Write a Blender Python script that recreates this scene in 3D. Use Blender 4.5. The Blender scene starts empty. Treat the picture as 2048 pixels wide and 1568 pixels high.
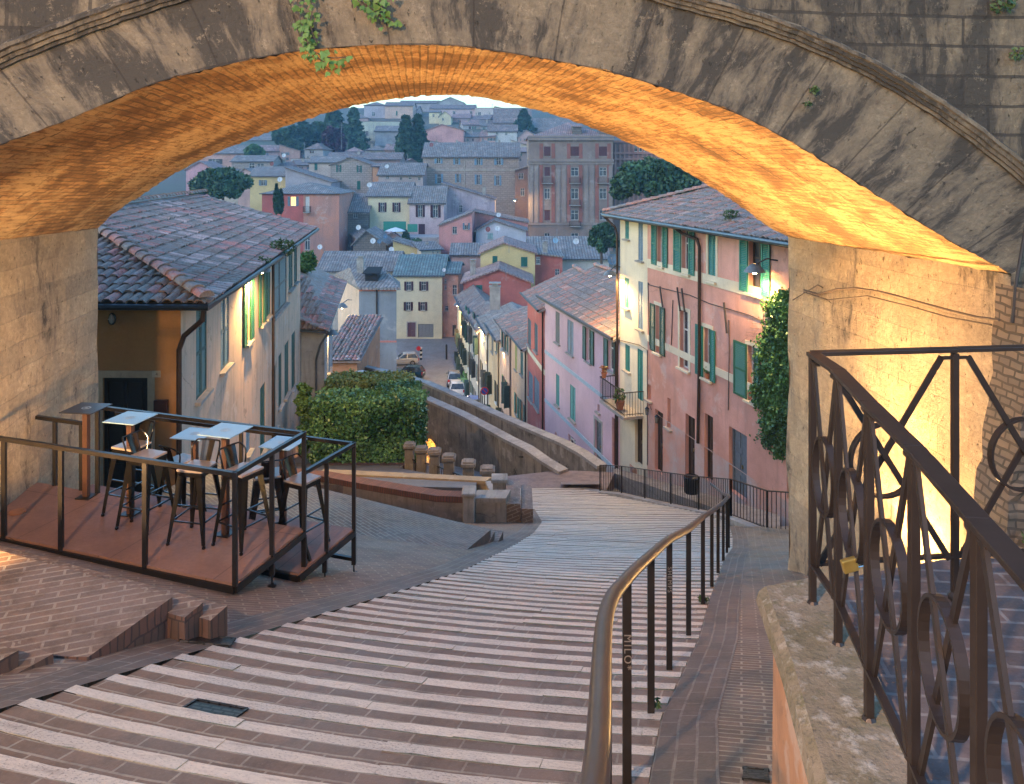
import bpy, bmesh, math, random
import numpy as np
from mathutils import Vector, Matrix
random.seed(7); rng = np.random.default_rng(11)
SC = bpy.context.scene
COL = SC.collection
F, CX, HV = 1600.0, 1024.0, 330.0
def P(u, v, Y): return Vector(((u-CX)/F*Y, Y, (HV-v)/F*Y))
def lerp(a, b, t): return a+(b-a)*t
R = math.radians

# ------------------------------------------------------------------ scene tree
def tag(o, label=None, cat=None, group=None, kind=None):
    if label: o['label'] = label
    if cat: o['category'] = cat
    if group: o['group'] = group
    if kind: o['kind'] = kind
    return o
def empty(name, loc=(0, 0, 0), label=None, cat=None, group=None, rz=0):
    o = bpy.data.objects.new(name, None); COL.objects.link(o)
    o.location = loc; o.rotation_euler = (0, 0, rz); o.empty_display_size = .1
    return tag(o, label, cat, group)
def copy_tree(o, parent=None):
    c = o.copy(); COL.objects.link(c); c.parent = parent
    for ch in [k for k in bpy.data.objects if k.parent == o]: copy_tree(ch, c)
    return c

def runit(g, n):
    d = g.normal(0, 1, (n, 3)); return d/np.linalg.norm(d, axis=1)[:, None]
def rperp(g, a, bias=None):
    b = np.cross(a, runit(g, len(a))+(0 if bias is None else bias)); return b/(np.linalg.norm(b, axis=1)[:, None]+1e-9)
def text_mesh(name, body, size, loc, rot, mat, parent, extrude=.001, space=1.):
    c = bpy.data.curves.new(name, 'FONT'); c.body = body; c.size = size; c.extrude = extrude; c.space_character = space
    t = bpy.data.objects.new('tmp', c); COL.objects.link(t); bpy.context.view_layer.update()
    me = bpy.data.meshes.new_from_object(t.evaluated_get(bpy.context.evaluated_depsgraph_get())); bpy.data.objects.remove(t)
    me.materials.clear(); me.materials.append(mat); o = bpy.data.objects.new(name, me); COL.objects.link(o); o.parent = parent; o.location = loc; o.rotation_euler = rot; return o
class MB:
    """collects faces in world (or local) coordinates and links them as one mesh object"""
    def __init__(s): s.v = []; s.f = []; s.m = []; s.uv = {}; s.col = {}
    def vert(s, p): s.v.append(tuple(p)); return len(s.v)-1
    def face(s, pts, m=0, uv=None, col=None):
        i = [s.vert(p) for p in pts]; s.f.append(i); s.m.append(m)
        if uv: s.uv[len(s.f)-1] = uv
        if col is not None: s.col[len(s.f)-1] = col
    def faces_idx(s, base, fl, m=0):
        for f in fl: s.f.append([base+k for k in f]); s.m.append(m)
    def box(s, c, d, m=0, ax=None, taper=1.0):
        """c centre, d full sizes, ax optional 3 axes"""
        ax = ax or (Vector((1, 0, 0)), Vector((0, 1, 0)), Vector((0, 0, 1)))
        c = Vector(c); b = len(s.v)
        for k in (-1, 1):
            t = taper if k > 0 else 1
            for (i, j) in ((-1, -1), (1, -1), (1, 1), (-1, 1)):
                s.v.append(tuple(c+ax[0]*(i*d[0]/2*t)+ax[1]*(j*d[1]/2*t)+ax[2]*(k*d[2]/2)))
        s.faces_idx(b, [(3, 2, 1, 0), (4, 5, 6, 7), (0, 1, 5, 4), (1, 2, 6, 5), (2, 3, 7, 6), (3, 0, 4, 7)], m)
    def bar(s, a, b, w, h=None, m=0, up=Vector((0, 0, 1))):
        a = Vector(a); b = Vector(b); h = h or w; z = (b-a)
        L = z.length
        if L < 1e-6: return
        z = z/L; x = up.cross(z)
        if x.length < 1e-3: x = Vector((1, 0, 0)).cross(z)
        x.normalize(); y = z.cross(x)
        s.box((a+b)/2, (w, h, L), m, (x, y, z))
    def tube(s, pts, r, n=8, m=0, cap=True, closed=False):
        pts = [Vector(p) for p in pts]; rr = r if isinstance(r, (list, tuple)) else [r]*len(pts)
        b = len(s.v); k = len(pts); ref = None
        for i, p in enumerate(pts):
            if closed: d = pts[(i+1) % k]-pts[i-1]
            else: d = pts[min(i+1, k-1)]-pts[max(i-1, 0)]
            if d.length < 1e-9: d = Vector((0, 0, 1))
            d.normalize()
            if ref is None: ref = Vector((0, 0, 1)) if abs(d.z) < .9 else Vector((1, 0, 0))
            x = ref.cross(d)
            if x.length < 1e-4: x = Vector((1, 0, 0))
            x.normalize(); y = d.cross(x); ref = y
            for j in range(n):
                a = 2*math.pi*j/n
                s.v.append(tuple(p+(x*math.cos(a)+y*math.sin(a))*rr[i]))
        for i in range(k if closed else k-1):
            for j in range(n):
                i2 = (i+1) % k
                s.f.append([b+i*n+j, b+i*n+(j+1) % n, b+i2*n+(j+1) % n, b+i2*n+j]); s.m.append(m)
        if cap and not closed:
            s.f.append([b+j for j in range(n)][::-1]); s.m.append(m)
            s.f.append([b+(k-1)*n+j for j in range(n)]); s.m.append(m)
    def cyl(s, a, b, r, n=12, m=0, r2=None): s.tube([a, b], [r, r if r2 is None else r2], n, m)
    def lathe(s, c, prof, n=14, m=0):
        c = Vector(c); b = len(s.v)
        for (r, z) in prof:
            for j in range(n):
                a = 2*math.pi*j/n
                s.v.append((c.x+r*math.cos(a), c.y+r*math.sin(a), c.z+z))
        for i in range(len(prof)-1):
            for j in range(n):
                s.f.append([b+i*n+j, b+i*n+(j+1) % n, b+(i+1)*n+(j+1) % n, b+(i+1)*n+j]); s.m.append(m)
    def quads(s, p, a, b, la, lb, m=0):
        """numpy batch of diamond leaves: centres p, unit axes a b, half lengths"""
        n = len(p); i0 = len(s.v); la = np.asarray(la)[:, None]; lb = np.asarray(lb)[:, None]
        v = np.stack([p-a*la, p+b*lb, p+a*la, p-b*lb], 1).reshape(-1, 3)
        s.v.extend(map(tuple, v.tolist())); s.f.extend((np.arange(n)[:, None]*4+np.arange(4)+i0).tolist()); s.m.extend([m]*n)
    def prism(s, poly, z0, z1, m=0, mtop=None):
        """poly list of (x,y) counter-clockwise, z0/z1 numbers or functions"""
        f0 = z0 if callable(z0) else (lambda x, y: z0); f1 = z1 if callable(z1) else (lambda x, y: z1)
        bot = [Vector((x, y, f0(x, y))) for x, y in poly]; top = [Vector((x, y, f1(x, y))) for x, y in poly]
        s.face(top, m if mtop is None else mtop); s.face(bot[::-1], m)
        for i in range(len(poly)):
            j = (i+1) % len(poly); s.face([bot[i], bot[j], top[j], top[i]], m)
    def slab(s, pts, th, m=0, n=None):
        """thick sheet: pts top face, th thickness downward"""
        pts = [Vector(p) for p in pts]; lo = [p-Vector((0, 0, th)) for p in pts]
        s.face(pts, m); s.face(lo[::-1], m)
        for i in range(len(pts)):
            j = (i+1) % len(pts); s.face([pts[i], lo[i], lo[j], pts[j]], m)
    def build(s, name, mats, parent=None, smooth=False, world=True, bevel=0, weld=False):
        me = bpy.data.meshes.new(name)
        off = Vector((0, 0, 0))
        if parent is not None and world:
            q = parent
            while q is not None: off += q.location; q = q.parent
        vs = np.array(s.v, dtype=np.float64).reshape(-1, 3)
        me.from_pydata([tuple(p) for p in (vs-np.array(off))], [], s.f)
        mats = mats if isinstance(mats, (list, tuple)) else [mats]
        for k in mats: me.materials.append(k)
        me.polygons.foreach_set('material_index', s.m)
        # automatic uv in metres: u along the horizontal of the face, v up its slope
        uvl = me.uv_layers.new(name='UVMap'); data = np.zeros((len(me.loops), 2)); li = 0
        for fi, f in enumerate(s.f):
            n = len(f)
            if fi in s.uv:
                data[li:li+n] = s.uv[fi]
            else:
                p = vs[f]; nv = np.cross(p[1]-p[0], p[2]-p[0])
                if n > 3: nv = nv+np.cross(p[2]-p[0], p[3]-p[0])
                l = np.linalg.norm(nv); nv = nv/l if l > 1e-12 else np.array([0, 0, 1.])
                if abs(nv[2]) > .985: data[li:li+n] = p[:, :2]
                else:
                    if nv[2] < 0: nv = -nv
                    t = np.array([-nv[1], nv[0], 0]); t /= np.linalg.norm(t)
                    if abs(t[0]) > .05 and t[0] < 0: t = -t
                    b = np.cross(nv, t)
                    if b[2] < 0: b = -b
                    data[li:li+n, 0] = p@t; data[li:li+n, 1] = p@b
            li += n
        uvl.data.foreach_set('uv', data.ravel())
        if s.col:
            at = me.attributes.new('rnd', 'FLOAT_COLOR', 'FACE'); c = np.zeros((len(s.f), 4)); c[:, 3] = 1
            for fi, k in s.col.items(): c[fi, :3] = k
            at.data.foreach_set('color', c.ravel())
        if weld:
            bm = bmesh.new(); bm.from_mesh(me); bmesh.ops.remove_doubles(bm, verts=bm.verts, dist=1e-4)
            bmesh.ops.recalc_face_normals(bm, faces=bm.faces); bm.to_mesh(me); bm.free()
        if smooth:
            me.polygons.foreach_set('use_smooth', [True]*len(me.polygons))
            try: me.set_sharp_from_angle(angle=R(40))
            except Exception: pass
        me.update()
        o = bpy.data.objects.new(name, me); COL.objects.link(o)
        if parent is not None: o.parent = parent
        if bevel:
            b = o.modifiers.new('bevel', 'BEVEL'); b.width = bevel; b.segments = 2; b.limit_method = 'ANGLE'
        return o

# ------------------------------------------------------------------ materials
class NT:
    def __init__(s, name):
        s.mat = bpy.data.materials.new(name); s.mat.use_nodes = True; s.t = s.mat.node_tree
        s.b = s.t.nodes['Principled BSDF']; s.b.inputs['Specular IOR Level'].default_value = .35
        s._uv = None
    def n(s, typ, **kw):
        x = s.t.nodes.new(typ)
        for k, v in kw.items():
            if hasattr(x, k) and not isinstance(v, bpy.types.NodeSocket) and k not in ('Scale',): setattr(x, k, v)
            else: s.put(x.inputs[k], v)
        return x
    def put(s, sock, v):
        if isinstance(v, bpy.types.NodeSocket): s.t.links.new(v, sock)
        else:
            if isinstance(v, (tuple, list)) and len(v) == 3 and len(getattr(sock, 'default_value', (0, 0, 0))) == 4: v = (*v, 1)
            sock.default_value = v
    def uv(s):
        if s._uv is None: s._uv = s.t.nodes.new('ShaderNodeUVMap').outputs[0]
        return s._uv
    def obj(s): return s.n('ShaderNodeTexCoord').outputs['Object']
    def geo(s): return s.n('ShaderNodeNewGeometry').outputs['Position']
    def mp(s, vec, sc=(1, 1, 1), rot=(0, 0, 0), loc=(0, 0, 0)):
        m = s.t.nodes.new('ShaderNodeMapping'); s.put(m.inputs['Vector'], vec)
        m.inputs['Scale'].default_value = sc; m.inputs['Rotation'].default_value = rot; m.inputs['Location'].default_value = loc
        return m.outputs[0]
    def noise(s, vec, sc=5, det=4, ro=.6, dist=0):
        x = s.t.nodes.new('ShaderNodeTexNoise'); s.put(x.inputs['Vector'], vec); x.inputs['Scale'].default_value = sc
        x.inputs['Detail'].default_value = det; x.inputs['Roughness'].default_value = ro; x.inputs['Distortion'].default_value = dist
        return x.outputs['Fac']
    def vor(s, vec, sc=5, out='Distance', feat='F1'):
        x = s.t.nodes.new('ShaderNodeTexVoronoi'); x.feature = feat; s.put(x.inputs['Vector'], vec); x.inputs['Scale'].default_value = sc
        return x.outputs[out]
    def rng(s, f, a, b, c=0., d=1.):
        x = s.t.nodes.new('ShaderNodeMapRange'); s.put(x.inputs[0], f); x.inputs[1].default_value = a; x.inputs[2].default_value = b
        x.inputs[3].default_value = c; x.inputs[4].default_value = d; return x.outputs[0]
    def mix(s, f, a, b, mode='MIX'):
        x = s.t.nodes.new('ShaderNodeMix'); x.data_type = 'RGBA'; x.blend_type = mode
        s.put(x.inputs[0], f); s.put(x.inputs[6], a); s.put(x.inputs[7], b); return x.outputs[2]
    def math(s, op, a, b=0.):
        x = s.t.nodes.new('ShaderNodeMath'); x.operation = op; s.put(x.inputs[0], a); s.put(x.inputs[1], b); return x.outputs[0]
    def brick(s, vec, c1, c2, mo, bw, bh, ms=.01, off=.5, smooth=.1, bias=0.):
        x = s.t.nodes.new('ShaderNodeTexBrick'); s.put(x.inputs['Vector'], vec); x.offset = off; x.squash = 1
        for k, v in (('Color1', c1), ('Color2', c2), ('Mortar', mo)): s.put(x.inputs[k], v)
        x.inputs['Scale'].default_value = 1; x.inputs['Brick Width'].default_value = bw; x.inputs['Row Height'].default_value = bh
        x.inputs['Mortar Size'].default_value = ms; x.inputs['Mortar Smooth'].default_value = smooth; x.inputs['Bias'].default_value = bias
        return x.outputs['Color'], x.outputs['Fac']
    def wob(s, vec, sc, amt):
        """vec displaced by noise so that straight joints run unevenly"""
        x = s.t.nodes.new('ShaderNodeTexNoise'); s.put(x.inputs['Vector'], vec); x.inputs['Scale'].default_value = sc; x.inputs['Detail'].default_value = 2
        a = s.t.nodes.new('ShaderNodeVectorMath'); a.operation = 'SUBTRACT'; s.put(a.inputs[0], x.outputs['Color']); a.inputs[1].default_value = (.5, .5, .5)
        b = s.t.nodes.new('ShaderNodeVectorMath'); b.operation = 'SCALE'; s.put(b.inputs[0], a.outputs[0]); b.inputs[3].default_value = amt
        c = s.t.nodes.new('ShaderNodeVectorMath'); c.operation = 'ADD'; s.put(c.inputs[0], vec); s.put(c.inputs[1], b.outputs[0])
        return c.outputs[0]
    def out(s, col, rough=.8, bump=None, bs=.5, bd=.01, metal=0., spec=None):
        s.put(s.b.inputs['Base Color'], col); s.put(s.b.inputs['Roughness'], rough); s.b.inputs['Metallic'].default_value = metal
        if spec is not None: s.b.inputs['Specular IOR Level'].default_value = spec
        if bump is not None:
            x = s.t.nodes.new('ShaderNodeBump'); s.put(x.inputs['Height'], bump); x.inputs['Strength'].default_value = bs; x.inputs['Distance'].default_value = bd
            s.t.links.new(x.outputs[0], s.b.inputs['Normal'])
        return s.mat
def sc3(c, k): return tuple(min(1, a*k) for a in c)
def mixt(a, b, t): return tuple(x+(y-x)*t for x, y in zip(a, b))

_C = {}
def cached(fn):
    def w(*a, **k):
        key = (fn.__name__, a, tuple(sorted(k.items())))
        if key not in _C: _C[key] = fn(*a, **k)
        return _C[key]
    return w
@cached
def plain(name, col, rough=.6, metal=0., spec=.4):
    t = NT(name); f = t.noise(t.obj(), 9, 3)
    return t.out(t.mix(t.rng(f, .3, .7), sc3(col, .82), sc3(col, 1.12)), rough, f, .15, .004, metal, spec)
@cached
def plaster(name, col, col2=None, amt=.5, sc=1., dirt=(.12, .1, .09), patch=.6):
    """lime plaster: cloudy tone, vertical runs, flaked patches"""
    t = NT(name); uv = t.uv(); col2 = col2 or sc3(col, .75)
    big = t.noise(uv, .55*sc, 5, .65); run = t.noise(t.mp(uv, (2.4*sc, .22*sc, 1)), 1.6, 5, .7); fine = t.noise(uv, 18, 4, .7)
    c = t.mix(t.rng(big, .35, .65), sc3(col, 1.12), sc3(col2, .9))
    c = t.mix(t.math('MULTIPLY', t.rng(run, .5, .78), amt), c, dirt)
    fl = t.noise(t.wob(uv, 3, .3), .9*sc, 6, .7)
    c = t.mix(t.math('MULTIPLY', t.rng(fl, .58, .63), patch), c, mixt(sc3(col, 1.15), (.5, .47, .42), .55))
    c = t.mix(t.rng(fine, .3, .8, 0, .3), c, sc3(col, .55))
    c = t.mix(t.math('MULTIPLY', t.rng(t.noise(t.wob(uv, 2, .4), 1.7*sc, 6, .75), .60, .64), .75*patch), c, sc3(mixt(col, dirt, .5), .8))
    ck = t.vor(t.wob(uv, 3.3, .22), .33*sc, 'Distance', 'DISTANCE_TO_EDGE'); c = t.mix(t.math('MULTIPLY', t.math('MULTIPLY', t.rng(ck, .0015, .005, 1, 0), t.rng(big, .5, .6)), amt*.8), c, sc3(dirt, .8))
    return t.out(c, .88, t.math('ADD', t.math('MULTIPLY', big, .6), fine), .35, .012)
@cached
def stonewall(name, c1, c2, mo, bw=.45, bh=.22, ms=.02):
    t = NT(name); uv = t.wob(t.uv(), 2.2, .12)
    c, f = t.brick(uv, c1, c2, mo, bw, bh, ms); n = t.noise(t.uv(), 5, 6, .7); g = t.noise(t.uv(), .4, 3)
    c = t.mix(t.rng(n, .3, .75, 0, .6), c, sc3(c1, .5)); c = t.mix(t.rng(g, .45, .7, 0, .45), c, sc3(c2, .6))
    return t.out(c, .9, t.math('SUBTRACT', t.math('MULTIPLY', n, .6), f), .6, .03)
@cached
def rubble(name, c1, c2, mo, sc=7.):
    t = NT(name); uv = t.wob(t.mp(t.uv(), (1, 1.6, 1)), 3., .05); e = t.vor(uv, sc, 'Distance', 'DISTANCE_TO_EDGE'); x = t.t.nodes.new('ShaderNodeTexVoronoi'); t.put(x.inputs['Vector'], uv); x.inputs['Scale'].default_value = sc
    sx = t.t.nodes.new('ShaderNodeSeparateColor'); t.t.links.new(x.outputs['Color'], sx.inputs[0]); n = t.noise(t.uv(), 14, 6, .75); c = t.mix(sx.outputs[0], c1, c2); c = t.mix(t.rng(n, .4, .7, 0, .7), c, sc3(c1, .45)); mk = t.rng(t.math('ADD', e, t.math('MULTIPLY', n, .05)), .03, .10, 1, 0); c = t.mix(t.math('MULTIPLY', mk, .75), c, mo); c = t.mix(t.rng(t.noise(t.uv(), 2.5, 5, .7), .5, .62, 0, .8), c, (.10, .10, .05))
    return t.out(c, .9, t.math('SUBTRACT', t.math('MULTIPLY', n, .5), mk), 1., .04)
@cached
def rooftex(name, c1, c2, lich=(.27, .27, .26), tw=.42, th=.6):
    """clay tiles from afar: columns and courses as bump, each tile its own tone"""
    t = NT(name); uv = t.wob(t.uv(), 1.2, .1)
    c, f = t.brick(uv, c1, c2, sc3(c2, .35), tw, th, .02, 0.)
    w = t.t.nodes.new('ShaderNodeTexWave'); w.wave_type = 'BANDS'; w.bands_direction = 'X'; w.wave_profile = 'SIN'
    s2 = 2*math.pi/tw/20*1.0
    t.put(w.inputs['Vector'], uv); w.inputs['Scale'].default_value = s2; w.inputs['Distortion'].default_value = .3
    n = t.noise(t.uv(), 1.1, 5, .65); n2 = t.noise(t.uv(), 6, 3)
    c = t.mix(t.rng(n, .46, .6, 0, .8), c, lich); c = t.mix(t.rng(n2, .5, .68, 0, .8), c, sc3(c1, .35)); c = t.mix(t.rng(t.noise(t.uv(), .5, 4, .7), .52, .66, 0, .7), c, sc3(c1, 1.5))
    c = t.mix(t.rng(w.outputs['Fac'], 0, .35, .55, 0), c, sc3(c2, .3))
    h = t.math('ADD', w.outputs['Fac'], t.math('MULTIPLY', n2, .5))
    return t.out(c, .9, h, .9, .06)
@cached
def shuttermat(name, col, slat=.07):
    t = NT(name); w = t.t.nodes.new('ShaderNodeTexWave'); w.bands_direction = 'Y'; t.put(w.inputs['Vector'], t.uv()); w.inputs['Scale'].default_value = 2*math.pi/slat/20
    n = t.noise(t.uv(), 4, 4); c = t.mix(t.rng(n, .4, .7), col, sc3(col, .7)); c = t.mix(t.rng(w.outputs['Fac'], 0, .4, .5, 0), c, sc3(col, .3))
    return t.out(c, .55, w.outputs['Fac'], .7, .03)
@cached
def leafmat(name, c1, c2, rough=.55):
    t = NT(name); i = t.n('ShaderNodeNewGeometry').outputs['Random Per Island']; n = t.noise(t.obj(), .7, 2)
    c = t.mix(t.rng(i, 0, 1), c1, c2); c = t.mix(t.rng(n, .4, .65), c, sc3(c1, .7))
    t.b.inputs['Transmission Weight'].default_value = 0
    m = t.out(c, rough)
    return m
@cached
def glow(name, col, s):
    m = bpy.data.materials.new(name); m.use_nodes = True; b = m.node_tree.nodes['Principled BSDF']
    b.inputs['Base Color'].default_value = (*col, 1); b.inputs['Emission Color'].default_value = (*col, 1); b.inputs['Emission Strength'].default_value = s
    return m
GLASS = None
def glassmat():
    t = NT('window glass'); n = t.noise(t.obj(), 1.3, 2)
    return t.out(t.mix(t.rng(n, .3, .7), (.02, .025, .03), (.09, .11, .13)), .12, None, metal=0, spec=.6)
GLASS = glassmat()
IRON = plain('dark painted iron', (.035, .028, .024), .42, .5)
IRON2 = plain('brown painted iron', (.05, .036, .03), .4, .55)
WHITEP = plain('white frame paint', (.62, .61, .58), .5)
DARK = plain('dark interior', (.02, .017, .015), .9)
WOODD = plain('dark door wood', (.05, .032, .022), .5)
PIPE = plain('brown metal gutter', (.06, .04, .032), .45, .6)
GUT = plain('grey zinc gutter', (.13, .14, .15), .45, .6)
SKY_S, SUN_E, EXPO, HAZE = .15, .35, 2.25, .00045
# ------------------------------------------------------------------ ground profile (D = metres below the eye)
LD = [-2, 2.9, 3.36, 3.82, 4.28, 4.74, 5.2, 5.43, 7.0, 8.0, 9.05, 10, 11, 11.95]
LX = [-6.4, -2.61, -2.26, -1.87, -1.49, -1.11, -.79, -.64, 0, .47, .76, .67, .18, -.2]
LY = [-8, 4.35, 5.49, 6.67, 7.83, 9.0, 10.16, 10.74, 14.7, 17.4, 20.3, 23.2, 26.5, 29.6]
RD = [-2, 1.5, 2.9, 3.335, 4.14, 4.87, 5.37, 6.43, 7.6, 8.2, 9.05, 9.6, 10.2, 10.8, 11.4, 11.95]
RX = [-2.4, .16, .62, .90, 1.64, 2.2, 2.6, 3.48, 4.38, 4.85, 5.5, 5.15, 4.75, 4.2, 3.6, 2.3]
RY = [-9, .1, 3.70, 4.84, 7.02, 8.95, 10.25, 13.1, 15.9, 17.6, 20.3, 22.1, 23.9, 25.7, 27.5, 29.7]
ip = lambda v, a, b: float(np.interp(v, a, b))
def DLf(Y): return ip(Y, LY, LD)
def DRf(Y): return ip(Y, RY, RD)
def XLf(Y): return ip(Y, LY, LX)
def XRf(Y): return ip(Y, RY, RX)
def gz_left(x, Y):
    cs = ip(Y, [4.6, 5.4, 10, 15.5, 18.5, 20], [.02, .14, .14, .11, .02, .0])
    return -(DLf(Y)-cs*(XLf(Y)-x))-.01
def gz_right(x, Y): return -DRf(Y)-.012

# ---- paving materials
def paving(name, c1, c2, mo, bw=.3, bh=.085, ms=.009, wet=.5, rot=0., patchcol=(.19, .15, .135)):
    t = NT(name); uv0 = t.uv(); uv = t.wob(t.mp(uv0, rot=(0, 0, rot)), 3.5, .02)
    c, f = t.brick(uv, c1, c2, mo, bw, bh, ms)
    big = t.noise(uv0, .45, 4, .6); mid = t.noise(uv0, 3.2, 5, .7); fine = t.noise(uv0, 40, 3)
    c = t.mix(t.rng(big, .42, .62, 0, .45), c, patchcol); c = t.mix(t.rng(mid, .47, .66, 0, .75), c, sc3(c1, .42)); sp = t.noise(uv0, 75, 3, .8); c = t.mix(t.rng(sp, .60, .72, 0, .55), c, sc3(mo, 1.2)); c = t.mix(t.rng(sp, .28, .4, .6, 0), c, sc3(c1, .3))
    c = t.mix(t.rng(fine, .3, .8, 0, .3), c, sc3(c2, .5))
    w = t.noise(uv0, .8, 4, .6)
    rough = t.rng(w, .4, .62, .72, .72-.4*wet)
    h = t.math('SUBTRACT', t.math('ADD', t.math('MULTIPLY', mid, .8), t.math('MULTIPLY', fine, .3)), t.math('MULTIPLY', f, -.4))
    return t.out(c, rough, t.math('SUBTRACT', h, f), .55, .012, spec=.45)
BRK = paving('stair brick', (.235, .145, .092), (.155, .105, .07), (.36, .30, .22), .34, .098, .008)
BRKL = paving('ramp brick', (.245, .14, .08), (.16, .10, .06), (.38, .29, .19), .30, .085, .010, .4, R(-22))
BRKR = paving('side paving brick', (.22, .14, .085), (.14, .095, .06), (.40, .33, .23), .28, .075, .008, .7, R(16))
BRKT = paving('terrace brick', (.17, .115, .10), (.10, .085, .08), (.25, .22, .2), .30, .10, .008, .6, R(6))
BRKC = paving('kerb brick', (.18, .12, .08), (.125, .088, .062), (.27, .22, .165), .26, .11, .008, .6, 0)
def travmat():
    t = NT('travertine step edge'); uv = t.uv(); at = t.n('ShaderNodeAttribute'); at.attribute_name = 'rnd'
    c, f = t.brick(uv, (.60, .50, .40), (.60, .50, .40), (.60, .50, .40), .95, 9., .001, .37); c = t.mix(at.outputs['Fac'], (.68, .57, .44), (.48, .40, .32))
    n = t.noise(t.mp(uv, (1, 5, 1)), 9, 5, .75); pits = t.noise(t.mp(uv, (26, 60, 1)), 1.6, 5, .75); b = t.noise(uv, .7, 3)
    c = t.mix(t.rng(n, .35, .7, 0, .5), c, (.42, .36, .31)); c = t.mix(t.rng(b, .45, .68, 0, .5), c, (.36, .30, .25)); c = t.mix(t.rng(t.noise(t.mp(uv, (.6, 3, 1)), 4, 6, .75), .52, .64, 0, .6), c, (.30, .23, .18))
    pf = t.math('MULTIPLY', t.rng(pits, .54, .60), t.rng(b, .36, .60, .25, 1.)); c = t.mix(pf, c, (.16, .12, .10))
    return t.out(c, t.rng(b, .4, .6, .5, .33), t.math('SUBTRACT', n, pf), .5, .008, spec=.5)
TRAV = travmat()

# ---- the cordonata: sloping brick treads with raised travertine edges
def stair_pt(q, t):
    D = 2.9+.115*q; a = (ip(D, LD, LX), ip(D, LD, LY)); b = (ip(D, RD, RX), ip(D, RD, RY))
    sag = -.09*4*t*(1-t)*ip(D, [2, 6, 8], [1, .8, .0])
    return lerp(a[0], b[0], t), lerp(a[1], b[1], t)+sag
def build_stairs():
    tr = MB(); ns = MB(); NT_ = 36; w = .315; ris = .045; jr = random.Random(3)
    for k in range(-9, 79):
        jl = random.uniform(-.03, .0)
        ja = [jr.gauss(0, .008) for _ in range(NT_+1)]; jb = [jr.gauss(0, .009) for _ in range(NT_+1)]; jz = [jr.gauss(0, .0012) for _ in range(NT_+1)]; bl = [(jr.gauss(0, .0025), jr.gauss(0, .010)) for _ in range(8)]; ph = jr.randint(0, 9)
        for i in range(NT_):
            t0, t1 = i/NT_, (i+1)/NT_
            z = lambda q: -(2.9+.115*q)
            # brick part, q from k to k+1-w ; nosing q from k+1-w to k+1
            def pt(q, t, dz=0.):
                x, y = stair_pt(q, t); s = (q-k); zz = lerp(z(k)-ris, z(k+1), s)+dz
                return (x, y, zz)
            qa, qb, qc = k, k+1-w, k+1
            s0, s1 = t0*4, t1*4
            o = (k*.137) % 1; vq = .29
            tr.face([pt(qb, t0), pt(qb, t1), pt(qa, t1), pt(qa, t0)], 0, [(s0+o, 0.), (s1+o, 0.), (s1+o, .196), (s0+o, .196)])
            e = .004
            us = [(s0+k*.61, .1), (s1+k*.61, .1), (s1+k*.61, .2), (s0+k*.61, .2)]
            bz, bq = bl[(i+ph)//9]; a, b = pt(qc-abs(ja[i])-abs(bq)*.4, t0, e+jz[i]+bz), pt(qc-abs(ja[i+1])-abs(bq)*.4, t1, e+jz[i+1]+bz); g_ = .0012 if (i+ph) % 9 == 0 else 0
            us = [(s0+(9*((i+ph)//9)-(i+ph-i)+0)*0+k*.61, .1), (s1+k*.61, .1), (s1+k*.61, .2), (s0+k*.61, .2)]
            ns.face([a, b, pt(qb+jb[i+1]+bq, t1, e+bz), pt(qb+jb[i]+bq, t0+g_, e+bz)], 0, us, col=(((k*7+(i+ph)//9*13) % 11)/11., 0, 0))
            ns.face([(a[0], a[1], a[2]-ris-.02), (b[0], b[1], b[2]-ris-.02), b, a], 0, us)
            if i == 0:
                a, b = pt(qa, 0), pt(qc, 0, e)
                tr.face([a, b, (b[0], b[1], b[2]-.12), (a[0], a[1], a[2]-.08)], 0)
            if i == NT_-1:
                a, b = pt(qa, 1), pt(qc, 1, e)
                tr.face([a, b, (b[0], b[1], b[2]-.12), (a[0], a[1], a[2]-.08)], 0)
    o = tr.build('stairs', BRK); tag(o, kind='structure')
    ns.build('stone_edging', TRAV, o)
build_stairs()

def sheet(name, fn, xs_of_Y, Ys, nx, mat, uvsc=1., kind='structure', label=None):
    mb = MB()
    for j in range(len(Ys)-1):
        for i in range(nx):
            q = []
            for (jj, ii) in ((j, i), (j, i+1), (j+1, i+1), (j+1, i)):
                Y = Ys[jj]; a, b = xs_of_Y(Y); x = lerp(a, b, ii/nx); q.append((x, Y, fn(x, Y)))
            mb.face(q, 0, [(p[0], p[1]) for p in q])
    return tag(mb.build(name, mat), label, kind=kind)
Ya = list(np.arange(-3, 22.01, .5))
sheet('left_paving', gz_left, lambda Y: (-16., XLf(Y)-.30), Ya, 16, BRKL)
# curved kerb of lengthwise bricks along both sides of the stairs
def kerb(name, X, Yr, side, fn, w):
    mb = MB(); s = 0
    for j in range(len(Yr)-1):
        a, b = Yr[j], Yr[j+1]; xa, xb = X(a), X(b); l = math.hypot(xb-xa, b-a)
        q = [(xa, a, fn(xa, a)+.004), (xb, b, fn(xb, b)+.004), (xb+side*w, b, fn(xb+side*w, b)+.004), (xa+side*w, a, fn(xa+side*w, a)+.004)]
        mb.face(q if side > 0 else q[::-1], 0, ([(s, 0), (s+l, 0), (s+l, w), (s, w)])[::(1 if side > 0 else -1)]); s += l
    tag(mb.build(name, BRKC), kind='structure')
kerb('left_kerb_strip', lambda Y: XLf(Y)-.005, list(np.arange(-3, 29.6, .25)), -1, gz_left, .36)
kerb('right_kerb_strip', lambda Y: XRf(Y)+.005, list(np.arange(-3, 19.7, .25)), 1, gz_right, .34)
sheet('right_paving', gz_right, lambda Y: (XRf(Y)+.30, max(XRf(Y)+.6, 8.5-.02*Y if Y < 17 else 7.9)), list(np.arange(-3, 19.9, .5)), 8, BRKR)

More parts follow.
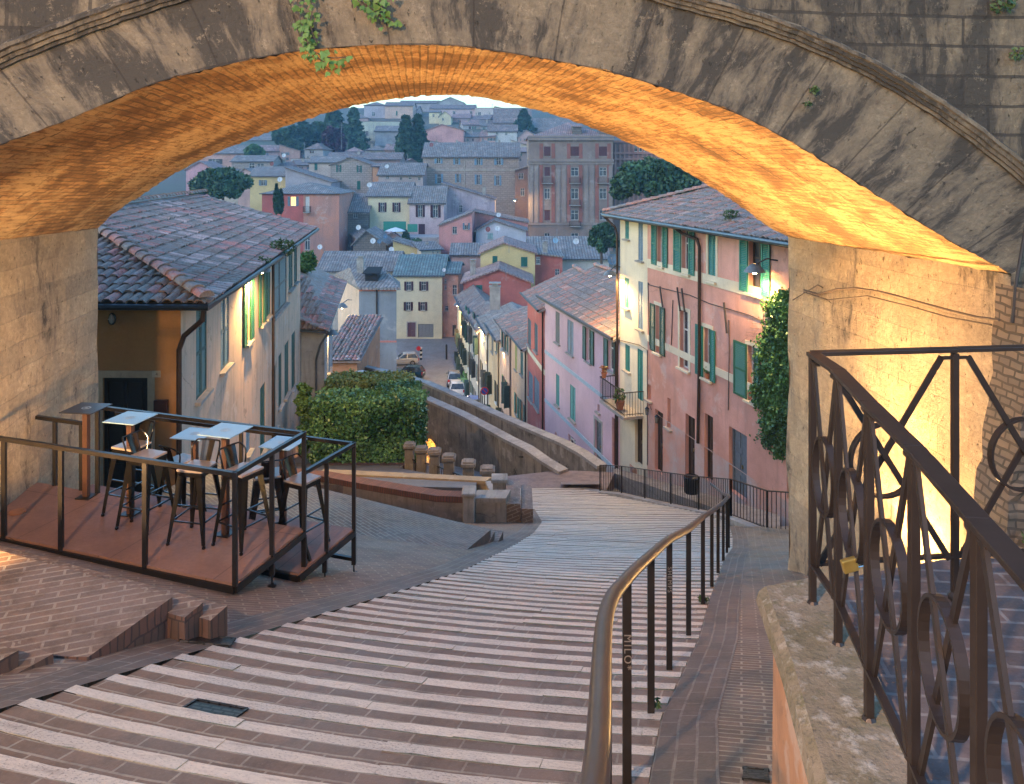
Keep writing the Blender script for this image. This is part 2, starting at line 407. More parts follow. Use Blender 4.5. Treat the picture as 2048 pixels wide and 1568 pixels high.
# landing below the stairs and the way on to the aqueduct path
mb = MB(); mb.prism([(-1.3, 29.2), (2.2, 29.45), (3.3, 28.9), (4.0, 31.2), (1.9, 31.4), (-1.3, 30.5)], -13.3, -11.98)
tag(mb.build('landing', paving('landing brick', (.26, .17, .14), (.2, .14, .12), (.25, .2, .17), .3, .12, .01, .4)), kind='structure')

# raised level landing at the near left, with its three downward steps, and the pair of steps at the frame's edge
side = stonewall('brick on edge', (.17, .085, .06), (.10, .07, .05), (.05, .04, .035), .07, .3, .008)
def step_prism(name, poly, ztop, h=.5):
    m = MB(); m.prism(poly, ztop-h, ztop, 1, 0); return tag(m.build(name, [BRKL, side]), kind='structure')
T0, T1 = (-2.74, 5.17), (-2.5, 5.89)
dl = (-.925, .38)
far = lambda p, L: (p[0]+dl[0]*L, p[1]+dl[1]*L)
step_prism('left_landing', [T0, T1, far(T1, 4.2), (-7.2, 6.9), (-4.6, 5.72), (-3.3, 5.20)], -3.18)
for i, (px, zt) in enumerate(((( -2.31, 5.98), -3.27), ((-2.17, 6.10), -3.36))):
    q = px; n0 = (px[0]-.055, px[1]-.20)
    step_prism('left_landing_step', [n0, q, far(q, 4.6-.2*i), far(n0, 4.6-.2*i)], zt)
step_prism('left_landing_step', [(-3.02, 4.84), (-2.90, 5.06), (-5.0, 5.83), (-5.0, 5.5)], -3.09)
step_prism('left_landing_step', [(-3.17, 4.66), (-3.04, 4.93), (-5.2, 5.7), (-5.2, 5.3)], -2.99)
step_prism('left_landing_step', [(-3.65, 4.4), (-3.5, 4.82), (-5.4, 5.6), (-5.4, 5.2)], -2.9)
# wedge of the second raised landing (further down, by the low wall)
fz = lambda x, y: lerp(-6.36, -6.86, (y-13)/2.)
m = MB(); m.prism([(-.80, 13.0), (-.40, 15.0), (-6.5, 17.6), (-6.8, 14.6)], lambda x, y: -7.9, lambda x, y: ip(y, [13, 15, 17.6], [-6.34, -6.84, -7.1])+(.09*(-.4-x)), 1, 0)
tag(m.build('lower_landing', [BRKL, side]), kind='structure')
for i in range(2):
    a = (-.33+.16*i, 15.25+.3*i); m = MB()
    m.prism([(a[0]-.16, a[1]-.75), a, (a[0]-5.2, a[1]+2.2), (a[0]-5.4, a[1]+1.4)], -8.2, -6.99-.13*i, 1, 0)
    tag(m.build('lower_landing_step', [BRKL, side]), kind='structure')

# drain covers
iron_c = NT('cast iron cover'); _b, _f = iron_c.brick(iron_c.uv(), (.06, .055, .05), (.075, .065, .06), (.02, .018, .016), .07, .035, .008); iron_c = iron_c.out(_b, .45, _f, .8, .01, .7)
def cover(name, label, u, v, fn, sx, sy, rz, dz=.012):
    # find the spot on the ground under the pixel
    Y = 2.
    while Y < 40:
        p = P(u, v, Y)
        if p.z < fn(p.x, Y): break
        Y += .01
    z = fn(p.x, Y); dY = .2; nrm = Vector((-(fn(p.x+dY, Y)-z)/dY, -(fn(p.x, Y+dY)-z)/dY, 1)).normalized()
    xa = Vector((math.cos(rz), math.sin(rz), 0)); xa = (xa-nrm*xa.dot(nrm)).normalized(); ya = nrm.cross(xa)
    m = MB(); m.box(p+nrm*dz, (sx, sy, .012), 0, (xa, ya, nrm))
    for s in (-1, 1): m.box(p+nrm*dz+ya*s*(sy/2), (sx+.03, .02, .02), 0, (xa, ya, nrm)); m.box(p+nrm*dz+xa*s*(sx/2), (.02, sy+.03, .02), 0, (xa, ya, nrm))
    tag(m.build(name, iron_c), label, 'drain cover')
sd = lambda x, Y: -(1.33+.395*Y)-.03
def tread_cover():
    best = None
    for k in range(-6, 12):
        for t in np.linspace(.05, .6, 111):
            x, y = stair_pt(k+.36, t); z = -(2.9+.115*k)-.045-.03; d = math.hypot(CX+F*x/y-430, HV-F*z/y-1413)
            if best is None or d < best[0]: best = (d, k, t)
    k, t0 = best[1:]; m = MB()
    def pt(q, t, dz=.006): x, y = stair_pt(q, t); return (x, y, lerp(-(2.9+.115*k)-.045, -(2.9+.115*(k+1)), q-k)+dz)
    m.face([pt(k+.62, t0-.05), pt(k+.62, t0+.05), pt(k+.05, t0+.05), pt(k+.05, t0-.05)]); a, b, c, d = [Vector(pt(*q, .009)) for q in ((k+.62, t0-.05), (k+.62, t0+.05), (k+.05, t0+.05), (k+.05, t0-.05))]
    for p, q in ((a, b), (b, c), (c, d), (d, a)): m.bar(p, q, .014, .008)
    tag(m.build('drain_cover', iron_c), 'square cast iron cover set into the brick treads near the bottom of the photo', 'drain cover')
tread_cover()
cover('drain_cover', 'round-patterned drain grate in the kerb strip beside the left brick steps', 415, 1284, gz_left, .34, .2, R(10))
cover('drain_cover', 'iron grate in the side paving beside the plastered parapet at the bottom edge', 1512, 1552, gz_right, .15, .10, R(75), .004)

# ------------------------------------------------------------------ terrace parapet with coping on the right
cop = NT('mossy concrete coping'); _n = cop.noise(cop.uv(), 3.5, 6, .7); _m = cop.noise(cop.uv(), 11, 5, .7); _k = cop.vor(cop.uv(), 9)
_c = cop.mix(cop.rng(_n, .4, .62), (.22, .17, .115), (.14, .115, .065)); _c = cop.mix(cop.rng(_m, .52, .7), _c, (.38, .34, .28)); _c = cop.mix(cop.rng(_k, .0, .12, .55, 0), _c, (.5, .48, .44))
_c = cop.mix(cop.rng(cop.noise(cop.uv(), 45, 5, .8), .52, .66, 0, .8), _c, (.07, .06, .045)); _c = cop.mix(cop.rng(cop.noise(cop.uv(), 8, 6, .8), .56, .64, 0, .6), _c, (.10, .095, .04))
COP = cop.out(_c, .85, cop.math('ADD', _n, cop.math('MULTIPLY', _m, .7)), .9, .02)
PLO = plaster('orange parapet plaster', (.50, .25, .13), (.40, .19, .10), .6, 2.)
PT = 1.80
outer = [(1.055, 3.42), (.986, 2.89), (.917, 2.49), (.78, 1.7), (.5, 0.), (.2, -2.)]
inner = [(1.36, 3.50), (1.30, 2.89), (1.235, 2.49), (1.12, 1.7), (.95, 0.), (.6, -2.)]
m = MB(); n = len(outer)
w_out = [(x+.045, y) for x, y in outer]; w_out[0] = (outer[0][0]+.05, 3.38)
for i in range(n-1):
    a, b = w_out[i], w_out[i+1]; m.face([(a[0], a[1], -PT-.1), (b[0], b[1], -PT-.1), (b[0]-.02, b[1], -4.2), (a[0]-.02, a[1], -4.2)], 0)
a, b = w_out[0], (1.30, 3.44); m.face([(a[0], a[1], -PT-.1), (b[0], b[1], -PT-.1), (b[0], b[1], -5.2), (a[0]-.02, a[1], -5.2)][::-1], 0)
par = m.build('parapet_wall', PLO); tag(par, 'plastered orange parapet with mossy grey coping under the ornate railing', 'parapet')
m = MB()
prof = [(0, -.10), (-.012, -.06), (-.0, -.02), (.03, .0)]
for i in range(n-1):
    ring = []
    for (x, y), (xi, yi) in ((outer[i], inner[i]), (outer[i+1], inner[i+1])):
        ring.append([(x+.03, y, -PT-.10)]+[(x+dx, y, -PT+dz) for dx, dz in prof]+[(xi, yi, -PT-.0)])
    for k in range(len(ring[0])-1): m.face([ring[0][k], ring[1][k], ring[1][k+1], ring[0][k+1]], 0)
x, y = outer[0]; xi, yi = inner[0]
f0 = [(x+.02, y, -PT-.1), (x, y, -PT-.06), (x+.01, y, -PT-.02), (x+.03, y, -PT), (xi, yi, -PT), (xi, yi, -PT-.1)]
ex = [(x+.08, y+.05, -PT-.1), (x+.07, y+.06, -PT-.06), (x+.07, y+.05, -PT-.02), (x+.08, y+.02, -PT-.005), (xi, yi+.02, -PT-.005), (xi, yi+.05, -PT-.1)]
for k in range(5): m.face([f0[k], f0[k+1], ex[k+1], ex[k]], 0)
m.face(ex, 0)
m.build('coping', COP, par, smooth=False)
# terrace floor
m = MB(); m.prism([(1.30, 3.47), (1.235, 2.49), (.6, -2.), (7, -2.), (7, 3.9), (2.0, 3.72), (1.36, 3.52)], -5.2, -PT-.035, 0)
tag(m.build('terrace_floor', BRKT), kind='structure')
# ------------------------------------------------------------------ the great arch
YB = 11.7
def Pf(u, v): return P(u, v, 6.7/(.9907-.12*(u-CX)/F))
def Yfront(x): return 6.7+.12*(x+.0775*6.7)
def cc(p): return p.x+.0775*p.y
backpx = [(195, 456), (222, 425), (255, 392), (290, 363), (345, 327), (400, 303), (500, 266), (600, 236), (700, 211), (800, 196), (880, 190), (950, 192), (1045, 212), (1120, 232), (1200, 262), (1300, 303), (1400, 357), (1480, 412), (1540, 455), (1578, 474)]
backpx = [(195, 456), (222, 432), (255, 408), (290, 385), (345, 350), (400, 320), (500, 278), (600, 243), (700, 214), (800, 196), (880, 190), (950, 193), (1045, 213), (1120, 234), (1200, 262), (1300, 305), (1400, 360), (1480, 412), (1540, 455), (1578, 474)]
frontpx = [(-400, 530), (-250, 420), (-120, 345), (0, 290), (130, 242), (300, 170), (430, 135), (560, 108), (650, 97), (760, 90), (900, 92), (1030, 108), (1200, 140), (1350, 183), (1500, 240), (1650, 325), (1800, 420), (1900, 482), (1990, 530), (2022, 548)]
def curve3(pl, f): 
    pts = [f(u, v) for u, v in pl]; c = np.array([cc(p) for p in pts]); z = np.array([p.z for p in pts]); return c, z
cb, zb = curve3(backpx, lambda u, v: P(u, v, YB)); cf, zf = curve3(frontpx, Pf)
def smooth_interp(c, xs, zs):
    """catmull-like smoothing of the traced arch line"""
    i = int(np.clip(np.searchsorted(xs, c)-1, 0, len(xs)-2)); i0, i3 = max(i-1, 0), min(i+2, len(xs)-1)
    t = (c-xs[i])/(xs[i+1]-xs[i]); t = min(1, max(0, t)); h = xs[i+1]-xs[i]
    m1 = (zs[i+1]-zs[i0])/(xs[i+1]-xs[i0]); m2 = (zs[i3]-zs[i])/(xs[i3]-xs[i])
    return (2*t**3-3*t*t+1)*zs[i]+(t**3-2*t*t+t)*h*m1+(-2*t**3+3*t*t)*zs[i+1]+(t**3-t*t)*h*m2
CL, CR = -5.17, 4.96
NA, ND = 220, 30
def soffpt(s, d):
    """s 0..1 left to right, d 0 front .. 1 back"""
    c = lerp(CL, CR, s)
    zB = smooth_interp(lerp(cb[0], cb[-1], s), cb, zb); zF = smooth_interp(lerp(cf[0], cf[-1], s), cf, zf)
    cF = lerp(cf[0], cf[-1], s); cB = lerp(cb[0], cb[-1], s)
    YF = 6.7/(.9907)*1.0; YF = (6.7+.12*cF); 
    Y = lerp(YF, YB, d); cx = lerp(cF, cB, d); return Vector((cx-.0775*Y, Y, lerp(zF, zB, d)))
def brickvault():
    t = NT('vault brick'); uv = t.uv(); w = t.wob(uv, 2.3, .03)
    c, f = t.brick(w, (.50, .29, .13), (.27, .145, .065), (.15, .10, .06), .31, .075, .011, .47, .2, .1)
    st = t.noise(t.mp(w, (1.1, 4, 1)), 3.0, 7, .8); big = t.noise(t.wob(uv, 1.1, .5), .7, 6, .7); sp = t.noise(t.mp(uv, (1, 1.8, 1)), 11, 6, .85); tr = t.noise(t.mp(w, (6, .6, 1)), 1.2, 6, .75)
    c = t.mix(t.rng(big, .47, .56, 0, .65), c, (.55, .39, .21)); c = t.mix(t.rng(st, .52, .58, 0, .75), c, (.17, .09, .045)); c = t.mix(t.rng(st, .33, .42, .5, 0), c, (.68, .50, .29))
    c = t.mix(t.rng(big, .38, .47, .8, 0), c, (.12, .07, .04)); c = t.mix(t.rng(tr, .60, .63, 0, .8), c, (.06, .045, .03)); c = t.mix(t.rng(sp, .58, .63, 0, .75), c, (.09, .055, .035))
    h = t.math('SUBTRACT', t.math('ADD', st, sp), t.math('MULTIPLY', f, 1.2))
    return t.out(c, .88, h, .8, .03)
VAULT = brickvault()
def facemat(name, tone=1.0, blocks=False, dark=.5):
    """weathered travertine: tan stone, near-black weather stains with ragged lower edges, pits"""
    t = NT(name); uv = t.uv(); uw = t.wob(uv, 1.3, .35)
    a, b = sc3((.43, .33, .22), tone), sc3((.30, .225, .15), tone)
    run = t.noise(t.mp(uw, (2.6, .7, 1)), 1.1, 7, .72); big = t.noise(uw, .42, 6, .65); mid = t.noise(uv, 2.2, 6, .75); fine = t.noise(uv, 17, 6, .8); pit = t.noise(t.mp(uv, (3.4, 1.6, 1)), 5, 6, .85)
    c = t.mix(t.rng(mid, .38, .62), a, b); c = t.mix(t.rng(fine, .40, .62, 0, .55), c, sc3(a, .45))
    st = t.math('ADD', t.math('MULTIPLY', run, .55), t.math('MULTIPLY', big, .45)); o = .5+(.5-dark)*.16
    c = t.mix(t.rng(st, o-.03, o+.015, 0, .55), c, sc3((.15, .12, .095), tone)); c = t.mix(t.rng(st, o+.015, o+.05, 0, .85), c, (.055, .047, .04))
    pf = t.rng(pit, .60, .64); c = t.mix(t.math('MULTIPLY', pf, .85), c, (.045, .035, .025)); c = t.mix(t.rng(t.noise(uv, 6, 7, .85), .57, .62, 0, .45), c, sc3(a, 1.35))
    h = t.math('SUBTRACT', t.math('ADD', fine, mid), t.math('MULTIPLY', pf, 1.3))
    if blocks == 3:
        x2, f = t.brick(t.wob(uv, 1.1, .06), (0, 0, 0), (0, 0, 0), (1, 1, 1), .80, 30., .008, .0); c = t.mix(t.math('MULTIPLY', f, .55), c, (.04, .03, .025)); h = t.math('SUBTRACT', h, f)
    elif blocks:
        cb_, f = t.brick(t.wob(uv, 1.5, .05), (.8, .8, .8), (1.15, 1.12, 1.05), (1, 1, 1), .62 if blocks == 1 else 1.1, .27 if blocks == 1 else .30, .014 if blocks == 1 else .007, .4)
        c = t.mix(.8, c, cb_, 'MULTIPLY'); c = t.mix(t.math('MULTIPLY', f, .75 if blocks == 1 else .13), c, (.05, .04, .032)); h = t.math('SUBTRACT', h, f)
    return t.out(c, .9, h, .8, .03)
ARCHF = facemat('archivolt travertine', .74, 3, .60); SPAN = facemat('spandrel stone blocks', .66, 1, .66); PIER = facemat('pier stone', 1.15, 2, .18); MOULD = facemat('moulding stone', .7, False, .6)

arch = empty('aqueduct_arch', (0, 9, -6), 'great stone arch with a brick vault spanning the stairs', 'arch')
m = MB()
L = 0; prev = None; us = []
for i in range(NA+1):
    p = soffpt(i/NA, 1.)
    if prev is not None: L += (p-prev).length
    prev = p; us.append(L)
nrm = np.random.default_rng(5).normal(0, 1, (NA+1, ND+1))
def sp(i, j):
    p = soffpt(i/NA, j/ND); k = .005*nrm[i, j]
    if j in (0, ND): k += .012*math.sin(i*1.7)*nrm[i, 3]*.4
    return Vector((p.x, p.y+(.015*nrm[i, j-1] if j in (0, ND) else 0), p.z+k))
grid = [[sp(i, j) for j in range(ND+1)] for i in range(NA+1)]
for i in range(NA):
    for j in range(ND):
        ys = [4.8*j/ND, 4.8*(j+1)/ND]
        m.face([grid[i][j], grid[i+1][j], grid[i+1][j+1], grid[i][j+1]], 0, [(ys[0], us[i]), (ys[0], us[i+1]), (ys[1], us[i+1]), (ys[1], us[i])])
m.build('vault', VAULT, arch, smooth=True, weld=True)

# front ring, moulding and spandrel on the front plane
mouldpx = [(-700, 560), (-450, 370), (-200, 210), (0, 118), (150, 58), (310, 2), (450, -40), (620, -78), (800, -95), (1000, -85), (1200, -45), (1349, -2), (1474, 32), (1580, 68), (1674, 108), (1750, 145), (1824, 188), (1890, 230), (1949, 272), (2000, 312), (2044, 348), (2200, 480), (2400, 680)]
def curvepts(pl, n):
    c = np.array([p[0] for p in pl], float); z = np.array([p[1] for p in pl], float)
    return [(u, smooth_interp(u, c, z)) for u in np.linspace(c[0], c[-1], n)]
NF = 120
front = curvepts([(u, v) for u, v in frontpx], NF)
mo = [(px[0], smooth_interp(px[0], np.array([p[0] for p in mouldpx], float), np.array([p[1] for p in mouldpx], float))) for px in [(lerp(-690, 2390, i/(NF-1)), 0) for i in range(NF)]]
fpts = [soffpt(i/(NF-1), 0.) for i in range(NF)]
mu = np.array([p[0] for p in mo]); mv = np.array([p[1] for p in mo])
def radial(p):
    u, v = CX+F*p.x/p.y, HV-F*p.z/p.y; c = (930, 1180 if u > 930 else 1250); k = 1.
    while k < 4:
        uu, vv = c[0]+(u-c[0])*k, c[1]+(v-c[1])*k
        if vv < np.interp(uu, mu, mv) or uu < -680 or uu > 2380: break
        k += .002
    return uu, vv
m = MB(); arc = 0; rp = [radial(p) for p in fpts]
for i in range(NF-1):
    a, b = Pf(*rp[i]), Pf(*rp[i+1]); p, q = fpts[i], fpts[i+1]; l = (q-p).length*1.15; K = 6
    for k in range(K):
        t0, t1 = k/K, (k+1)/K; h = (a-p).length
        m.face([p.lerp(a, t0), q.lerp(b, t0), q.lerp(b, t1), p.lerp(a, t1)], 0, [(arc, t0*h), (arc+l, t0*h), (arc+l, t1*h), (arc, t1*h)])
    arc += l
for s_, e, f_ in ((0, fpts[0], rp[0]), (1, fpts[-1], rp[-1])):
    tail = [Pf(u, v) for u, v in mo if (u > f_[0] if s_ else u < f_[0])]; tail = tail if s_ else tail[::-1]
    for a, b in zip([Pf(*f_)]+tail, tail): m.face([e, a, b])
    m.face([e, tail[-1], Vector((tail[-1].x, tail[-1].y, e.z))])
ring = m.build('archivolt', ARCHF, arch)
# moulding: three fillets swept along the curve
m = MB(); n = Vector((.12, -1, 0)).normalized(); MP = [Pf(*q) for q in mo]
prof = [(-.075, 0), (-.075, .03), (-.045, .03), (-.045, .05), (-.015, .055), (-.01, .075), (.02, .08), (.03, .10), (.06, .10), (.075, .085), (.085, 0)]
rows = []
for i in range(NF):
    d = (MP[min(i+1, NF-1)]-MP[max(i-1, 0)]).normalized(); up = d.cross(n); up = up if up.z > 0 else -up
    j = .004*math.sin(i*2.3)
    rows.append([MP[i]+up*(a+j)+n*b for a, b in prof])
for i in range(NF-1):
    for k in range(len(prof)-1): m.face([rows[i][k], rows[i+1][k], rows[i+1][k+1], rows[i][k+1]], 0)
m.build('moulding', MOULD, arch)
# spandrel masonry above the moulding
m = MB(); TOPZ = 4.6
for i in range(NF-1):
    a, b = MP[i], MP[i+1]
    if a.z > TOPZ: continue
    m.face([a, b, Vector((b.x, b.y, TOPZ)), Vector((a.x, a.y, TOPZ))], 0, [(a.x, a.z), (b.x, b.z), (b.x, TOPZ), (a.x, TOPZ)])
for s in (-1, 1):
    e = MP[0] if s < 0 else MP[-1]; far_ = Vector((e.x+s*9, e.y+s*9*.12, 0))
    m.face([Vector((e.x, e.y, -6)), Vector((far_.x, far_.y, -6)), Vector((far_.x, far_.y, TOPZ)), Vector((e.x, e.y, TOPZ))], 0)
m.build('spandrel_wall', SPAN, arch)
# back face and top so that the arch is a solid body
m = MB()
for i in range(NA):
    a, b = grid[i][ND], grid[i+1][ND]; m.face([b, a, Vector((a.x, a.y, TOPZ)), Vector((b.x, b.y, TOPZ))], 0)
m.face([(-16, 4.5, TOPZ), (16, 8.9, TOPZ), (16, YB, TOPZ), (-16, YB, TOPZ)], 0)
for s, x0 in ((-1, grid[0][ND].x), (1, grid[NA][ND].x)):
    m.face([(x0, YB, -7.5), (x0+s*11, YB, -7.5), (x0+s*11, YB, TOPZ), (x0, YB, TOPZ)], 0)
m.build('rear_wall', SPAN, arch)

# piers: inner walls running with the vault
def pier(name, s, label, Yn):
    e = []
    for j in range(ND+1):
        p = grid[0 if s < 0 else NA][j]; e.append(p)
    m = MB(); K = 16
    rr = np.random.default_rng(9+s)
    off = rr.normal(0, .012, (ND+1, K+1))
    pt = lambda j, k: Vector((e[j].x+off[j, k]+s*.0*k, e[j].y, lerp(e[j].z, -7.6, k/K)))
    for j in range(ND):
        for k in range(K):
            q = [pt(j, k), pt(j+1, k), pt(j+1, k+1), pt(j, k+1)]
            m.face(q, 0, [(w.y, w.z) for w in q])
    # rear corner strip, rough
    for k in range(K):
        a, b = pt(ND, k), pt(ND, k+1); m.face([a, a+Vector((s*.8, .02, 0)), b+Vector((s*.8, .02, 0)), b], 0)
    o = m.build(name, PIER, arch, smooth=True, weld=True)
    return o
pier('left_pier_wall', -1, '', 6)
pier('right_pier_wall', 1, '', 7)
# front faces of the piers beside the springing
m = MB(); a = soffpt(1, 0); m.face([(a.x, a.y, -6), (a.x+9, a.y+1.08, -6), (a.x+9, a.y+1.08, a.z+.4), (a.x, a.y, a.z)], 0)
a = soffpt(0, 0); m.face([(a.x-9, a.y-1.08, -6), (a.x, a.y, -6), (a.x, a.y, a.z), (a.x-9, a.y-1.08, a.z+.4)], 0)
m.build('pier_front', SPAN, arch)
# rough battered rubble base at the right pier
rub = stonewall('rough rubble', (.25, .175, .115), (.16, .12, .085), (.07, .055, .04), .17, .075, .012)
px = [(2012, 570), (2008, 660), (1998, 780), (1985, 900), (1966, 1000), (1955, 1090), (1950, 1180)]
m = MB(); e = [Pf(u, v)+Vector((0, -.35, 0)) for u, v in px]
r2 = np.random.default_rng(3)
rows = []
for p in e:
    row = [p+Vector((0, .5, 0))]
    for k in range(22): row.append(p+Vector((k*.09+r2.normal(0, .012), .012*k+r2.normal(0, .03), r2.normal(0, .01))))
    rows.append(row)
fine = []
for i in range(len(rows)-1):
    for t in np.linspace(0, 1, 5)[:-1]: fine.append([a.lerp(b, t)+Vector((0, r2.normal(0, .018), 0)) for a, b in zip(rows[i], rows[i+1])])
fine.append([q+Vector((0, 0, -3)) for q in rows[-1]])
for i in range(len(fine)-1):
    for k in range(22): m.face([fine[i+1][k], fine[i+1][k+1], fine[i][k+1], fine[i][k]], 0, [(q.x+q.y, q.z) for q in (fine[i+1][k], fine[i+1][k+1], fine[i][k+1], fine[i][k])])
m.build('rubble_base', rub, arch)

# cables on the right pier
def wallpt_r(u, v): # on inner right wall c = CR
    t = (u-CX)/F; Y = CR/(t+.0775); return P(u, v, Y)+Vector((-.03, 0, 0))
m = MB()
for pl, r in (([(1612, 580), (1640, 588), (1680, 578), (1715, 576), (1760, 582), (1800, 592), (1850, 606), (1910, 622), (1960, 634), (2005, 640)], .012), ([(1612, 584), (1660, 600), (1740, 592), (1830, 614), (1900, 634), (1990, 650)], .008), ([(1500+90, 600), (1640, 570), (1650, 575)], .008)):
    m.tube([wallpt_r(u, v) for u, v in pl], r, 6)
m.build('wall_cable', plain('old wall cable', (.10, .07, .05), .8), arch)
m = MB(); m.tube([Pf(u, v)+Vector((0, -.12, 0)) for u, v in [(2046, 340), (2040, 420), (2030, 480), (2016, 560), (2008, 640)]], .016, 8)
m.build('conduit', plain('dark conduit', (.04, .035, .035), .5), arch)
# ------------------------------------------------------------------ curved handrail beside the stairs
posts = [(.34, 2.9), (.553, 3.85), (.851, 4.9), (1.18, 6.0), (1.56, 7.07), (2.1, 8.8), (2.51, 10.05), (2.91, 11.3), (3.38, 12.8), (3.84, 14.3), (4.28, 15.8), (4.52, 17.1)]
gD = lambda Y: 1.478+.38*Y
hr = empty('stair_handrail', (.34, 2.9, -2.6), 'curved brown tubular handrail on flat posts along the right edge of the stairs', 'handrail')
def cat(pts, n=8):
    out = []; P_ = [Vector(p) for p in pts]
    for i in range(len(P_)-1):
        a, b, c, d = P_[max(i-1, 0)], P_[i], P_[i+1], P_[min(i+2, len(P_)-1)]
        for k in range(n):
            t = k/n; out.append(.5*((2*b)+(-a+c)*t+(2*a-5*b+4*c-d)*t*t+(-a+3*b-3*c+d)*t**3))
    out.append(P_[-1]); return out
H = .95
rail = [(-.10, .2, -(gD(.2)-H)+.0), (.03, .9, -(gD(.9)-H)), (.166, 1.6, -1.235)]+[(x, y, -(gD(y)-H)) for x, y in posts]+[(4.60, 17.9, -7.25), (4.55, 18.3, -7.3)]
m = MB(); m.tube(cat(rail), .03, 14); m.build('rail', plain('bronze brown rail paint', (.085, .062, .055), .34, .5), hr, smooth=True)
for i, (x, y) in enumerate(posts):
    m = MB(); b = Vector((x, y, -gD(y)-.12)); w = .042
    m.box((x, y, -gD(y)+H/2-.06), (w, .022, H+.10), 0)
    po = m.build('post', IRON, hr)
    txt = {1: ('MILO*', .05, .26), 3: ('SHEMPS', .045, .2)}.get(i)
    if txt:
        text_mesh('scratched_lettering', txt[0], txt[1]*1.05, Vector((x-.014, y-.0125, -gD(y)+H-txt[2]))-Vector(hr.location), (R(90), R(90), 0), plain('scratched bare metal', (.20, .165, .14), .6), po, .0006, 1.25)

# ------------------------------------------------------------------ ornate terrace railing
def ornate(name, label, p0, posts_xy, top_w=.055, ztop=-.775, zb=-PT, first=True, rest=None):
    root = empty(name, (p0[0], p0[1], zb), label, 'railing')
    zt = lambda k: ztop
    pts = [Vector((x, y, 0)) for x, y in posts_xy]
    m = MB()
    for i in range(len(pts)-1): m.bar(pts[i]+Vector((0, 0, ztop)), pts[i+1]+Vector((0, 0, ztop)), top_w, .016, 0)
    m.build('top_rail', IRON2, root, bevel=.002)
    m = MB()
    for i in range(len(pts)-1): m.bar(pts[i]+Vector((0, 0, zb+.16)), pts[i+1]+Vector((0, 0, zb+.16)), .026, .012, 0)
    m.build('bottom_rail', IRON2, root)
    for i, p in enumerate(pts):
        if i == 0 and not first: continue
        m = MB(); m.box((p.x, p.y, (ztop+zb)/2-.03), (.026, .026, ztop-zb+.03), 0)
        m.lathe((p.x, p.y, zb-.02), [(.03, 0), (.03, .012), (.016, .03)], 8); m.build('post', IRON2, root, bevel=.002)
    for i in range(len(pts)-1):
        a, b = pts[i], pts[i+1]; d = (b-a); L = d.length; d.normalize(); n = Vector((-d.y, d.x, 0)); zc = (ztop+zb+.16)/2-.0
        m = MB(); ctr = (a+b)/2; ctr.z = zc-.02; hh = (ztop-zb-.16)/2-.01
        for s in (-1, 1):
            e = .07*L/.5
            t0 = ctr+d*(s*(L/2-.02-e*.4))+Vector((0, 0, hh)); b0 = ctr-d*(s*(L/2-.03))-Vector((0, 0, hh))
            ax = (b0-t0).normalized(); m.bar(t0+n*s*.006, b0+n*s*.006, .024, .011, 0, d.cross(ax))
            m.bar(ctr+d*(s*(L/2-.012))+Vector((0, 0, hh-.004)), ctr+d*(s*(L/2-.06))+Vector((0, 0, hh-.004)), .02, .01, 0)
        m.build('cross_bars', IRON2, root)
        m = MB(); rx, rz = min(.145, L*.36), .145; K = 36; 
        for k in range(K):
            q = [];
            for kk in (k, k+1):
                an = 2*math.pi*kk/K; u = d*math.cos(an); q.append([ctr+d*(math.cos(an)*(rx+o*1))+Vector((0, 0, math.sin(an)*(rz+o)))+n*w for o, w in ((0, -.014), (.011, -.014), (.011, .014), (0, .014))])
            for j in range(4): m.face([q[0][j], q[1][j], q[1][(j+1) % 4], q[0][(j+1) % 4]], 0)
        m.build('ring', IRON2, root, smooth=True)
    return root
corner = (1.236, 3.29)
ornate('terrace_side_railing', 'ornate iron railing with rings running along the coping towards the viewer', corner,
       [corner, (1.227, 3.01), (1.16, 2.6), (1.10, 2.19), (1.015, 1.74), (.935, 1.30), (.86, .86)])
ornate('terrace_end_railing', 'ornate iron railing with a large ring per panel across the far edge of the terrace', corner,
       [corner, (1.86, 3.36), (2.48, 3.43), (3.1, 3.5)], first=False, top_w=.05)
# padlock
brass = plain('scratched brass', (.55, .37, .10), .35, .8); steel = plain('polished shackle steel', (.5, .5, .5), .25, 1.)
pl = P(1699, 1130, 2.72); root = empty('padlock', pl, 'brass padlock with a steel shackle locked onto the ornate railing', 'padlock')
ax = (Vector((1, 0, .28)).normalized(), Vector((0, 1, 0)), Vector((-.28, 0, 1)).normalized())
m = MB(); m.box(pl, (.052, .022, .044), 0, ax); m.build('body', brass, root, bevel=.004)
m = MB(); c = pl+ax[0]*.026
m.tube([c+ax[2]*.014, c+ax[0]*.02+ax[2]*.016]+[c+ax[0]*(.028+.014*math.cos(a))+ax[2]*.0155*math.sin(a) for a in np.linspace(1.5, -1.5, 9)]+[c-ax[2]*.014], .004, 8); m.build('shackle', steel, root, smooth=True)

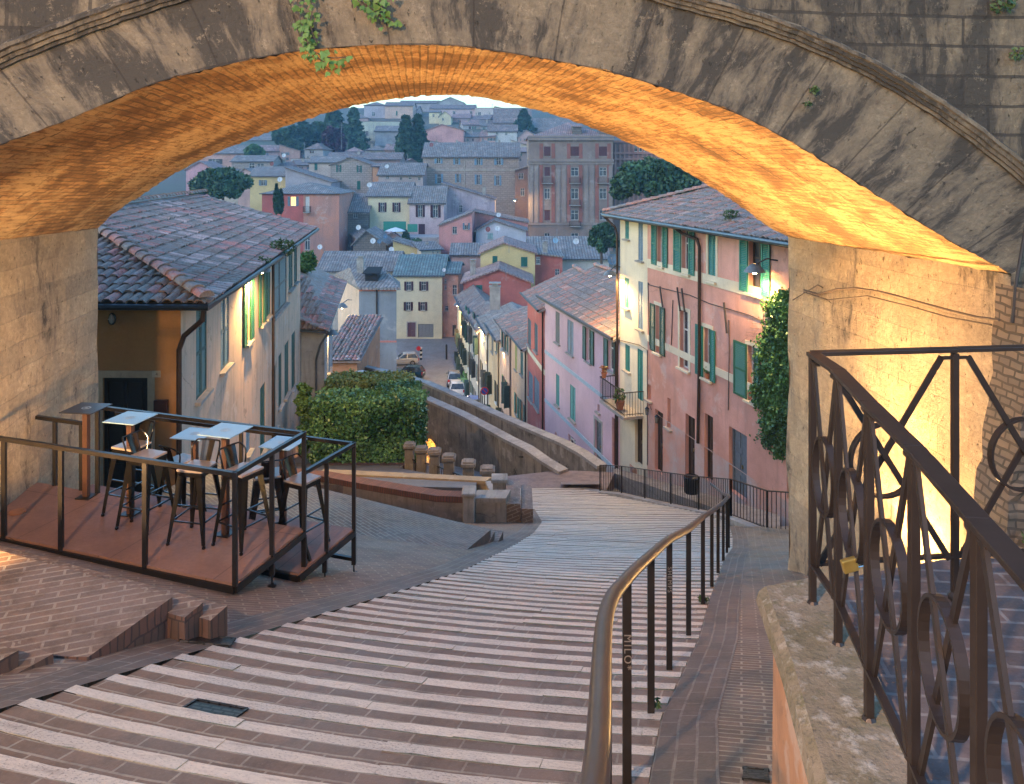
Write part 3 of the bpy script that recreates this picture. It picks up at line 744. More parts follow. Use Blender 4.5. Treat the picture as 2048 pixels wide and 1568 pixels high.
# ------------------------------------------------------------------ iron fence at the far right edge of the stairs
fp = [(1200, 985, 29.0), (1242.7, 989.5, 27.8), (1289.6, 1000, 26.1), (1341.5, 1011.6, 24.4), (1397, 1023.5, 22.7), (1462, 1036, 20.6)]
fp = [((u-CX)/F*Y, Y, -((v-HV)/F*Y)) for u, v, Y in fp]
fp2 = [fp[-1], (6.17, 19.35, -(gD(19.35)+.05)), (7.0, 18.5, -(gD(18.5)+.1))]
def barfence(name, label, pts, h=1.0):
    root = empty(name, pts[0], label, 'fence'); pts = [Vector(p) for p in pts]; U = Vector((0, 0, 1))
    m = MB(); [m.bar(a+U*h, b+U*h, .05, .02) for a, b in zip(pts, pts[1:])]; m.build('top_rail', IRON, root)
    m = MB(); [m.bar(a+U*.1, b+U*.1, .03, .015) for a, b in zip(pts, pts[1:])]; m.build('bottom_rail', IRON, root)
    for p in pts: m = MB(); m.box(p+U*(h/2-.06), (.045, .045, h+.1)); m.build('post', IRON, root)
    m = MB()
    for a, b in zip(pts, pts[1:]):
        n = max(2, int((b-a).length/.115))
        for k in range(1, n): q = a.lerp(b, k/n); m.box(q+U*(h/2+.05), (.016, .016, h-.1))
    m.build('bars', IRON, root)
barfence('stair_fence', 'dark iron bar fence sloping along the right edge of the lower stairs', fp)
barfence('ramp_fence', 'dark iron bar fence between the lower stairs and the stone pier', fp2)
KST = plaster('kerb stone', (.40, .36, .31), (.3, .27, .24), .5, 2)
m = MB()
allp = [Vector((2.2, 29.75, -12.0))]+[Vector(p) for p in fp]+[Vector(p) for p in fp2[1:]]
for a, b in zip(allp, allp[1:]): m.bar(a+Vector((-.05, 0, -.03)), b+Vector((-.05, 0, -.03)), .28, .16)
tag(m.build('stair_kerb', KST), kind='structure')

# ------------------------------------------------------------------ wooden decks with steel frame
DECK = None
def deckmat():
    t = NT('red-brown deck board'); uv = t.uv(); n = t.noise(t.mp(uv, (1, 1, 1)), 1.3, 5, .6); g = t.noise(uv, 22, 4, .7); s = t.noise(uv, 3, 4)
    c = t.mix(t.rng(n, .4, .65), (.27, .14, .09), (.20, .105, .07)); c = t.mix(t.rng(s, .55, .75, 0, .5), c, (.30, .19, .13)); c = t.mix(t.rng(g, .4, .8, 0, .4), c, (.12, .055, .035))
    _, f = t.brick(t.mp(uv, rot=(0, 0, R(18))), (0, 0, 0), (0, 0, 0), (1, 1, 1), 1.25, 1.22, .004, 0.)
    c = t.mix(t.math('MULTIPLY', f, .8), c, (.05, .03, .02))
    return t.out(c, .62, g, .25, .004)
DECK = deckmat(); FR = plain('black steel frame', (.028, .024, .022), .38, .5)
p1, p2 = Vector((-2.58, 7.45, 0)), Vector((-2.23, 8.58, 0)); dd = Vector((-.9445, .3285, 0))
ea = (p2-p1)
def deck(name, label, a, b, L, z, posts, legs, extra=()):
    root = empty(name, (a.x, a.y, z-.1), label, 'deck')
    al, bl = a+dd*L, b+dd*L
    q = [Vector((p.x, p.y, z)) for p in (a, b, bl, al)]
    m = MB(); m.slab(q, .03); m.build('floor_board', DECK, root)
    m = MB(); U = Vector((0, 0, 1))
    for s, e in zip(q, q[1:]+q[:1]): m.bar(s-U*.055, e-U*.055, .05, .06)
    m.build('base_frame', FR, root)
    return root, q
U = Vector((0, 0, 1))
Z1, Z2 = -3.9, -4.3
d1, q1 = deck('seating_deck', 'upper red-brown wooden terrace deck with black steel railing, beside the stairs', p1, p2, 4.4, Z1, None, None)
def rail_on(root, pts, z, h, posts):
    m = MB(); pts = [Vector((p[0], p[1], z+h)) for p in pts]
    for a, b in zip(pts, pts[1:]): m.bar(a, b, .042, .042)
    for p in pts[1:-1]: m.box(p, (.042, .042, .042))
    m.build('top_rail', FR, root)
    for p in posts:
        m = MB(); m.box((p[0], p[1], z+h/2-.02), (.042, .042, h)); m.build('post', FR, root)
def on_edge(u, a, b):  # point of the line a-b seen at pixel column u
    k = (u-CX)/F; d = b-a; t = (k*a.y-a.x)/(d.x-k*d.y); return a+d*t
A1, B1 = p1, p1+dd*4.4; A2, B2 = p2, p2+dd*4.4
front_posts = [on_edge(u, A1, B1) for u in (470, 290, 122, 8)]
back_posts = [on_edge(u, A2, B2) for u in (608, 195)]
mid = p1.lerp(p2, .5)
rail_on(d1, [B1, A1, A2, on_edge(194, A2, B2)], Z1, 1.02, front_posts+[mid]+back_posts)
w1 = P(110, 800, 9.55); w0 = Vector((-5.85, 9.72, 0))
rail_on(d1, [on_edge(165, A2, B2)+dd*0, on_edge(52, A2, B2)], Z1, .80, [on_edge(163, A2, B2), on_edge(110, A2, B2)])
rail_on(d1, [on_edge(52, A2, B2), on_edge(52, A2, B2)+Vector((-.55, -1.1, 0))], Z1, 1.02, [on_edge(52, A2, B2)])
for (p, zb) in ((mid, -4.21), (p2, -4.52)):
    m = MB(); m.box((p.x, p.y, (Z1-.08+zb+.10)/2), (.05, .05, abs(Z1-.08-zb-.10))); lg = m.build('leg', FR, d1)
    m = MB(); m.cyl((p.x, p.y, zb), (p.x, p.y, zb+.12), .009, 8); m.lathe((p.x, p.y, zb-.01), [(.0, 0), (.045, 0), (.045, .012), (.02, .02)], 12); m.build('levelling_foot', FR, lg)
e1 = Vector((-2.25, 8.42, 0)); e2 = Vector((-1.87, 9.46, 0))
d2, q2 = deck('seating_deck', 'lower red-brown wooden terrace deck standing just beyond the upper deck', e1, e2, 4.0, Z2, None, None)
rail_on(d2, [p2, e2, e2+dd*3.6], Z2, 1.0, [e1.lerp(e2, .48), e2, e2+dd*1.6])
for (p, zb) in ((e1.lerp(e2, .45), -4.62), (e2, -4.82)):
    m = MB(); m.box((p.x, p.y, (Z2-.08+zb+.10)/2), (.05, .05, abs(Z2-.08-zb-.10))); lg = m.build('leg', FR, d2)
    m = MB(); m.cyl((p.x, p.y, zb), (p.x, p.y, zb+.12), .009, 8); m.lathe((p.x, p.y, zb-.01), [(.0, 0), (.045, 0), (.045, .012), (.02, .02)], 12); m.build('levelling_foot', FR, lg)
m = MB(); m.bar(Vector((e2.x, e2.y, -4.66)), Vector((e2.x, e2.y, -4.66))+dd*.9, .04); m.bar(Vector((p2.x, p2.y, -4.05)), Vector((p2.x, p2.y, -4.3))+ea*.1, .03); m.build('lower_beam', FR, d2)
m = MB(); c = P(35, 1021, 8.98); m.lathe((c.x, c.y, Z1+.001), [(0, .0), (.085, .0), (.085, .012), (0, .014)], 20)
tag(m.build('floor_cap', plain('copper coloured cap', (.45, .2, .1), .35, .5)), 'round copper-coloured cap lying on the upper deck near its left end', 'cap')

# tables
TOP = NT('blue-grey table top'); _n = TOP.noise(TOP.obj(), 5, 4); _v = TOP.vor(TOP.obj(), 3.1)
TOP = TOP.out(TOP.mix(TOP.rng(_n, .35, .65), (.24, .37, .44), (.32, .45, .52)), TOP.rng(_n, .3, .7, .25, .4), None, spec=.6)
SIGIL = plain('pale worn table print', (.4, .48, .5), .5)
RUSTY = plain('rusty brown table post', (.10, .05, .035), .45, .4)
def table(label, u, v, Y, z0, rz, top=TOP):
    c = P(u, v, Y); h = c.z-z0
    root = empty('bar_table', (c.x, c.y, z0), label, 'table', 'square bar tables on the decks', rz)
    m = MB(); s = .2
    m.box((0, 0, h-.006), (2*s, 2*s, .012)); tt = m.build('table_top', top, root, world=False, bevel=.003)
    m = MB(); m.lathe((0, 0, h+.0005), [(.055, 0), (.055, .001), (.04, .001), (.04, 0)], 8); m.box((0, 0, h+.001), (.035, .035, .001)); m.build('printed_mark', SIGIL, tt, world=False)
    m = MB(); m.box((0, 0, h/2), (.06, .06, h-.02)); m.build('post', RUSTY, root, world=False)
    m = MB(); m.box((0, 0, .006), (.17, .17, .012)); m.build('base_plate', FR, root, world=False)
table('dark square bar table standing by the stone pier, leftmost of the tables', 172.6, 815.7, 9.4, Z1, R(-8), plain('dark table top', (.07, .065, .065), .4, .3))
table('blue-grey square bar table in front of the dark house door', 261, 835, 8.95, Z1, R(-14))
table('blue-grey square bar table half hidden behind the middle table', 389.6, 867, 9.56, Z2, R(-12))
table('blue-grey square bar table in the middle of the upper deck', 451, 860, 8.46, Z1, R(-17))
table('blue-grey square bar table at the right end of the lower deck', 566, 885, 9.2, Z2, R(-15))

# bar stools
SEAT = NT('orange wood seat'); _w = SEAT.noise(SEAT.mp(SEAT.obj(), (3, 22, 1)), 1.5, 4); SEAT = SEAT.out(SEAT.mix(SEAT.rng(_w, .35, .65), (.62, .26, .08), (.46, .18, .055)), .3, None, spec=.5)
SEATW = NT('pale wood seat'); _w = SEATW.noise(SEATW.mp(SEATW.obj(), (3, 22, 1)), 1.5, 4); SEATW = SEATW.out(SEATW.mix(SEATW.rng(_w, .35, .65), (.34, .27, .22), (.27, .21, .17)), .3, None, spec=.5)
BLK = plain('glossy black steel', (.012, .011, .011), .22, .4, .6)
def stool_proto():
    root = empty('bar_stool', (0, 0, 0), 'x', 'stool', 'black bar stools on the decks')
    H = .76; m = MB(); s = .148
    m.box((0, 0, H-.012), (2*s, 2*s, .024)); m.build('seat', SEAT, root, world=False, bevel=.006)
    m = MB(); m.box((0, 0, H-.05), (2*s-.01, 2*s-.01, .05)); m.build('seat_rim', BLK, root, world=False, bevel=.006)
    for sx in (-1, 1):
        for sy in (-1, 1):
            m = MB(); t = Vector((sx*.125, sy*.125, H-.05)); b = Vector((sx*.205, sy*.205, .0))
            # tapered pressed-steel leg of V section
            def ring(p, w, d):
                return [p+Vector((sx*.012, sy*.012, 0)), p+Vector((-sx*w, sy*.008, 0)), p+Vector((-sx*w*.6, -sy*d*.25, 0)), p+Vector((-sx*.012, -sy*.012, 0)), p+Vector((-sx*d*.25, -sy*w*.6, 0)), p+Vector((sx*.008, -sy*w, 0))]
            rs = [ring(t.lerp(b, k), lerp(.062, .016, k), lerp(.05, .016, k)) for k in (0, .35, .7, .96)]
            for r0, r1 in zip(rs, rs[1:]):
                for j in range(6): m.face([r0[j], r1[j], r1[(j+1) % 6], r0[(j+1) % 6]])
            m.face(rs[-1]); m.box(b+Vector((0, 0, .012)), (.026, .026, .024))
            m.build('leg', BLK, root, world=False)
    m = MB()
    for z in (.24, .40):
        k = .125+(.205-.125)*(1-(z/(H-.05)))
        c = [Vector((i*k, j*k, z)) for i, j in ((-1, -1), (1, -1), (1, 1), (-1, 1))]
        sides = ((0, 1), (2, 3)) if z > .3 else ((1, 2), (3, 0), (0, 1), (2, 3))
        for a, b in sides: m.bar(c[a], c[b], .014, .014)
    m.build('foot_rest', BLK, root, world=False)
    m = MB(); hb = .20
    pts = [Vector((-.135, .125, H-.02)), Vector((-.155, .165, H+hb*.55)), Vector((-.14, .19, H+hb*.92)), Vector((-.10, .205, H+hb)), Vector((.10, .205, H+hb)), Vector((.14, .19, H+hb*.92)), Vector((.155, .165, H+hb*.55)), Vector((.135, .125, H-.02))]
    pts[1] = Vector((-.16, .14, H+hb*.6)); pts[-2] = Vector((.16, .14, H+hb*.6))
    m.tube(cat(pts, 4), .009, 8); m.build('back_frame', BLK, root, world=False, smooth=True)
    m = MB(); K = 8
    for k in range(K):
        q = []
        for kk in (k, k+1):
            x = lerp(-.075, .075, kk/K); y = .205+.012*(1-(2*kk/K-1)**2); q.append((x, y))
        (xa, ya), (xb, yb) = q; m.face([(xa*.8, ya-.075, H-.01), (xb*.8, yb-.075, H-.01), (xb, yb, H+hb-.005), (xa, ya, H+hb-.005)]); m.face([(xb*.8, yb-.072, H-.01), (xa*.8, ya-.072, H-.01), (xa, ya+.003, H+hb-.005), (xb, yb+.003, H+hb-.005)])
    m.build('back_panel', BLK, root, world=False, smooth=True)
    return root
proto = stool_proto()
sp_ = [(263.5, 888, Z1, 9.0, -20, 'leftmost black bar stool, with a pale seat, close to the dark door', 1),
       (293, 908.5, Z1, 8.68, 70, 'black bar stool with an orange wooden seat in front of the left blue-grey table', 0),
       (362, 917.7, Z2, 9.64, 150, 'pale-seated black bar stool on the lower deck, left of the middle table', 1),
       (395, 930.7, Z1, 8.36, -12, 'orange-seated bar stool seen front-on, just left of the middle table', 0),
       (486, 937.4, Z1, 8.27, 60, 'black bar stool with an orange seat at the right of the middle table', 0),
       (534, 945.6, Z2, 9.2, 200, 'pale-seated bar stool mostly hidden behind the upper deck rail', 1),
       (605, 953, Z2, 9.05, 62, 'black bar stool with a pale-orange seat at the right end of the lower deck', 0)]
for i, (u, v, z, Y, rz, lab, pale) in enumerate(sp_):
    o = proto if i == 0 else copy_tree(proto)
    c = P(u, v, Y); o.location = (c.x, c.y, z+.002); o.rotation_euler = (0, 0, R(rz)); o['label'] = lab
    if pale:
        for ch in [k for k in bpy.data.objects if k.parent == o and k.name.startswith('seat') and 'rim' not in k.name]:
            ch.data = ch.data.copy(); ch.data.materials[0] = SEATW
# chain hung between stool and table
m = MB(); a, b = P(340, 925, 8.6), P(478, 938, 8.3); K = 34
for k in range(K):
    t = k/K; p = a.lerp(b, t)+Vector((0, 0, -.05*4*t*(1-t))); d = (b-a).normalized()*.011; w = Vector((0, 0, .006)) if k % 2 else Vector((0, .006, 0))
    m.tube([p-d+w*0, p+w, p+d, p-w], .0016, 4, closed=True)
tag(m.build('locking_chain', steel), 'thin steel chain slung across the seats of the bar stools', 'chain')
# ------------------------------------------------------------------ houses
@cached
def tilemat(name, red, pale, grey, lich=.5):
    t = NT(name); a = t.n('ShaderNodeAttribute'); a.attribute_name = 'rnd'; sx = t.t.nodes.new('ShaderNodeSeparateColor'); t.t.links.new(a.outputs['Color'], sx.inputs[0])
    r, g, b = sx.outputs[0], sx.outputs[1], sx.outputs[2]; uv = t.uv()
    n = t.noise(uv, .5, 4); n1 = t.noise(uv, 3, 5, .7); n2 = t.noise(uv, 14, 4, .75); n3 = t.noise(t.mp(uv, (3, 1, 1)), 5, 4, .7)
    c = t.mix(t.rng(r, .55, .66), grey, red); c = t.mix(t.rng(r, .9, .93), c, pale)
    c = t.mix(t.rng(g, 0, 1, 0, .5), c, sc3(grey, .55))
    c = t.mix(t.math('MULTIPLY', t.rng(n1, .47, .62), lich), c, (.36, .37, .35)); c = t.mix(t.rng(n3, .52, .68, 0, .75), c, (.075, .06, .045))
    c = t.mix(t.rng(n2, .55, .75, 0, .6), c, (.10, .09, .075)); c = t.mix(t.rng(n, .5, .7, 0, .3), c, (.12, .11, .10))
    return t.out(c, .9, t.math('ADD', n2, n1), .6, .012)
def tiled(mb, O, sd, ud, length, vmax, tw=.21, tl=.36, amp=.055, seed=1, pitch_gap=0, z=.0, patch=None):
    r = np.random.default_rng(seed); n = int(length/tw); up = sd.cross(ud).normalized()
    if up.z < 0: up = -up
    prof = [(0, -.3), (.12, .35), (.3, .92), (.5, 1.), (.7, .92), (.88, .35), (1, -.3)]
    for c in range(n):
        s0 = c*tw; vm = vmax(s0+tw/2); v = -.06; j = 0; wig = r.normal(0, .012)
        while v < vm-.02:
            v1 = min(v+tl, vm); lift = .028+r.normal(0, .012); dx = r.normal(0, .02)+wig; tone = r.random()
            if patch: tone = patch(s0, v, tone)
            col = (tone, r.random(), r.random())
            row0, row1 = [], []
            for q, h in prof:
                row0.append(O+sd*(s0+q*tw+dx)+ud*v+up*(h*amp+lift+z)); row1.append(O+sd*(s0+q*tw*.96+dx)+ud*(v1+.03)+up*(h*amp*.82+z))
            for k in range(len(prof)-1): mb.face([row0[k], row0[k+1], row1[k+1], row1[k]], 0, col=col)
            mb.face([p-up*.03 for p in row0[1:-1]][::-1]+row0[1:-1], 0, col=(0, 1, 0)) if j == 0 else mb.face([row0[1], row0[5], row0[4], row0[3], row0[2]][::-1], 0, col=(0, 1, 0))
            v = v1; j += 1
def ridge_tiles(mb, a, b, r=.12, tl=.38, seed=2, m=0):
    g = np.random.default_rng(seed); d = (b-a); L = d.length; d.normalize(); x = d.cross(U).normalized(); up = x.cross(d)
    k = 0
    while k*tl < L:
        p = a+d*(k*tl); q = a+d*min(L, (k+1)*tl+.05); r0 = r*1.08+g.normal(0, .006); r1 = r*.88; A_ = []; B_ = []
        jit = x*g.normal(0, .008)
        for i in range(9):
            an = math.pi*i/8; A_.append(p+jit+x*(math.cos(an)*r0)+up*(math.sin(an)*r0*.8+.02)); B_.append(q+jit+x*(math.cos(an)*r1)+up*(math.sin(an)*r1*.8+.0))
        col = (g.random(), g.random(), g.random())
        for i in range(8): mb.face([A_[i], A_[i+1], B_[i+1], B_[i]], m, col=col)
        mb.face(A_[::-1], m, col=(0, 1, 0)); k += 1

class Facade:
    def __init__(s, A, B):
        s.A = Vector((A[0], A[1], 0)); s.B = Vector((B[0], B[1], 0)); s.t = (s.B-s.A); s.L = s.t.length; s.t.normalize(); s.n = Vector((s.t.y, -s.t.x, 0)); s.holes = []
    def su(s, u):
        k = (u-CX)/F; return (k*s.A.y-s.A.x)/(s.t.x-k*s.t.y)
    def zv(s, v, sv): Y = s.A.y+s.t.y*sv; return (HV-v)/F*Y
    def p(s, sv, z, o=0.): return s.A+s.t*sv+s.n*o+Vector((0, 0, z))
    def rect(s, u0, v0, u1, v1):
        a, b = s.su(u0), s.su(u1); c = (a+b)/2; return [min(a, b), s.zv(v1, c), max(a, b), s.zv(v0, c)]
    def wall(s, mb, z0, z1, rev=.16, m=0, mr=None, holes=None):
        """wall with real openings; z1 may be a function of s"""
        H = [h for h in (s.holes if holes is None else holes) if h[0] > .02 and h[2] < s.L-.02]
        zt = z1 if not callable(z1) else min(z1(0), z1(s.L))
        H = [[h[0], max(h[1], z0+.001), h[2], min(h[3], zt-.03)] for h in H if h[3] > z0+.1 and h[1] < zt-.1]
        ss = sorted(set([0, s.L]+[x for h in H for x in (h[0], h[2])])); zz = sorted(set([z0, zt]+[x for h in H for x in (h[1], h[3])]))
        for i in range(len(ss)-1):
            for j in range(len(zz)-1):
                c, d = (ss[i]+ss[i+1])/2, (zz[j]+zz[j+1])/2
                if any(h[0] < c < h[2] and h[1] < d < h[3] for h in H): continue
                mb.face([s.p(ss[i], zz[j]), s.p(ss[i+1], zz[j]), s.p(ss[i+1], zz[j+1]), s.p(ss[i], zz[j+1])], m)
        if callable(z1):
            K = [0, s.L/2, s.L] if True else 0
            top = [s.p(k, z1(k)) for k in (s.L, s.L*s.apex, 0)] if hasattr(s, 'apex') else [s.p(s.L, z1(s.L)), s.p(0, z1(0))]
            pts = [s.p(0, zt), s.p(s.L, zt)]+[q for q in top if q.z > zt+1e-4]
            if len(pts) > 2: mb.face(pts, m)
        for h in H:
            a, b, c, d = h; mm = m if mr is None else mr
            for (x0, y0, x1, y1) in ((a, b, a, d), (a, d, c, d), (c, d, c, b), (c, b, a, b)):
                mb.face([s.p(x0, y0), s.p(x1, y1), s.p(x1, y1, -rev), s.p(x0, y0, -rev)], mm)
def shutter_leaf(fc, s0, s1, z0, z1, col, det, parent, o=.045, name='shutter', gap=0.):
    m = MB(); w, h = s1-s0, z1-z0; ax = (fc.t, fc.n, U)
    if det:
        f = .07*min(1, w/.45)
        for x in (s0+f/2, s1-f/2): m.box(fc.p(x, (z0+z1)/2, o), (f, .04, h), 0, ax)
        for z in (z0+f/2, z1-f/2, (z0+z1)/2): m.box(fc.p((s0+s1)/2, z, o-.002), (w-2*f+.01, .035, f), 0, ax)
        n = max(4, int(h/.062)); tl = (fc.n*.55-U*.83).normalized(); yb = tl.cross(fc.t)
        for k in range(n):
            z = z0+f+(h-2*f)*(k+.5)/n
            m.box(fc.p((s0+s1)/2, z, o), (w-2*f, .008, .05), 0, (fc.t, yb, tl))
        return m.build(name, plain('shutter paint', col, .5), parent)
    m.box(fc.p((s0+s1)/2, (z0+z1)/2, o), (w, .06, h), 0, ax)
    return m.build(name, shuttermat('louvred shutter', col), parent)
def ajar_leaf(fc, s0, w, z0, z1, col, parent):
    m = MB(); d = (fc.n*.93+fc.t*.37*(1 if w > 0 else -1)).normalized(); c = fc.p(s0, (z0+z1)/2)+d*abs(w)/2+fc.n*.02; m.box(c, (abs(w), .05, z1-z0), 0, (d, d.cross(U), U)); m.build('shutter', shuttermat('louvred shutter', col), parent)
def window(fc, root, u0, v0, u1, v1, kind='closed', col=(.03, .12, .10), surround=None, det=False, lit=False, sill=True, frame=WHITEP, sl=None, sr=None, far=False, door=None, rev=.16):
    """opening at the pixel rectangle given; kinds: closed, open, plain, door, arch, garage"""
    a, z0, b, z1 = fc.rect(u0, v0, u1, v1); w = b-a; h = z1-z0; ax = (fc.t, fc.n, U)
    if kind == 'closed' and far is False:
        fc.holes.append([a, z0, b, z1])
        win = MB()
        if sill: win.box(fc.p((a+b)/2, z0-.04, .05), (w+.2, .16, .07), 0, ax)
        else: win.box(fc.p((a+b)/2, z0-.01, -.05), (w, .05, .02), 0, ax)
        if surround: trim(fc, win, a, z0, b, z1)
        o = win.build('window', surround or KST, root); g = .01
        shutter_leaf(fc, a, (a+b)/2-g, z0, z1, col, det, o, -.03); shutter_leaf(fc, (a+b)/2+g, b, z0, z1, col, det, o, -.03)
        m = MB(); m.face([fc.p(a, z0, -.12), fc.p(b, z0, -.12), fc.p(b, z1, -.12), fc.p(a, z1, -.12)]); m.build('pane', DARK, o); return o
    fc.holes.append([a, z0, b, z1])
    win = MB()
    paneM = glow('warm lit room', (1., .5, .15), .55) if lit else GLASS
    if kind in ('door', 'garage'):
        dm = door or WOODD
        f = min(.08, w*.08)
        for x in (a+f/2, b-f/2): win.box(fc.p(x, (z0+z1)/2, -rev+.03), (f, .08, h), 0, ax)
        win.box(fc.p((a+b)/2, z1-f/2, -rev+.028), (w, .08, f), 0, ax)
        n = 2 if w < 1.5 else 4
        for k in range(n):
            s0, s1 = lerp(a+f, b-f, k/n), lerp(a+f, b-f, (k+1)/n); win.box(fc.p((s0+s1)/2, (z0+z1)/2, -rev+.01), (s1-s0-.015, .04, h), 0, ax)
            for j in range(3): win.box(fc.p((s0+s1)/2, lerp(z0, z1, (j+.5)/3), -rev+.035), ((s1-s0)*.62, .03, h*.24), 0, ax)
        o = win.build('door', dm, root)
        m = MB(); m.box(fc.p(lerp(a, b, .56), z0+h*.45, -rev+.07), (.03, .05, .12), 0, ax); m.build('handle', plain('door brass', (.4, .3, .15), .3, .9), o)
        if surround:
            m = MB(); trim(fc, m, a, z0, b, z1, .14, True); m.build('door_surround', surround, o)
        return o
    f = max(.035, min(.07, w*.07))
    for x in (a+f/2, b-f/2, (a+b)/2): win.box(fc.p(x, (z0+z1)/2, -rev+.03), (f, .05, h), 0, ax)
    for z in (z0+f/2, z1-f/2, lerp(z0, z1, .66)): win.box(fc.p((a+b)/2, z, -rev+.032), (w, .046, f), 0, ax)
    o = win.build('window', frame, root)
    m = MB(); m.face([fc.p(a, z0, -rev+.02), fc.p(b, z0, -rev+.02), fc.p(b, z1, -rev+.02), fc.p(a, z1, -rev+.02)]); m.build('pane', paneM, o)
    if sill:
        m = MB(); m.box(fc.p((a+b)/2, z0-.04, .03), (w+.24, .2, .07), 0, ax)
        if surround: trim(fc, m, a, z0, b, z1)
        m.build('sill', surround or KST, o)
    if kind == 'open':
        la, lb = (a-w*.5, a-.01) if sl is None else sorted((fc.su(sl[0]), fc.su(sl[1]))); ra, rb = (b+.01, b+w*.5) if sr is None else sorted((fc.su(sr[0]), fc.su(sr[1])))
        shutter_leaf(fc, la, lb, z0, z1, col, det, o); shutter_leaf(fc, ra, rb, z0, z1, col, det, o)
    return o
def trim(fc, m, a, z0, b, z1, w=.13, door=False):
    ax = (fc.t, fc.n, U)
    for x in (a-w/2, b+w/2): m.box(fc.p(x, (z0+z1)/2, .008), (w, .03, z1-z0), 0, ax)
    m.box(fc.p((a+b)/2, z1+w/2, .008), (b-a+2*w, .03, w), 0, ax)
def roof_faces(mb, A, B, d, z, kind, rise, o=.35, th=.16, apex=.5, m=0):
    """A,B front base corners; returns ridge ends"""
    A, B = Vector((A[0], A[1], 0)), Vector((B[0], B[1], 0)); t = (B-A); L = t.length; t.normalize(); n = Vector((t.y, -t.x, 0)); bk = -n
    q = lambda s, y, zz: A+t*s+bk*y+Vector((0, 0, zz))
    if kind == 'side':
        k = rise/(d/2); e = -o*k
        mb.slab([q(-o, -o, z+e), q(L+o, -o, z+e), q(L+o, d/2, z+rise), q(-o, d/2, z+rise)], th, m); mb.slab([q(L+o, d+o, z+e), q(-o, d+o, z+e), q(-o, d/2, z+rise+.003), q(L+o, d/2, z+rise+.003)], th, m)
        return q(-o, d/2, z+rise), q(L+o, d/2, z+rise)
    if kind == 'front':
        x = L*apex; k0, k1 = rise/x, rise/(L-x)
        mb.slab([q(-o, -o, z-o*k0), q(x, -o, z+rise), q(x, d+o, z+rise), q(-o, d+o, z-o*k0)], th, m); mb.slab([q(x, -o, z+rise+.003), q(L+o, -o, z-o*k1), q(L+o, d+o, z-o*k1), q(x, d+o, z+rise+.003)], th, m)
        return q(x, -o, z+rise), q(x, d+o, z+rise)
    if kind == 'hip':
        h = min(d/2, L/2); k = rise/h; e = z-o*k; r0, r1 = q(h, d/2, z+rise), q(L-h, d/2, z+rise)
        c = [q(-o, -o, e), q(L+o, -o, e), q(L+o, d+o, e), q(-o, d+o, e)]
        if L >= d: F_ = [[c[0], c[1], r1, r0], [c[1], c[2], r1], [c[2], c[3], r0, r1], [c[3], c[0], r0]]
        else:
            r0, r1 = q(L/2, h, z+rise), q(L/2, d-h, z+rise); F_ = [[c[0], c[1], r0], [c[1], c[2], r1, r0], [c[2], c[3], r1], [c[3], c[0], r0, r1]]
        for f in F_: mb.face(f, m)
        mb.slab(c, .12, m); return r0, r1
    if kind in ('shedr', 'shedl', 'shedb'):
        g = {'shedr': (rise, 0, 0, rise), 'shedl': (0, rise, rise, 0), 'shedb': (0, 0, rise, rise)}[kind]
        mb.slab([q(-o*.6, -o, z+g[0]), q(L+o*.6, -o, z+g[1]), q(L+o*.6, d+o, z+g[2]), q(-o*.6, d+o, z+g[3])], th, m); return q(0, d, z+rise), q(L, d, z+rise)
    mb.slab([q(-.1, -.1, z+.15), q(L+.1, -.1, z+.15), q(L+.1, d+.1, z+.15), q(-.1, d+.1, z+.15)], .2, m); return q(0, 0, z), q(L, 0, z)
def shell(fc, mb, z0, z, d, kind='side', rise=1., apex=.5, m=0, rev=.16):
    """front wall with openings plus the three other walls under the roof"""
    fc.apex = apex; L = fc.L
    if kind == 'front': top = lambda s: z+rise*(s/(L*apex) if s <= L*apex else (L-s)/(L*(1-apex)))
    elif kind == 'shedr': top = lambda s: z+rise*(1-s/L)
    elif kind == 'shedl': top = lambda s: z+rise*s/L
    else: top = z
    if callable(top):
        f2 = top; top = lambda s: f2(s)-.02
        if kind != 'front': fc.__dict__.pop('apex')
    fc.wall(mb, z0, top, rev, m)
    tp = (lambda s, y: (top(s) if callable(top) else top)) if kind not in ('side', 'shedb') else (lambda s, y: z-.02+rise*((y/d) if kind == 'shedb' else min(y, d-y)/(d/2)))
    Q = lambda s, y, zz: fc.A+fc.t*s-fc.n*y+Vector((0, 0, zz))
    for s in (0, L):
        ys = [0, d/2, d]; pts = [Q(s, 0, z0), Q(s, d, z0)]+[Q(s, y, tp(s, y)) for y in ys[::-1]]
        mb.face(pts if s else pts[::-1], m)
    pts = [Q(L, d, z0), Q(0, d, z0), Q(0, d, tp(0, d)), Q(L, d, tp(L, d))]
    if kind == 'front': pts.insert(3, Q(L*apex, d, tp(L*apex, d)))
    mb.face(pts, m)
def chimney(root, p, h=.9, w=.5, mat=None, name='chimney'):
    m = MB(); m.box(p+U*(h/2), (w, w*.8, h)); m.box(p+U*(h+.05), (w+.12, w*.8+.12, .1)); m.box(p+U*(h+.22), (w*.6, w*.5, .2)); m.box(p+U*(h+.36), (w+.1, w*.8+.1, .08))
    return m.build(name, mat or KST, root)

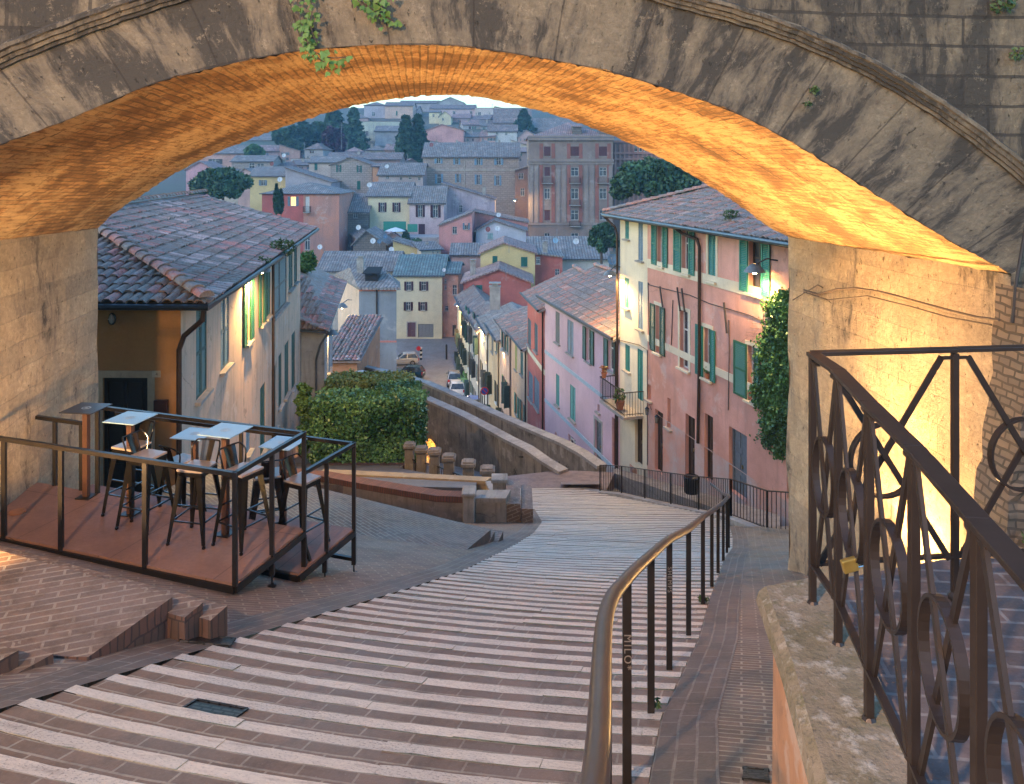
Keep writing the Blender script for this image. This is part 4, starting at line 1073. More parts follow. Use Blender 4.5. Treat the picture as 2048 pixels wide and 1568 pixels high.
def solid_house(name, label, u0, u1, ve, vb, Y, depth, kind='side', rise_px=18, wall=None, roof=None, wins=(), shut=(.09, .05, .05), rz=0., apex=.5, chim=(), group=None, o=.4, cat='house', far=None, drop=8, eu=None):
    """house whose front is seen at the pixel box u0..u1, eave ve, foot vb at distance Y"""
    far = (Y > 130) if far is None else far
    x0, x1 = (u0-CX)/F*Y, (u1-CX)/F*Y; A = Vector((x0, Y, 0)); B = Vector((x1, Y, 0))
    if rz: # swing the right end away (positive) or towards the viewer, keeping its pixel column
        k = (u1-CX)/F; yb = Y+rz; B = Vector((k*yb, yb, 0))
    fc = Facade(A, B); z0 = (HV-vb)/F*Y; z = (HV-ve)/F*Y; rise = rise_px/F*Y; fc.zb = z0
    root = empty(name, (A.x, A.y, z0), label, cat, group)
    for w in wins:
        w = dict(zip(('u0', 'v0', 'u1', 'v1', 'kind'), w[:5]))|(w[5] if len(w) > 5 else {}); k = w.pop('kind', 'open'); c = w.pop('col', shut)
        window(fc, root, w.pop('u0'), w.pop('v0'), w.pop('u1'), w.pop('v1'), k, c, **w)
    m = MB(); shell(fc, m, z0-drop, z, depth, kind, rise, apex, rev=.18); m.build('wall', wall, root)
    m = MB(); r = roof_faces(m, A, B, depth, z, kind, rise, o, .2 if Y > 60 else .14, apex); rf = m.build('roof', roof, root)
    m = MB(); m.tube([fc.p(-o, z-.12, o+.05), fc.p(fc.L+o, z-.12, o+.05)], .08, 6)
    if kind in ('side', 'hip', 'shedb'): m.build('gutter', GUT if Y > 90 else PIPE, rf)
    for (cu, cv, h) in chim: chimney(rf, P(cu, cv, Y+depth*.35)-U*(h*.9), h, .7)
    return root, fc, rf
# ------------------------------------------------------------------ houses nearby on the left
TL = tilemat('old clay tiles', (.66, .24, .18), (.74, .45, .37), (.35, .235, .18), .55)
TR_ = tilemat('weathered clay tiles', (.58, .25, .17), (.66, .40, .30), (.31, .24, .20), .5)
PL_SIDE = plaster('peeling pinkish plaster', (.70, .44, .29), (.58, .42, .31), .75, .8, (.20, .15, .11), 1.)
OCH = plaster('ochre plaster', (.38, .19, .07), (.33, .165, .06), .25, .8, (.2, .12, .06), .1)
SUR = plaster('stone door surround', (.42, .33, .22), (.36, .28, .18), .3, 2.)
GREEN = (.022, .11, .062); TEAL = (.02, .15, .11); DKGREEN = (.018, .065, .045); GREYSH = (.12, .115, .10); BLUSH = (.16, .24, .30); MAR = (.07, .022, .03); TEALP = (.05, .22, .20)

WL = Vector((-6.79, 16.4, 0)); sdir = Vector((-2.53, 19.2, 0)).normalized()
left = empty('corner_house', (WL.x, WL.y, -7), 'tall pinkish corner house with a big hipped tile roof left of the stairs', 'house')
# door front (faces the viewer) and the long side along the lane
FL = 7.5; ff = Facade((WL.x-FL, 16.55), (WL.x, WL.y)); ZE = -2.72
window(ff, left, 206, 755, 296, 1000, 'door', surround=SUR, door=plain('black door paint', (.012, .011, .011), .5), rev=.12)
m = MB(); ff.wall(m, -8.2, ZE, .12); m.build('front_wall', OCH, left)
fs = Facade(WL, WL+sdir*18.6)
W_ = [(392, 613, 414, 790, 'closed', (.03, .095, .085)), (441, 585, 458, 735, 'closed', (.07, .15, .17)), (485, 560, 505, 685, 'open', GREEN), (516, 540, 529, 648, 'open', GREEN), (531, 527, 541, 632, 'closed', GREEN), (545, 520, 573, 620, 'closed', GREYSH), (577, 500, 585, 578, 'closed', DKGREEN), (588, 490, 594, 565, 'closed', DKGREEN),
      (520, 770, 530, 905, 'closed', DKGREEN), (543, 735, 551, 860, 'closed', DKGREEN), (557, 708, 563, 812, 'closed', DKGREEN), (569, 685, 577, 790, 'closed', DKGREEN), (583, 665, 590, 775, 'closed', DKGREEN), (492, 850, 500, 905, 'closed', BLUSH)]
for u0, v0, u1, v1, k, c in W_:
    if k == 'open': window(fs, left, u0+.3*(u1-u0), v0, u1-.3*(u1-u0), v1, 'open', c, det=True, sl=(u0, u0+.3*(u1-u0)), sr=(u1-.3*(u1-u0), u1))
    else: window(fs, left, u0, v0, u1, v1, 'closed', c, det=True)
m = MB(); fs.wall(m, -14, ZE, .14); q = fs.p(fs.L, 0); m.face([Vector((q.x, q.y, -14)), Vector((q.x-9, q.y-1.2, -14)), Vector((q.x-9, q.y-1.2, ZE)), Vector((q.x, q.y, ZE))]); m.build('side_wall', PL_SIDE, left)
# roof: eave corner near, hip, ridge
E1 = Vector((-6.09, 15.98, -2.75)); E2 = E1+sdir*19.4; fd = Vector((-1, .02, 0)).normalized()
E0 = E1+fd*11.6; APX = Vector((-11.75, 21.2, -1.28)); rdir = sdir; RE = Vector((-13.9, 35.0, -1.0)); 
m = MB()
ud = (APX-E1); ud = (ud-sdir*ud.dot(sdir)); depth_s = ud.length; ud.normalize()
a_s = (APX-E1).dot(sdir)
# side slope
patch = lambda s, v, t: (.95 if (math.sin(s*1.3+v*2.1)+math.sin(s*.7-v*1.7)+t*3.2) > 3.1 else (.8 if (math.sin(s*.9+v*.8)+t*2) > 1.9 else t*.78))
tiled(m, E1-U*.0, sdir, ud, 19.4, lambda s: depth_s*min(1, s/a_s), .235, .40, .06, 3, patch=patch)
ud2 = (APX-E1); ud2 = (ud2-fd*ud2.dot(fd)); d2_ = ud2.length; ud2.normalize(); a_f = (APX-E1).dot(fd)
tiled(m, E1, fd, ud2, 11.4, lambda s: d2_*min(1, s/a_f, max(0, (11.4-s)/a_f)), .235, .40, .07, 4, patch=lambda s, v, t: t*.75)
ridge_tiles(m, E1+U*.10, APX+U*.1, .15, .40)
ridge_tiles(m, APX+U*.1, APX+sdir*14.5+U*.1, .13, .40, 5)
rb = MB(); far_e = E1+sdir*19.4; top_far = APX+sdir*(19.4-a_s)
rb.slab([E1, far_e, top_far, APX], .10); rb.slab([E0, E1, APX, E0+Vector((5, 5.2, 1.47))], .10)
bk = top_far+(top_far-far_e)-Vector((0, 0, 2*(top_far.z-far_e.z))); rb.slab([APX, top_far, bk, bk-sdir*15], .1)
rb.slab([E1-U*.11, E2-U*.11, E2-U*.11-Vector((.9, 0, 0)), E1-U*.11+Vector((-.9, .5, 0))], .04); rb.slab([E0-U*.11, E1-U*.115, E1-U*.115+Vector((-.9, .6, 0)), E0-U*.11+Vector((0, .6, 0))], .04)
rfo = m.build('roof', TL, left); rb.build('roof_boards', plain('dark eave boards', (.07, .05, .04), .8), rfo)
m = MB(); g0 = E1+Vector((.02, -.06, -.06)); m.tube([E0+Vector((0, -.12, -.06)), E1+Vector((.06, -.1, -.08)), E1+sdir*3+Vector((.09, 0, -.07)), E1+sdir*8+Vector((.09, 0, -.09)), E2+Vector((.09, 0, -.08))], .065, 8)
m.build('gutter', plain('dark blue-grey gutter', (.04, .05, .06), .4, .6), rfo)
m = MB(); m.tube([E1+Vector((-.1, .1, -.1)), P(405, 640, 16.1), P(368, 672, 16.25), P(358, 700, 16.25), P(358, 985, 16.25)], .055, 8); m.build('downpipe', PIPE, left)
m = MB(); m.tube([fs.p(fs.su(539), -2.95, .12), fs.p(fs.su(539), -10, .12)], .05, 8); m.build('downpipe', PIPE, left)
m = MB(); m.box(P(322, 815, 16.3), (.27, .1, .30)); m.box(P(322, 807, 16.24), (.2, .02, .03)); tag(m.build('mailbox', plain('maroon mailbox paint', (.045, .02, .02), .45, .3), bevel=.01), 'dark maroon mailbox on the ochre wall right of the black door', 'mailbox')
m = MB(); m.box(P(313, 748, 16.4), (.17, .03, .13)); sg = tag(m.build('house_number_plate', plain('pale stone plate', (.45, .37, .25), .7)), 'small pale plate with the number 4 above the right of the black door', 'number plate')
text_mesh('number', '4', .09, P(311, 751.5, 16.38), (R(90), 0, 0), plain('dark number paint', (.12, .09, .07), .7), sg, .002)
wl = empty('bulkhead_lamp', P(224, 638, 16.4), 'unlit oval caged bulkhead lamp on the ochre wall beside the pier', 'wall lamp')
m = MB(); q = P(224, 638, 16.36)
ov = lambda r, y: [q+Vector((math.cos(a)*r*.62, y, math.sin(a)*r)) for a in np.linspace(0, 2*math.pi, 20)[:-1]]
m.tube(ov(.11, 0), .018, 6, closed=True); m.face(ov(.115, .02)); m.build('housing', BLK, wl)
m = MB(); m.face(ov(.09, -.02)[::-1]); m.box(q+Vector((0, -.035, 0)), (.012, .02, .2)); m.box(q+Vector((0, -.036, 0)), (.13, .018, .012)); m.build('cover_glass', plain('frosted glass', (.35, .33, .3), .35), wl)

def street_lamp(label, head, wall_pt, power, dir2=(0, 0, 0), lit=True, scale=1., col=(1., .62, .22), spot=True):
    """dome lamp on a bracket arm from the wall"""
    root = empty('street_lamp', wall_pt, label, 'street lamp'); h = Vector(head); wp = Vector(wall_pt)
    m = MB(); mid = (h+wp)/2+U*.18*scale; m.tube(cat([wp, wp.lerp(mid, .6), mid, h+U*.16*scale], 4), .022*scale, 6); m.build('bracket', IRON, root)
    m = MB(); m.lathe(h, [(0.04*scale, .2*scale), (.10*scale, .18*scale), (.2*scale, .10*scale), (.27*scale, 0), (.28*scale, -.02*scale), (.26*scale, 0), (.18*scale, .09*scale), (.05*scale, .15*scale)], 16); m.build('lamp_shade', plain('weathered enamel', (.20, .19, .17), .4, .3), root, smooth=True)
    m = MB(); m.lathe(h, [(0, .07*scale), (.05*scale, .05*scale), (.075*scale, 0), (.055*scale, -.06*scale), (0, -.08*scale)], 10)
    m.build('bulb', glow('sodium bulb %.2f' % scale, col, 55 if lit else 0), root, smooth=True)
    if lit:
        l = bpy.data.lights.new('lamp_light', 'SPOT' if spot else 'POINT'); l.energy = power; l.color = col; l.shadow_soft_size = .07*scale
        if spot: l.spot_size = R(165); l.spot_blend = .5
        o = bpy.data.objects.new('lamp_light', l); COL.objects.link(o); o.parent = root; o.location = h-U*.12*scale-wp
    return root
hd = P(510, 560, 19.4)+Vector((.0, 0, 0)); wpt = fs.p(fs.su(491), -2.95, .02)
sw = fs.su(489); hp = fs.p(sw+.3, (HV-572)/F*20.3, .42)
street_lamp('lit dome street lamp just below the eave of the pinkish corner house', hp, fs.p(sw+.3, hp.z+.25, 0), 400)
# plants in the gutter & the roof-edge
# next houses down the left lane
R1 = rooftex('blue grey tiles', (.31, .245, .21), (.21, .175, .155)); R2 = rooftex('brownish tiles', (.30, .20, .165), (.21, .155, .135)); R3 = rooftex('greenish tiles', (.20, .24, .22), (.15, .17, .16), (.17, .26, .24)); R4 = rooftex('pink clay tiles', (.42, .25, .21), (.31, .20, .175), (.33, .27, .25))
GREYW = plaster('grey white plaster', (.42, .40, .37), (.32, .31, .30), .7); BEIGE = plaster('beige plaster', (.50, .43, .36), (.42, .37, .32), .3)
l2 = empty('lane_house', (-10, 36, -12), 'narrow grey-white house with weathered tile roof behind the corner house', 'house')
a0 = P(597, 0, 36.); f2 = Facade((-11.6, 35.6), ((649-CX)/F*35.2, 35.2)); f3 = Facade(((649-CX)/F*35.2, 35.2), ((665-CX)/F*47, 47))
window(f3, l2, 651, 705, 655, 760, 'closed', BLUSH, det=False); window(f3, l2, 657, 690, 660, 745, 'closed', BLUSH)
m = MB(); f2.wall(m, -14, -7.2); f3.wall(m, -16, -7.2); m.build('wall', GREYW, l2)
m = MB(); e1 = P(655, 660, 34.8); e2_ = P(692, 562, 47.5); e0 = P(575, 655, 35.2); tp1 = Vector((-13.5, 38.5, -5.2)); tp2 = Vector((-13.8, 47, -4.2))
sd_ = (e2_-e1); Ls = sd_.length; sd_.normalize(); ud_ = (tp1-e1); ud_ = (ud_-sd_*ud_.dot(sd_)); dl_ = ud_.length; ud_.normalize()
tiled(m, e1, sd_, ud_, Ls, lambda s: dl_*min(1, .15+s/3.2), .24, .42, .065, 9); fd2 = (e0-e1).normalized(); ud3 = (tp1-e1); ud3 = (ud3-fd2*ud3.dot(fd2)); dl3 = ud3.length; ud3.normalize()
tiled(m, e1, fd2, ud3, 3.2, lambda s: dl3*min(1, s/2.2), .24, .42, .065, 10)
m.slab([e1-U*.08, e2_-U*.08, tp2-U*.6, tp1-U*.45], .1); m.slab([e0-U*.08, e1-U*.08, tp1-U*.45, tp1+Vector((-3, 0, -.4))], .1); r_ = m.build('roof', TL, l2)
m = MB(); m.tube([e0-U*.1, e1-U*.1, e2_-U*.1], .07, 6); m.tube([e1-U*.15, P(640, 690, 35), P(632, 720, 35.2), P(632, 860, 35.2)], .05, 6); m.build('gutter', GUT, r_)
q = P(668, 690, 41); street_lamp('lit dome lamp on the grey-white lane house, above the hedge', P(664, 668, 39.5), P(657, 660, 40.5), 90, scale=1.1)
l3 = empty('annex', P(690, 740, 50), 'low orange annex with a small tile roof behind the hedge', 'house')
fa = Facade(((650-CX)/F*52, 52), ((714-CX)/F*52, 52)); m = MB(); shell(fa, m, -22, (HV-716)/F*52, 9, 'shedb', 1.1); m.build('wall', plaster('orange plaster', (.55, .27, .14), (.48, .22, .12), .3), l3)
m = MB(); tiled(m, fa.p(-.3, (HV-718)/F*52, .4), fa.t, (-fa.n*9+U*1.2).normalized(), fa.L+.6, lambda s: 9.2, .26, .44, .07, 77); m.slab([fa.p(-.3, (HV-718)/F*52-.06, .4), fa.p(fa.L+.3, (HV-718)/F*52-.06, .4), fa.p(fa.L+.3, (HV-718)/F*52+1.06, -8.8), fa.p(-.3, (HV-718)/F*52+1.06, -8.8)], .1); m.build('roof', TL, l3)

# grey house with the star-bright lamp: wedge-shaped plan
GRW = plaster('blue grey render', (.25, .27, .28), (.20, .21, .225), .5, .4)
gh = empty('grey_house', P(718, 745, 92), 'tall grey windowless house wall with a dormer roof beside the little square', 'house')
pl_ = [P(718, 0, 92), P(793, 0, 92), P(794, 0, 102), P(676, 0, 102)]; za, zb_ = (HV-572)/F*92, -33
f = Facade(pl_[0], pl_[1]); m = MB(); f.wall(m, zb_, za); m.build('wall', GRW, gh)
fg = Facade(pl_[3], pl_[0]); m = MB(); fg.wall(m, zb_, za); m.build('side_wall', plaster('peach plaster', (.66, .47, .34), (.58, .42, .31), .3, .5), gh)
m = MB(); a0, a1, a2, a3 = P(716, 575, 91.4), P(801, 576, 91.4), P(800, 564, 103), P(671, 547, 103.2); r0, r1 = P(700, 535, 99), P(765, 536, 98)
m.slab([a0, a1, a2, a3], .25); m.face([a0, a1, r1, r0]); m.face([a3, a0, r0]); m.face([a1, a2, r1]); m.face([a2, a3, r0, r1]); ghr = m.build('roof', R1, gh)
for vv, hh in ((683, .2), (578, .5)): m = MB(); m.box(f.p(f.L/2, (HV-vv)/F*92, .02), (f.L, .04, hh), 0, (f.t, f.n, U)); m.build('painted_band', plain('salmon band', (.55, .2, .15), .8), gh)
m = MB(); m.tube([f.p(f.su(754), (HV-572)/F*92, .15), f.p(f.su(754), (HV-745)/F*92, .15)], .1, 6); m.build('downpipe', PIPE, gh)
m = MB(); q = P(746, 552, 94.5); m.box(q, (1.5, 2., 1.1)); m.slab([q+Vector((-1.0, -1.4, .55)), q+Vector((1.0, -1.4, .55)), q+Vector((.9, 1.6, .9)), q+Vector((-.9, 1.6, .9))], .12); m.build('dormer', DARK, ghr); chimney(ghr, P(721, 545, 95), 1.6, .8)
street_lamp('bright lit lamp on a long bracket at the peach side of the grey house', P(684, 614, 62), P(704, 600, 80), 260, spot=False, scale=1.6)

YEL = plaster('pale yellow plaster', (.66, .58, .38), (.60, .52, .35), .25, .4, (.3, .26, .2), .2); YEL2 = plaster('warm yellow plaster', (.62, .47, .22), (.56, .42, .2), .2, .4, (.3, .25, .15), .15)
solid_house('yellow_house', 'pale yellow house with maroon shutters facing the little square at the end of the street', 790, 884, 549, 677, 118, 14, 'side', 30, YEL, R3,
    [(813, 563, 822, 581, 'open'), (843, 563, 852, 581, 'open'), (812, 604, 821, 621, 'open'), (841, 604, 850, 621, 'open'), (815, 645, 831, 674, 'door', {'door': plain('maroon door', (.12, .05, .06), .6), 'surround': KST}), (836, 648, 867, 675, 'garage', {'door': plain('grey stone infill', (.2, .2, .2), .9)})], MAR)
solid_house('narrow_house', 'narrow salmon house with small windows right of the pale yellow house', 885, 916, 545, 673, 119, 10, 'side', 14, plaster('salmon plaster', (.55, .29, .22), (.45, .24, .19), .4), R3,
    [(889, 558, 893, 566, 'plain'), (889, 571, 893, 579, 'plain'), (905, 570, 914, 590, 'plain'), (890, 612, 897, 622, 'plain'), (905, 650, 912, 672, 'door')], MAR)

# ------------------------------------------------------------------ the row of houses down the right side
EA, EB = Vector((4.78, 35.4, 0)), Vector((7.96, 24.0, 0))
fr = Facade(EA, EB)
PINK = plaster('pink lime plaster', (.64, .33, .26), (.54, .26, .19), .55, .6, (.28, .15, .11), .6); PALEY = plaster('pale cream plaster', (.72, .62, .44), (.64, .55, .40), .3, .6, (.3, .25, .18), .3)
LIL = plaster('lilac pink plaster', (.62, .42, .46), (.56, .38, .42), .25, .5, (.35, .25, .25), .25); RED = plaster('brick red plaster', (.47, .13, .10), (.40, .11, .09), .4, .5, (.2, .08, .07), .3)
CREAM = plaster('cream band', (.66, .58, .42), (.6, .52, .38), .2, 1.)
ZP = -2.15
big = empty('pink_house', (EB.x, EB.y, -11), 'large pink house with a cream end strip and green shutters right of the stairs', 'house')
wins = [(1250.5, 425, 1258, 478, 'closed', TEALP, {}), (1276.7, 429.6, 1286, 521, 'closed', BLUSH, {}), (1314.8, 447, 1327, 532, 'open', TEAL, dict(sl=(1304.7, 1314.5), sr=(1327.2, 1336.4), surround=CREAM)), (1364, 457, 1379, 547, 'open', TEAL, dict(sl=(1349, 1363.6), sr=(1379.3, 1390.6), surround=CREAM)),
  (1416.8, 463, 1432, 562, 'closed', TEALP, dict(surround=CREAM)), (1498, 481, 1524.6, 588, 'open', (.03, .2, .15), dict(sl=(1481.5, 1497.6), sr=(1525, 1542), surround=CREAM, frame=WOODD)),
  (1249.6, 556, 1258.3, 616, 'closed', TEALP, {}), (1276.7, 563, 1286, 659, 'closed', BLUSH, {}), (1311.6, 611, 1321.5, 706, 'open', DKGREEN, dict(sl=(1302, 1311.4), sr=(1321.7, 1331), surround=CREAM)), (1360, 622, 1378, 738, 'plain', TEAL, dict(surround=CREAM)),
  (1408.3, 656, 1422.5, 758, 'open', TEAL, dict(sl=(1393, 1408), sr=(1422.8, 1432), surround=CREAM)), (1495.6, 692, 1511.6, 803, 'open', GREEN, dict(sl=(1469.6, 1495.3), sr=(1512, 1521), surround=CREAM)),
  (1250.5, 690, 1260, 742, 'closed', TEAL, {}), (1275, 699, 1286, 800, 'closed', TEAL, dict(sill=False)),
  (1295.5, 770, 1302, 800, 'plain', TEAL, {}), (1334.6, 797, 1342, 856, 'plain', TEAL, {}),
  (1270, 828, 1285, 930, 'door', TEAL, {}), (1292.5, 850, 1302, 938, 'door', TEAL, {}), (1310, 822, 1326, 945, 'door', TEAL, {}), (1371, 832, 1390, 955, 'door', TEAL, {}), (1409, 830, 1426, 962, 'door', TEAL, {}), (1458, 862, 1494, 992, 'garage', TEAL, {'door': plain('blue grey door', (.12, .15, .18), .5)}), (1574, 900, 1584, 1000, 'door', TEAL, {})]
for u0, v0, u1, v1, k, c, kw in wins:
    window(fr, big, u0, v0, u1, v1, k, c, det=True, rev=.2, **kw)
ext = 2.6
frx = Facade(EA, EB+(EB-EA).normalized()*ext); frx.holes = fr.holes
us = fr.su(1295)
m = MB(); h0 = [h for h in fr.holes if h[2] < us]; h1 = [[h[0]-us, h[1], h[2]-us, h[3]] for h in fr.holes if h[0] > us]
fA = Facade(EA, EA+fr.t*us); fB = Facade(EA+fr.t*us, EB+fr.t*ext)
m = MB(); fA.wall(m, -16, ZP, .2, holes=h0); q = fA.A-fA.n*9; m.face([Vector((q.x, q.y, -16)), Vector((fA.A.x, fA.A.y, -16)), Vector((fA.A.x, fA.A.y, ZP)), Vector((q.x, q.y, ZP))]); m.build('cream_end_wall', PALEY, big)
m = MB(); fB.wall(m, -16, ZP, .2, holes=h1); m.build('wall', PINK, big)
m = MB(); ax = (fr.t, fr.n, U)
for z in (-4.0, -7.05): m.box(fB.p(fB.L/2, z, .012), (fB.L, .035, .36 if z > -5 else .26), 0, ax)
m.build('cream_band', CREAM, big)
m = MB(); m.box(fB.p(fB.L/2, -12.6, .01), (fB.L, .03, 3.2), 0, ax)
# base in worn grey render cut by the openings
gb = plaster('worn grey base render', (.40, .37, .36), (.62, .26, .17), .4, .9, (.3, .2, .16), .5)
m = MB(); fb2 = Facade(fB.A+fB.n*.012, fB.B+fB.n*.012); fb2.wall(m, -16, -9.9, .02, holes=h1); m.build('base_render', gb, big)
EV = [fr.p(-.55, ZP-.02, .55), fr.p(fr.L+ext, ZP-.02, .55)]
m = MB(); bk = (Vector((0, 0, 0))-fr.n); ud = (bk*math.cos(R(19))+U*math.sin(R(19))); tiled(m, EV[0], fr.t, ud, (EV[1]-EV[0]).length, lambda s: min(6.3, s*1.15+.05), .22, .40, .06, 21)
apx = EV[0]+fr.t*5.6+ud*6.3
lft = fr.A-fr.t*.55+fr.n*.55; e3 = EV[0]+bk*12
ud4 = (fr.t*math.cos(R(19))+U*math.sin(R(19))); tiled(m, e3, -bk, ud4, 12, lambda s: min(5.5, (12-s)*.9+.05), .22, .4, .06, 22)
ridge_tiles(m, EV[0]+U*.1, apx+U*.1, .14); ridge_tiles(m, apx+U*.1, apx+fr.t*9+U*.1, .14)
rfo = m.build('roof', TR_, big)
m = MB(); m.slab([EV[0]-U*.04, EV[1]-U*.04, EV[1]+ud*6.3-U*.04, apx-U*.04], .1); m.slab([e3-U*.04, EV[0]-U*.04, apx-U*.04, apx+bk*4-U*.04], .1); m.slab([EV[0]-U*.13, EV[1]-U*.13, EV[1]-fr.n*.7-U*.13, EV[0]-fr.n*.7-U*.13], .04); m.build('roof_boards', plain('dark eave boards', (.07, .05, .04), .8), rfo)
m = MB(); m.tube([EV[0]+fr.n*.06-U*.06, EV[1]+fr.n*.06-U*.06], .075, 8); m.build('gutter', plain('blue grey gutter', (.10, .13, .15), .4, .6), rfo)
m = MB(); g = fr.su(1222)
m.tube([EV[0]+fr.n*.0-U*.12, fr.p(-.15, ZP-.6, .18), fr.p(-.08, ZP-.9, .10), fr.p(-.08, -14, .10)], .055, 8); m.build('downpipe', PIPE, big)
s_ = fr.su(1403); m = MB(); m.tube([fr.p(fr.su(1374), ZP-.15, .5), fr.p(fr.su(1380), ZP-.35, .3), fr.p(s_-.1, ZP-.5, .12), fr.p(s_, ZP-.75, .09), fr.p(s_, -6.9, .09), fr.p(s_-.1, -9.9, .09)], .06, 8); m.build('downpipe', PIPE, big)
m = MB()
for pl in ([(1297, 565), (1300, 570), (1380, 590), (1420, 607), (1500, 630), (1570, 660)], [(1300, 690), (1298, 600), (1297, 565)], [(1344, 690), (1347, 600)], [(1458, 820), (1460, 700), (1459, 640)], [(1240, 680), (1280, 690), (1296, 700), (1296, 930)]):
    m.tube([fr.p(fr.su(u), fr.zv(v, fr.su(u)), .03) for u, v in pl], .018, 5)
for u, v, l in ((1327, 573, 40), (1362, 575, 46), (1371, 577, 46), (1456, 605, 60)):
    m.bar(fr.p(fr.su(u-2), fr.zv(v, fr.su(u)), .12), fr.p(fr.su(u+3), fr.zv(v+l, fr.su(u)), .1), .05)
m.build('wall_cable', plain('dark wall cable', (.06, .05, .05), .7), big)
# small wall lanterns by the doors
for u, v in ((1303, 822), (1323, 838)):
    q = fr.p(fr.su(u), fr.zv(v, fr.su(u)), .2); root = empty('wall_lantern', q, 'small unlit black lantern %s the tall doorway of the pink house' % ('left of' if u < 1310 else 'on the right jamb of'), 'lantern')
    m = MB(); m.lathe(q, [(.0, .22), (.09, .12), (.10, .10)], 6); m.lathe(q, [(.05, -.14), (.0, -.16)], 6); m.tube([q+U*.2, q+U*.28-fr.n*.1, q+U*.05-fr.n*.2], .012, 5)
    for k in range(4): a = k*math.pi/2; m.bar(q+Vector((.08*math.cos(a), .08*math.sin(a), .1)), q+Vector((.05*math.cos(a), .05*math.sin(a), -.14)), .012)
    m.build('frame', BLK, root); m = MB(); m.lathe(q, [(.07, .1), (.045, -.13)], 6); m.build('glass', plain('lantern glass', (.2, .2, .2), .1), root)
# balcony
def balcony(parent, fc, s0, s1, z, d=.9, h=1., mat=None, det=True):
    m = MB(); ax = (fc.t, fc.n, U); m.box(fc.p((s0+s1)/2, z-.07, d/2), (s1-s0, d, .12), 0, ax); o = m.build('balcony', mat or KST, parent)
    m = MB(); c = [fc.p(s0, z, 0), fc.p(s0, z, d-.04), fc.p(s1, z, d-.04), fc.p(s1, z, 0)]
    for a, b in zip(c, c[1:]):
        m.bar(a+U*h, b+U*h, .05, .03); m.bar(a+U*.1, b+U*.1, .03, .02); n = max(2, int((b-a).length/(.12 if det else .22)))
        for k in range(n+1): q = a.lerp(b, k/n); m.bar(q+U*.02, q+U*h, .018 if det else .035)
    m.build('balcony_railing', IRON, o); return o
b_ = balcony(big, fr, -.2, fr.su(1287), fr.zv(818, 1.5))
TC = plain('terracotta pot', (.42, .16, .08), .8)
def leaves(mb, centers, n, size, r, seed=0, sq=(1, 1, 1), m=0, elong=1.7):
    g = np.random.default_rng(seed)
    for c in centers:
        p = np.array(c)+runit(g, n)*(g.random(n)**.4*r)[:, None]*np.array(sq); a = runit(g, n); b = rperp(g, a); s = size*g.uniform(.6, 1.3, n); mb.quads(p, a, b, s*.5*elong, s*.38, m)
def pot_plant(label, p, s=.3, lm=None, seed=1):
    root = empty('potted_plant', p, label, 'potted plant'); m = MB(); m.lathe(p, [(.0, 0), (.34*s, 0), (.5*s, .8*s), (.55*s, .8*s), (.55*s, .95*s), (.45*s, .93*s), (0, .9*s)], 12); m.build('pot', TC, root, smooth=True)
    m = MB(); leaves(m, [Vector(p)+U*s*1.5], 60, s*.35, s*.8, seed); m.build('foliage', lm or leafmat('pot leaves', (.05, .12, .03), (.12, .2, .06)), root)
sb = fr.su(1240)
pot_plant('potted plant with reddish flowers at the left corner of the small balcony', fr.p(.1, fr.zv(818, 1.5)+1.02, .8), .25, leafmat('red flower leaves', (.30, .06, .03), (.1, .14, .04)), 2)
pot_plant('potted plant on the right of the small balcony floor', fr.p(fr.su(1266), fr.zv(818, 1.5), .6), .38, None, 3)
pot_plant('small potted plant on the sill of the green-shuttered window left of the ivy', fr.p(fr.su(1414), fr.zv(757, fr.su(1414)), -.02), .2, None, 4)
# lamps on the pink house
sL = fr.su(1555); q = fr.p(fr.su(1541), fr.zv(541, fr.su(1541)), .55)
street_lamp('lit dome street lamp at the near end of the pink house beside the pier', q, fr.p(fr.su(1556), q.z+.35, 0), 170, scale=1.15)
q = fr.p(fr.su(1240)-.0, fr.zv(549, .3), .35)+Vector((-.15, 0, 0)); street_lamp('lit dome street lamp at the corner between the cream wall and the lower tile roof', q+Vector((.0, -.25, 0)), fr.p(.02, q.z+.3, 0), 330, scale=1.05)

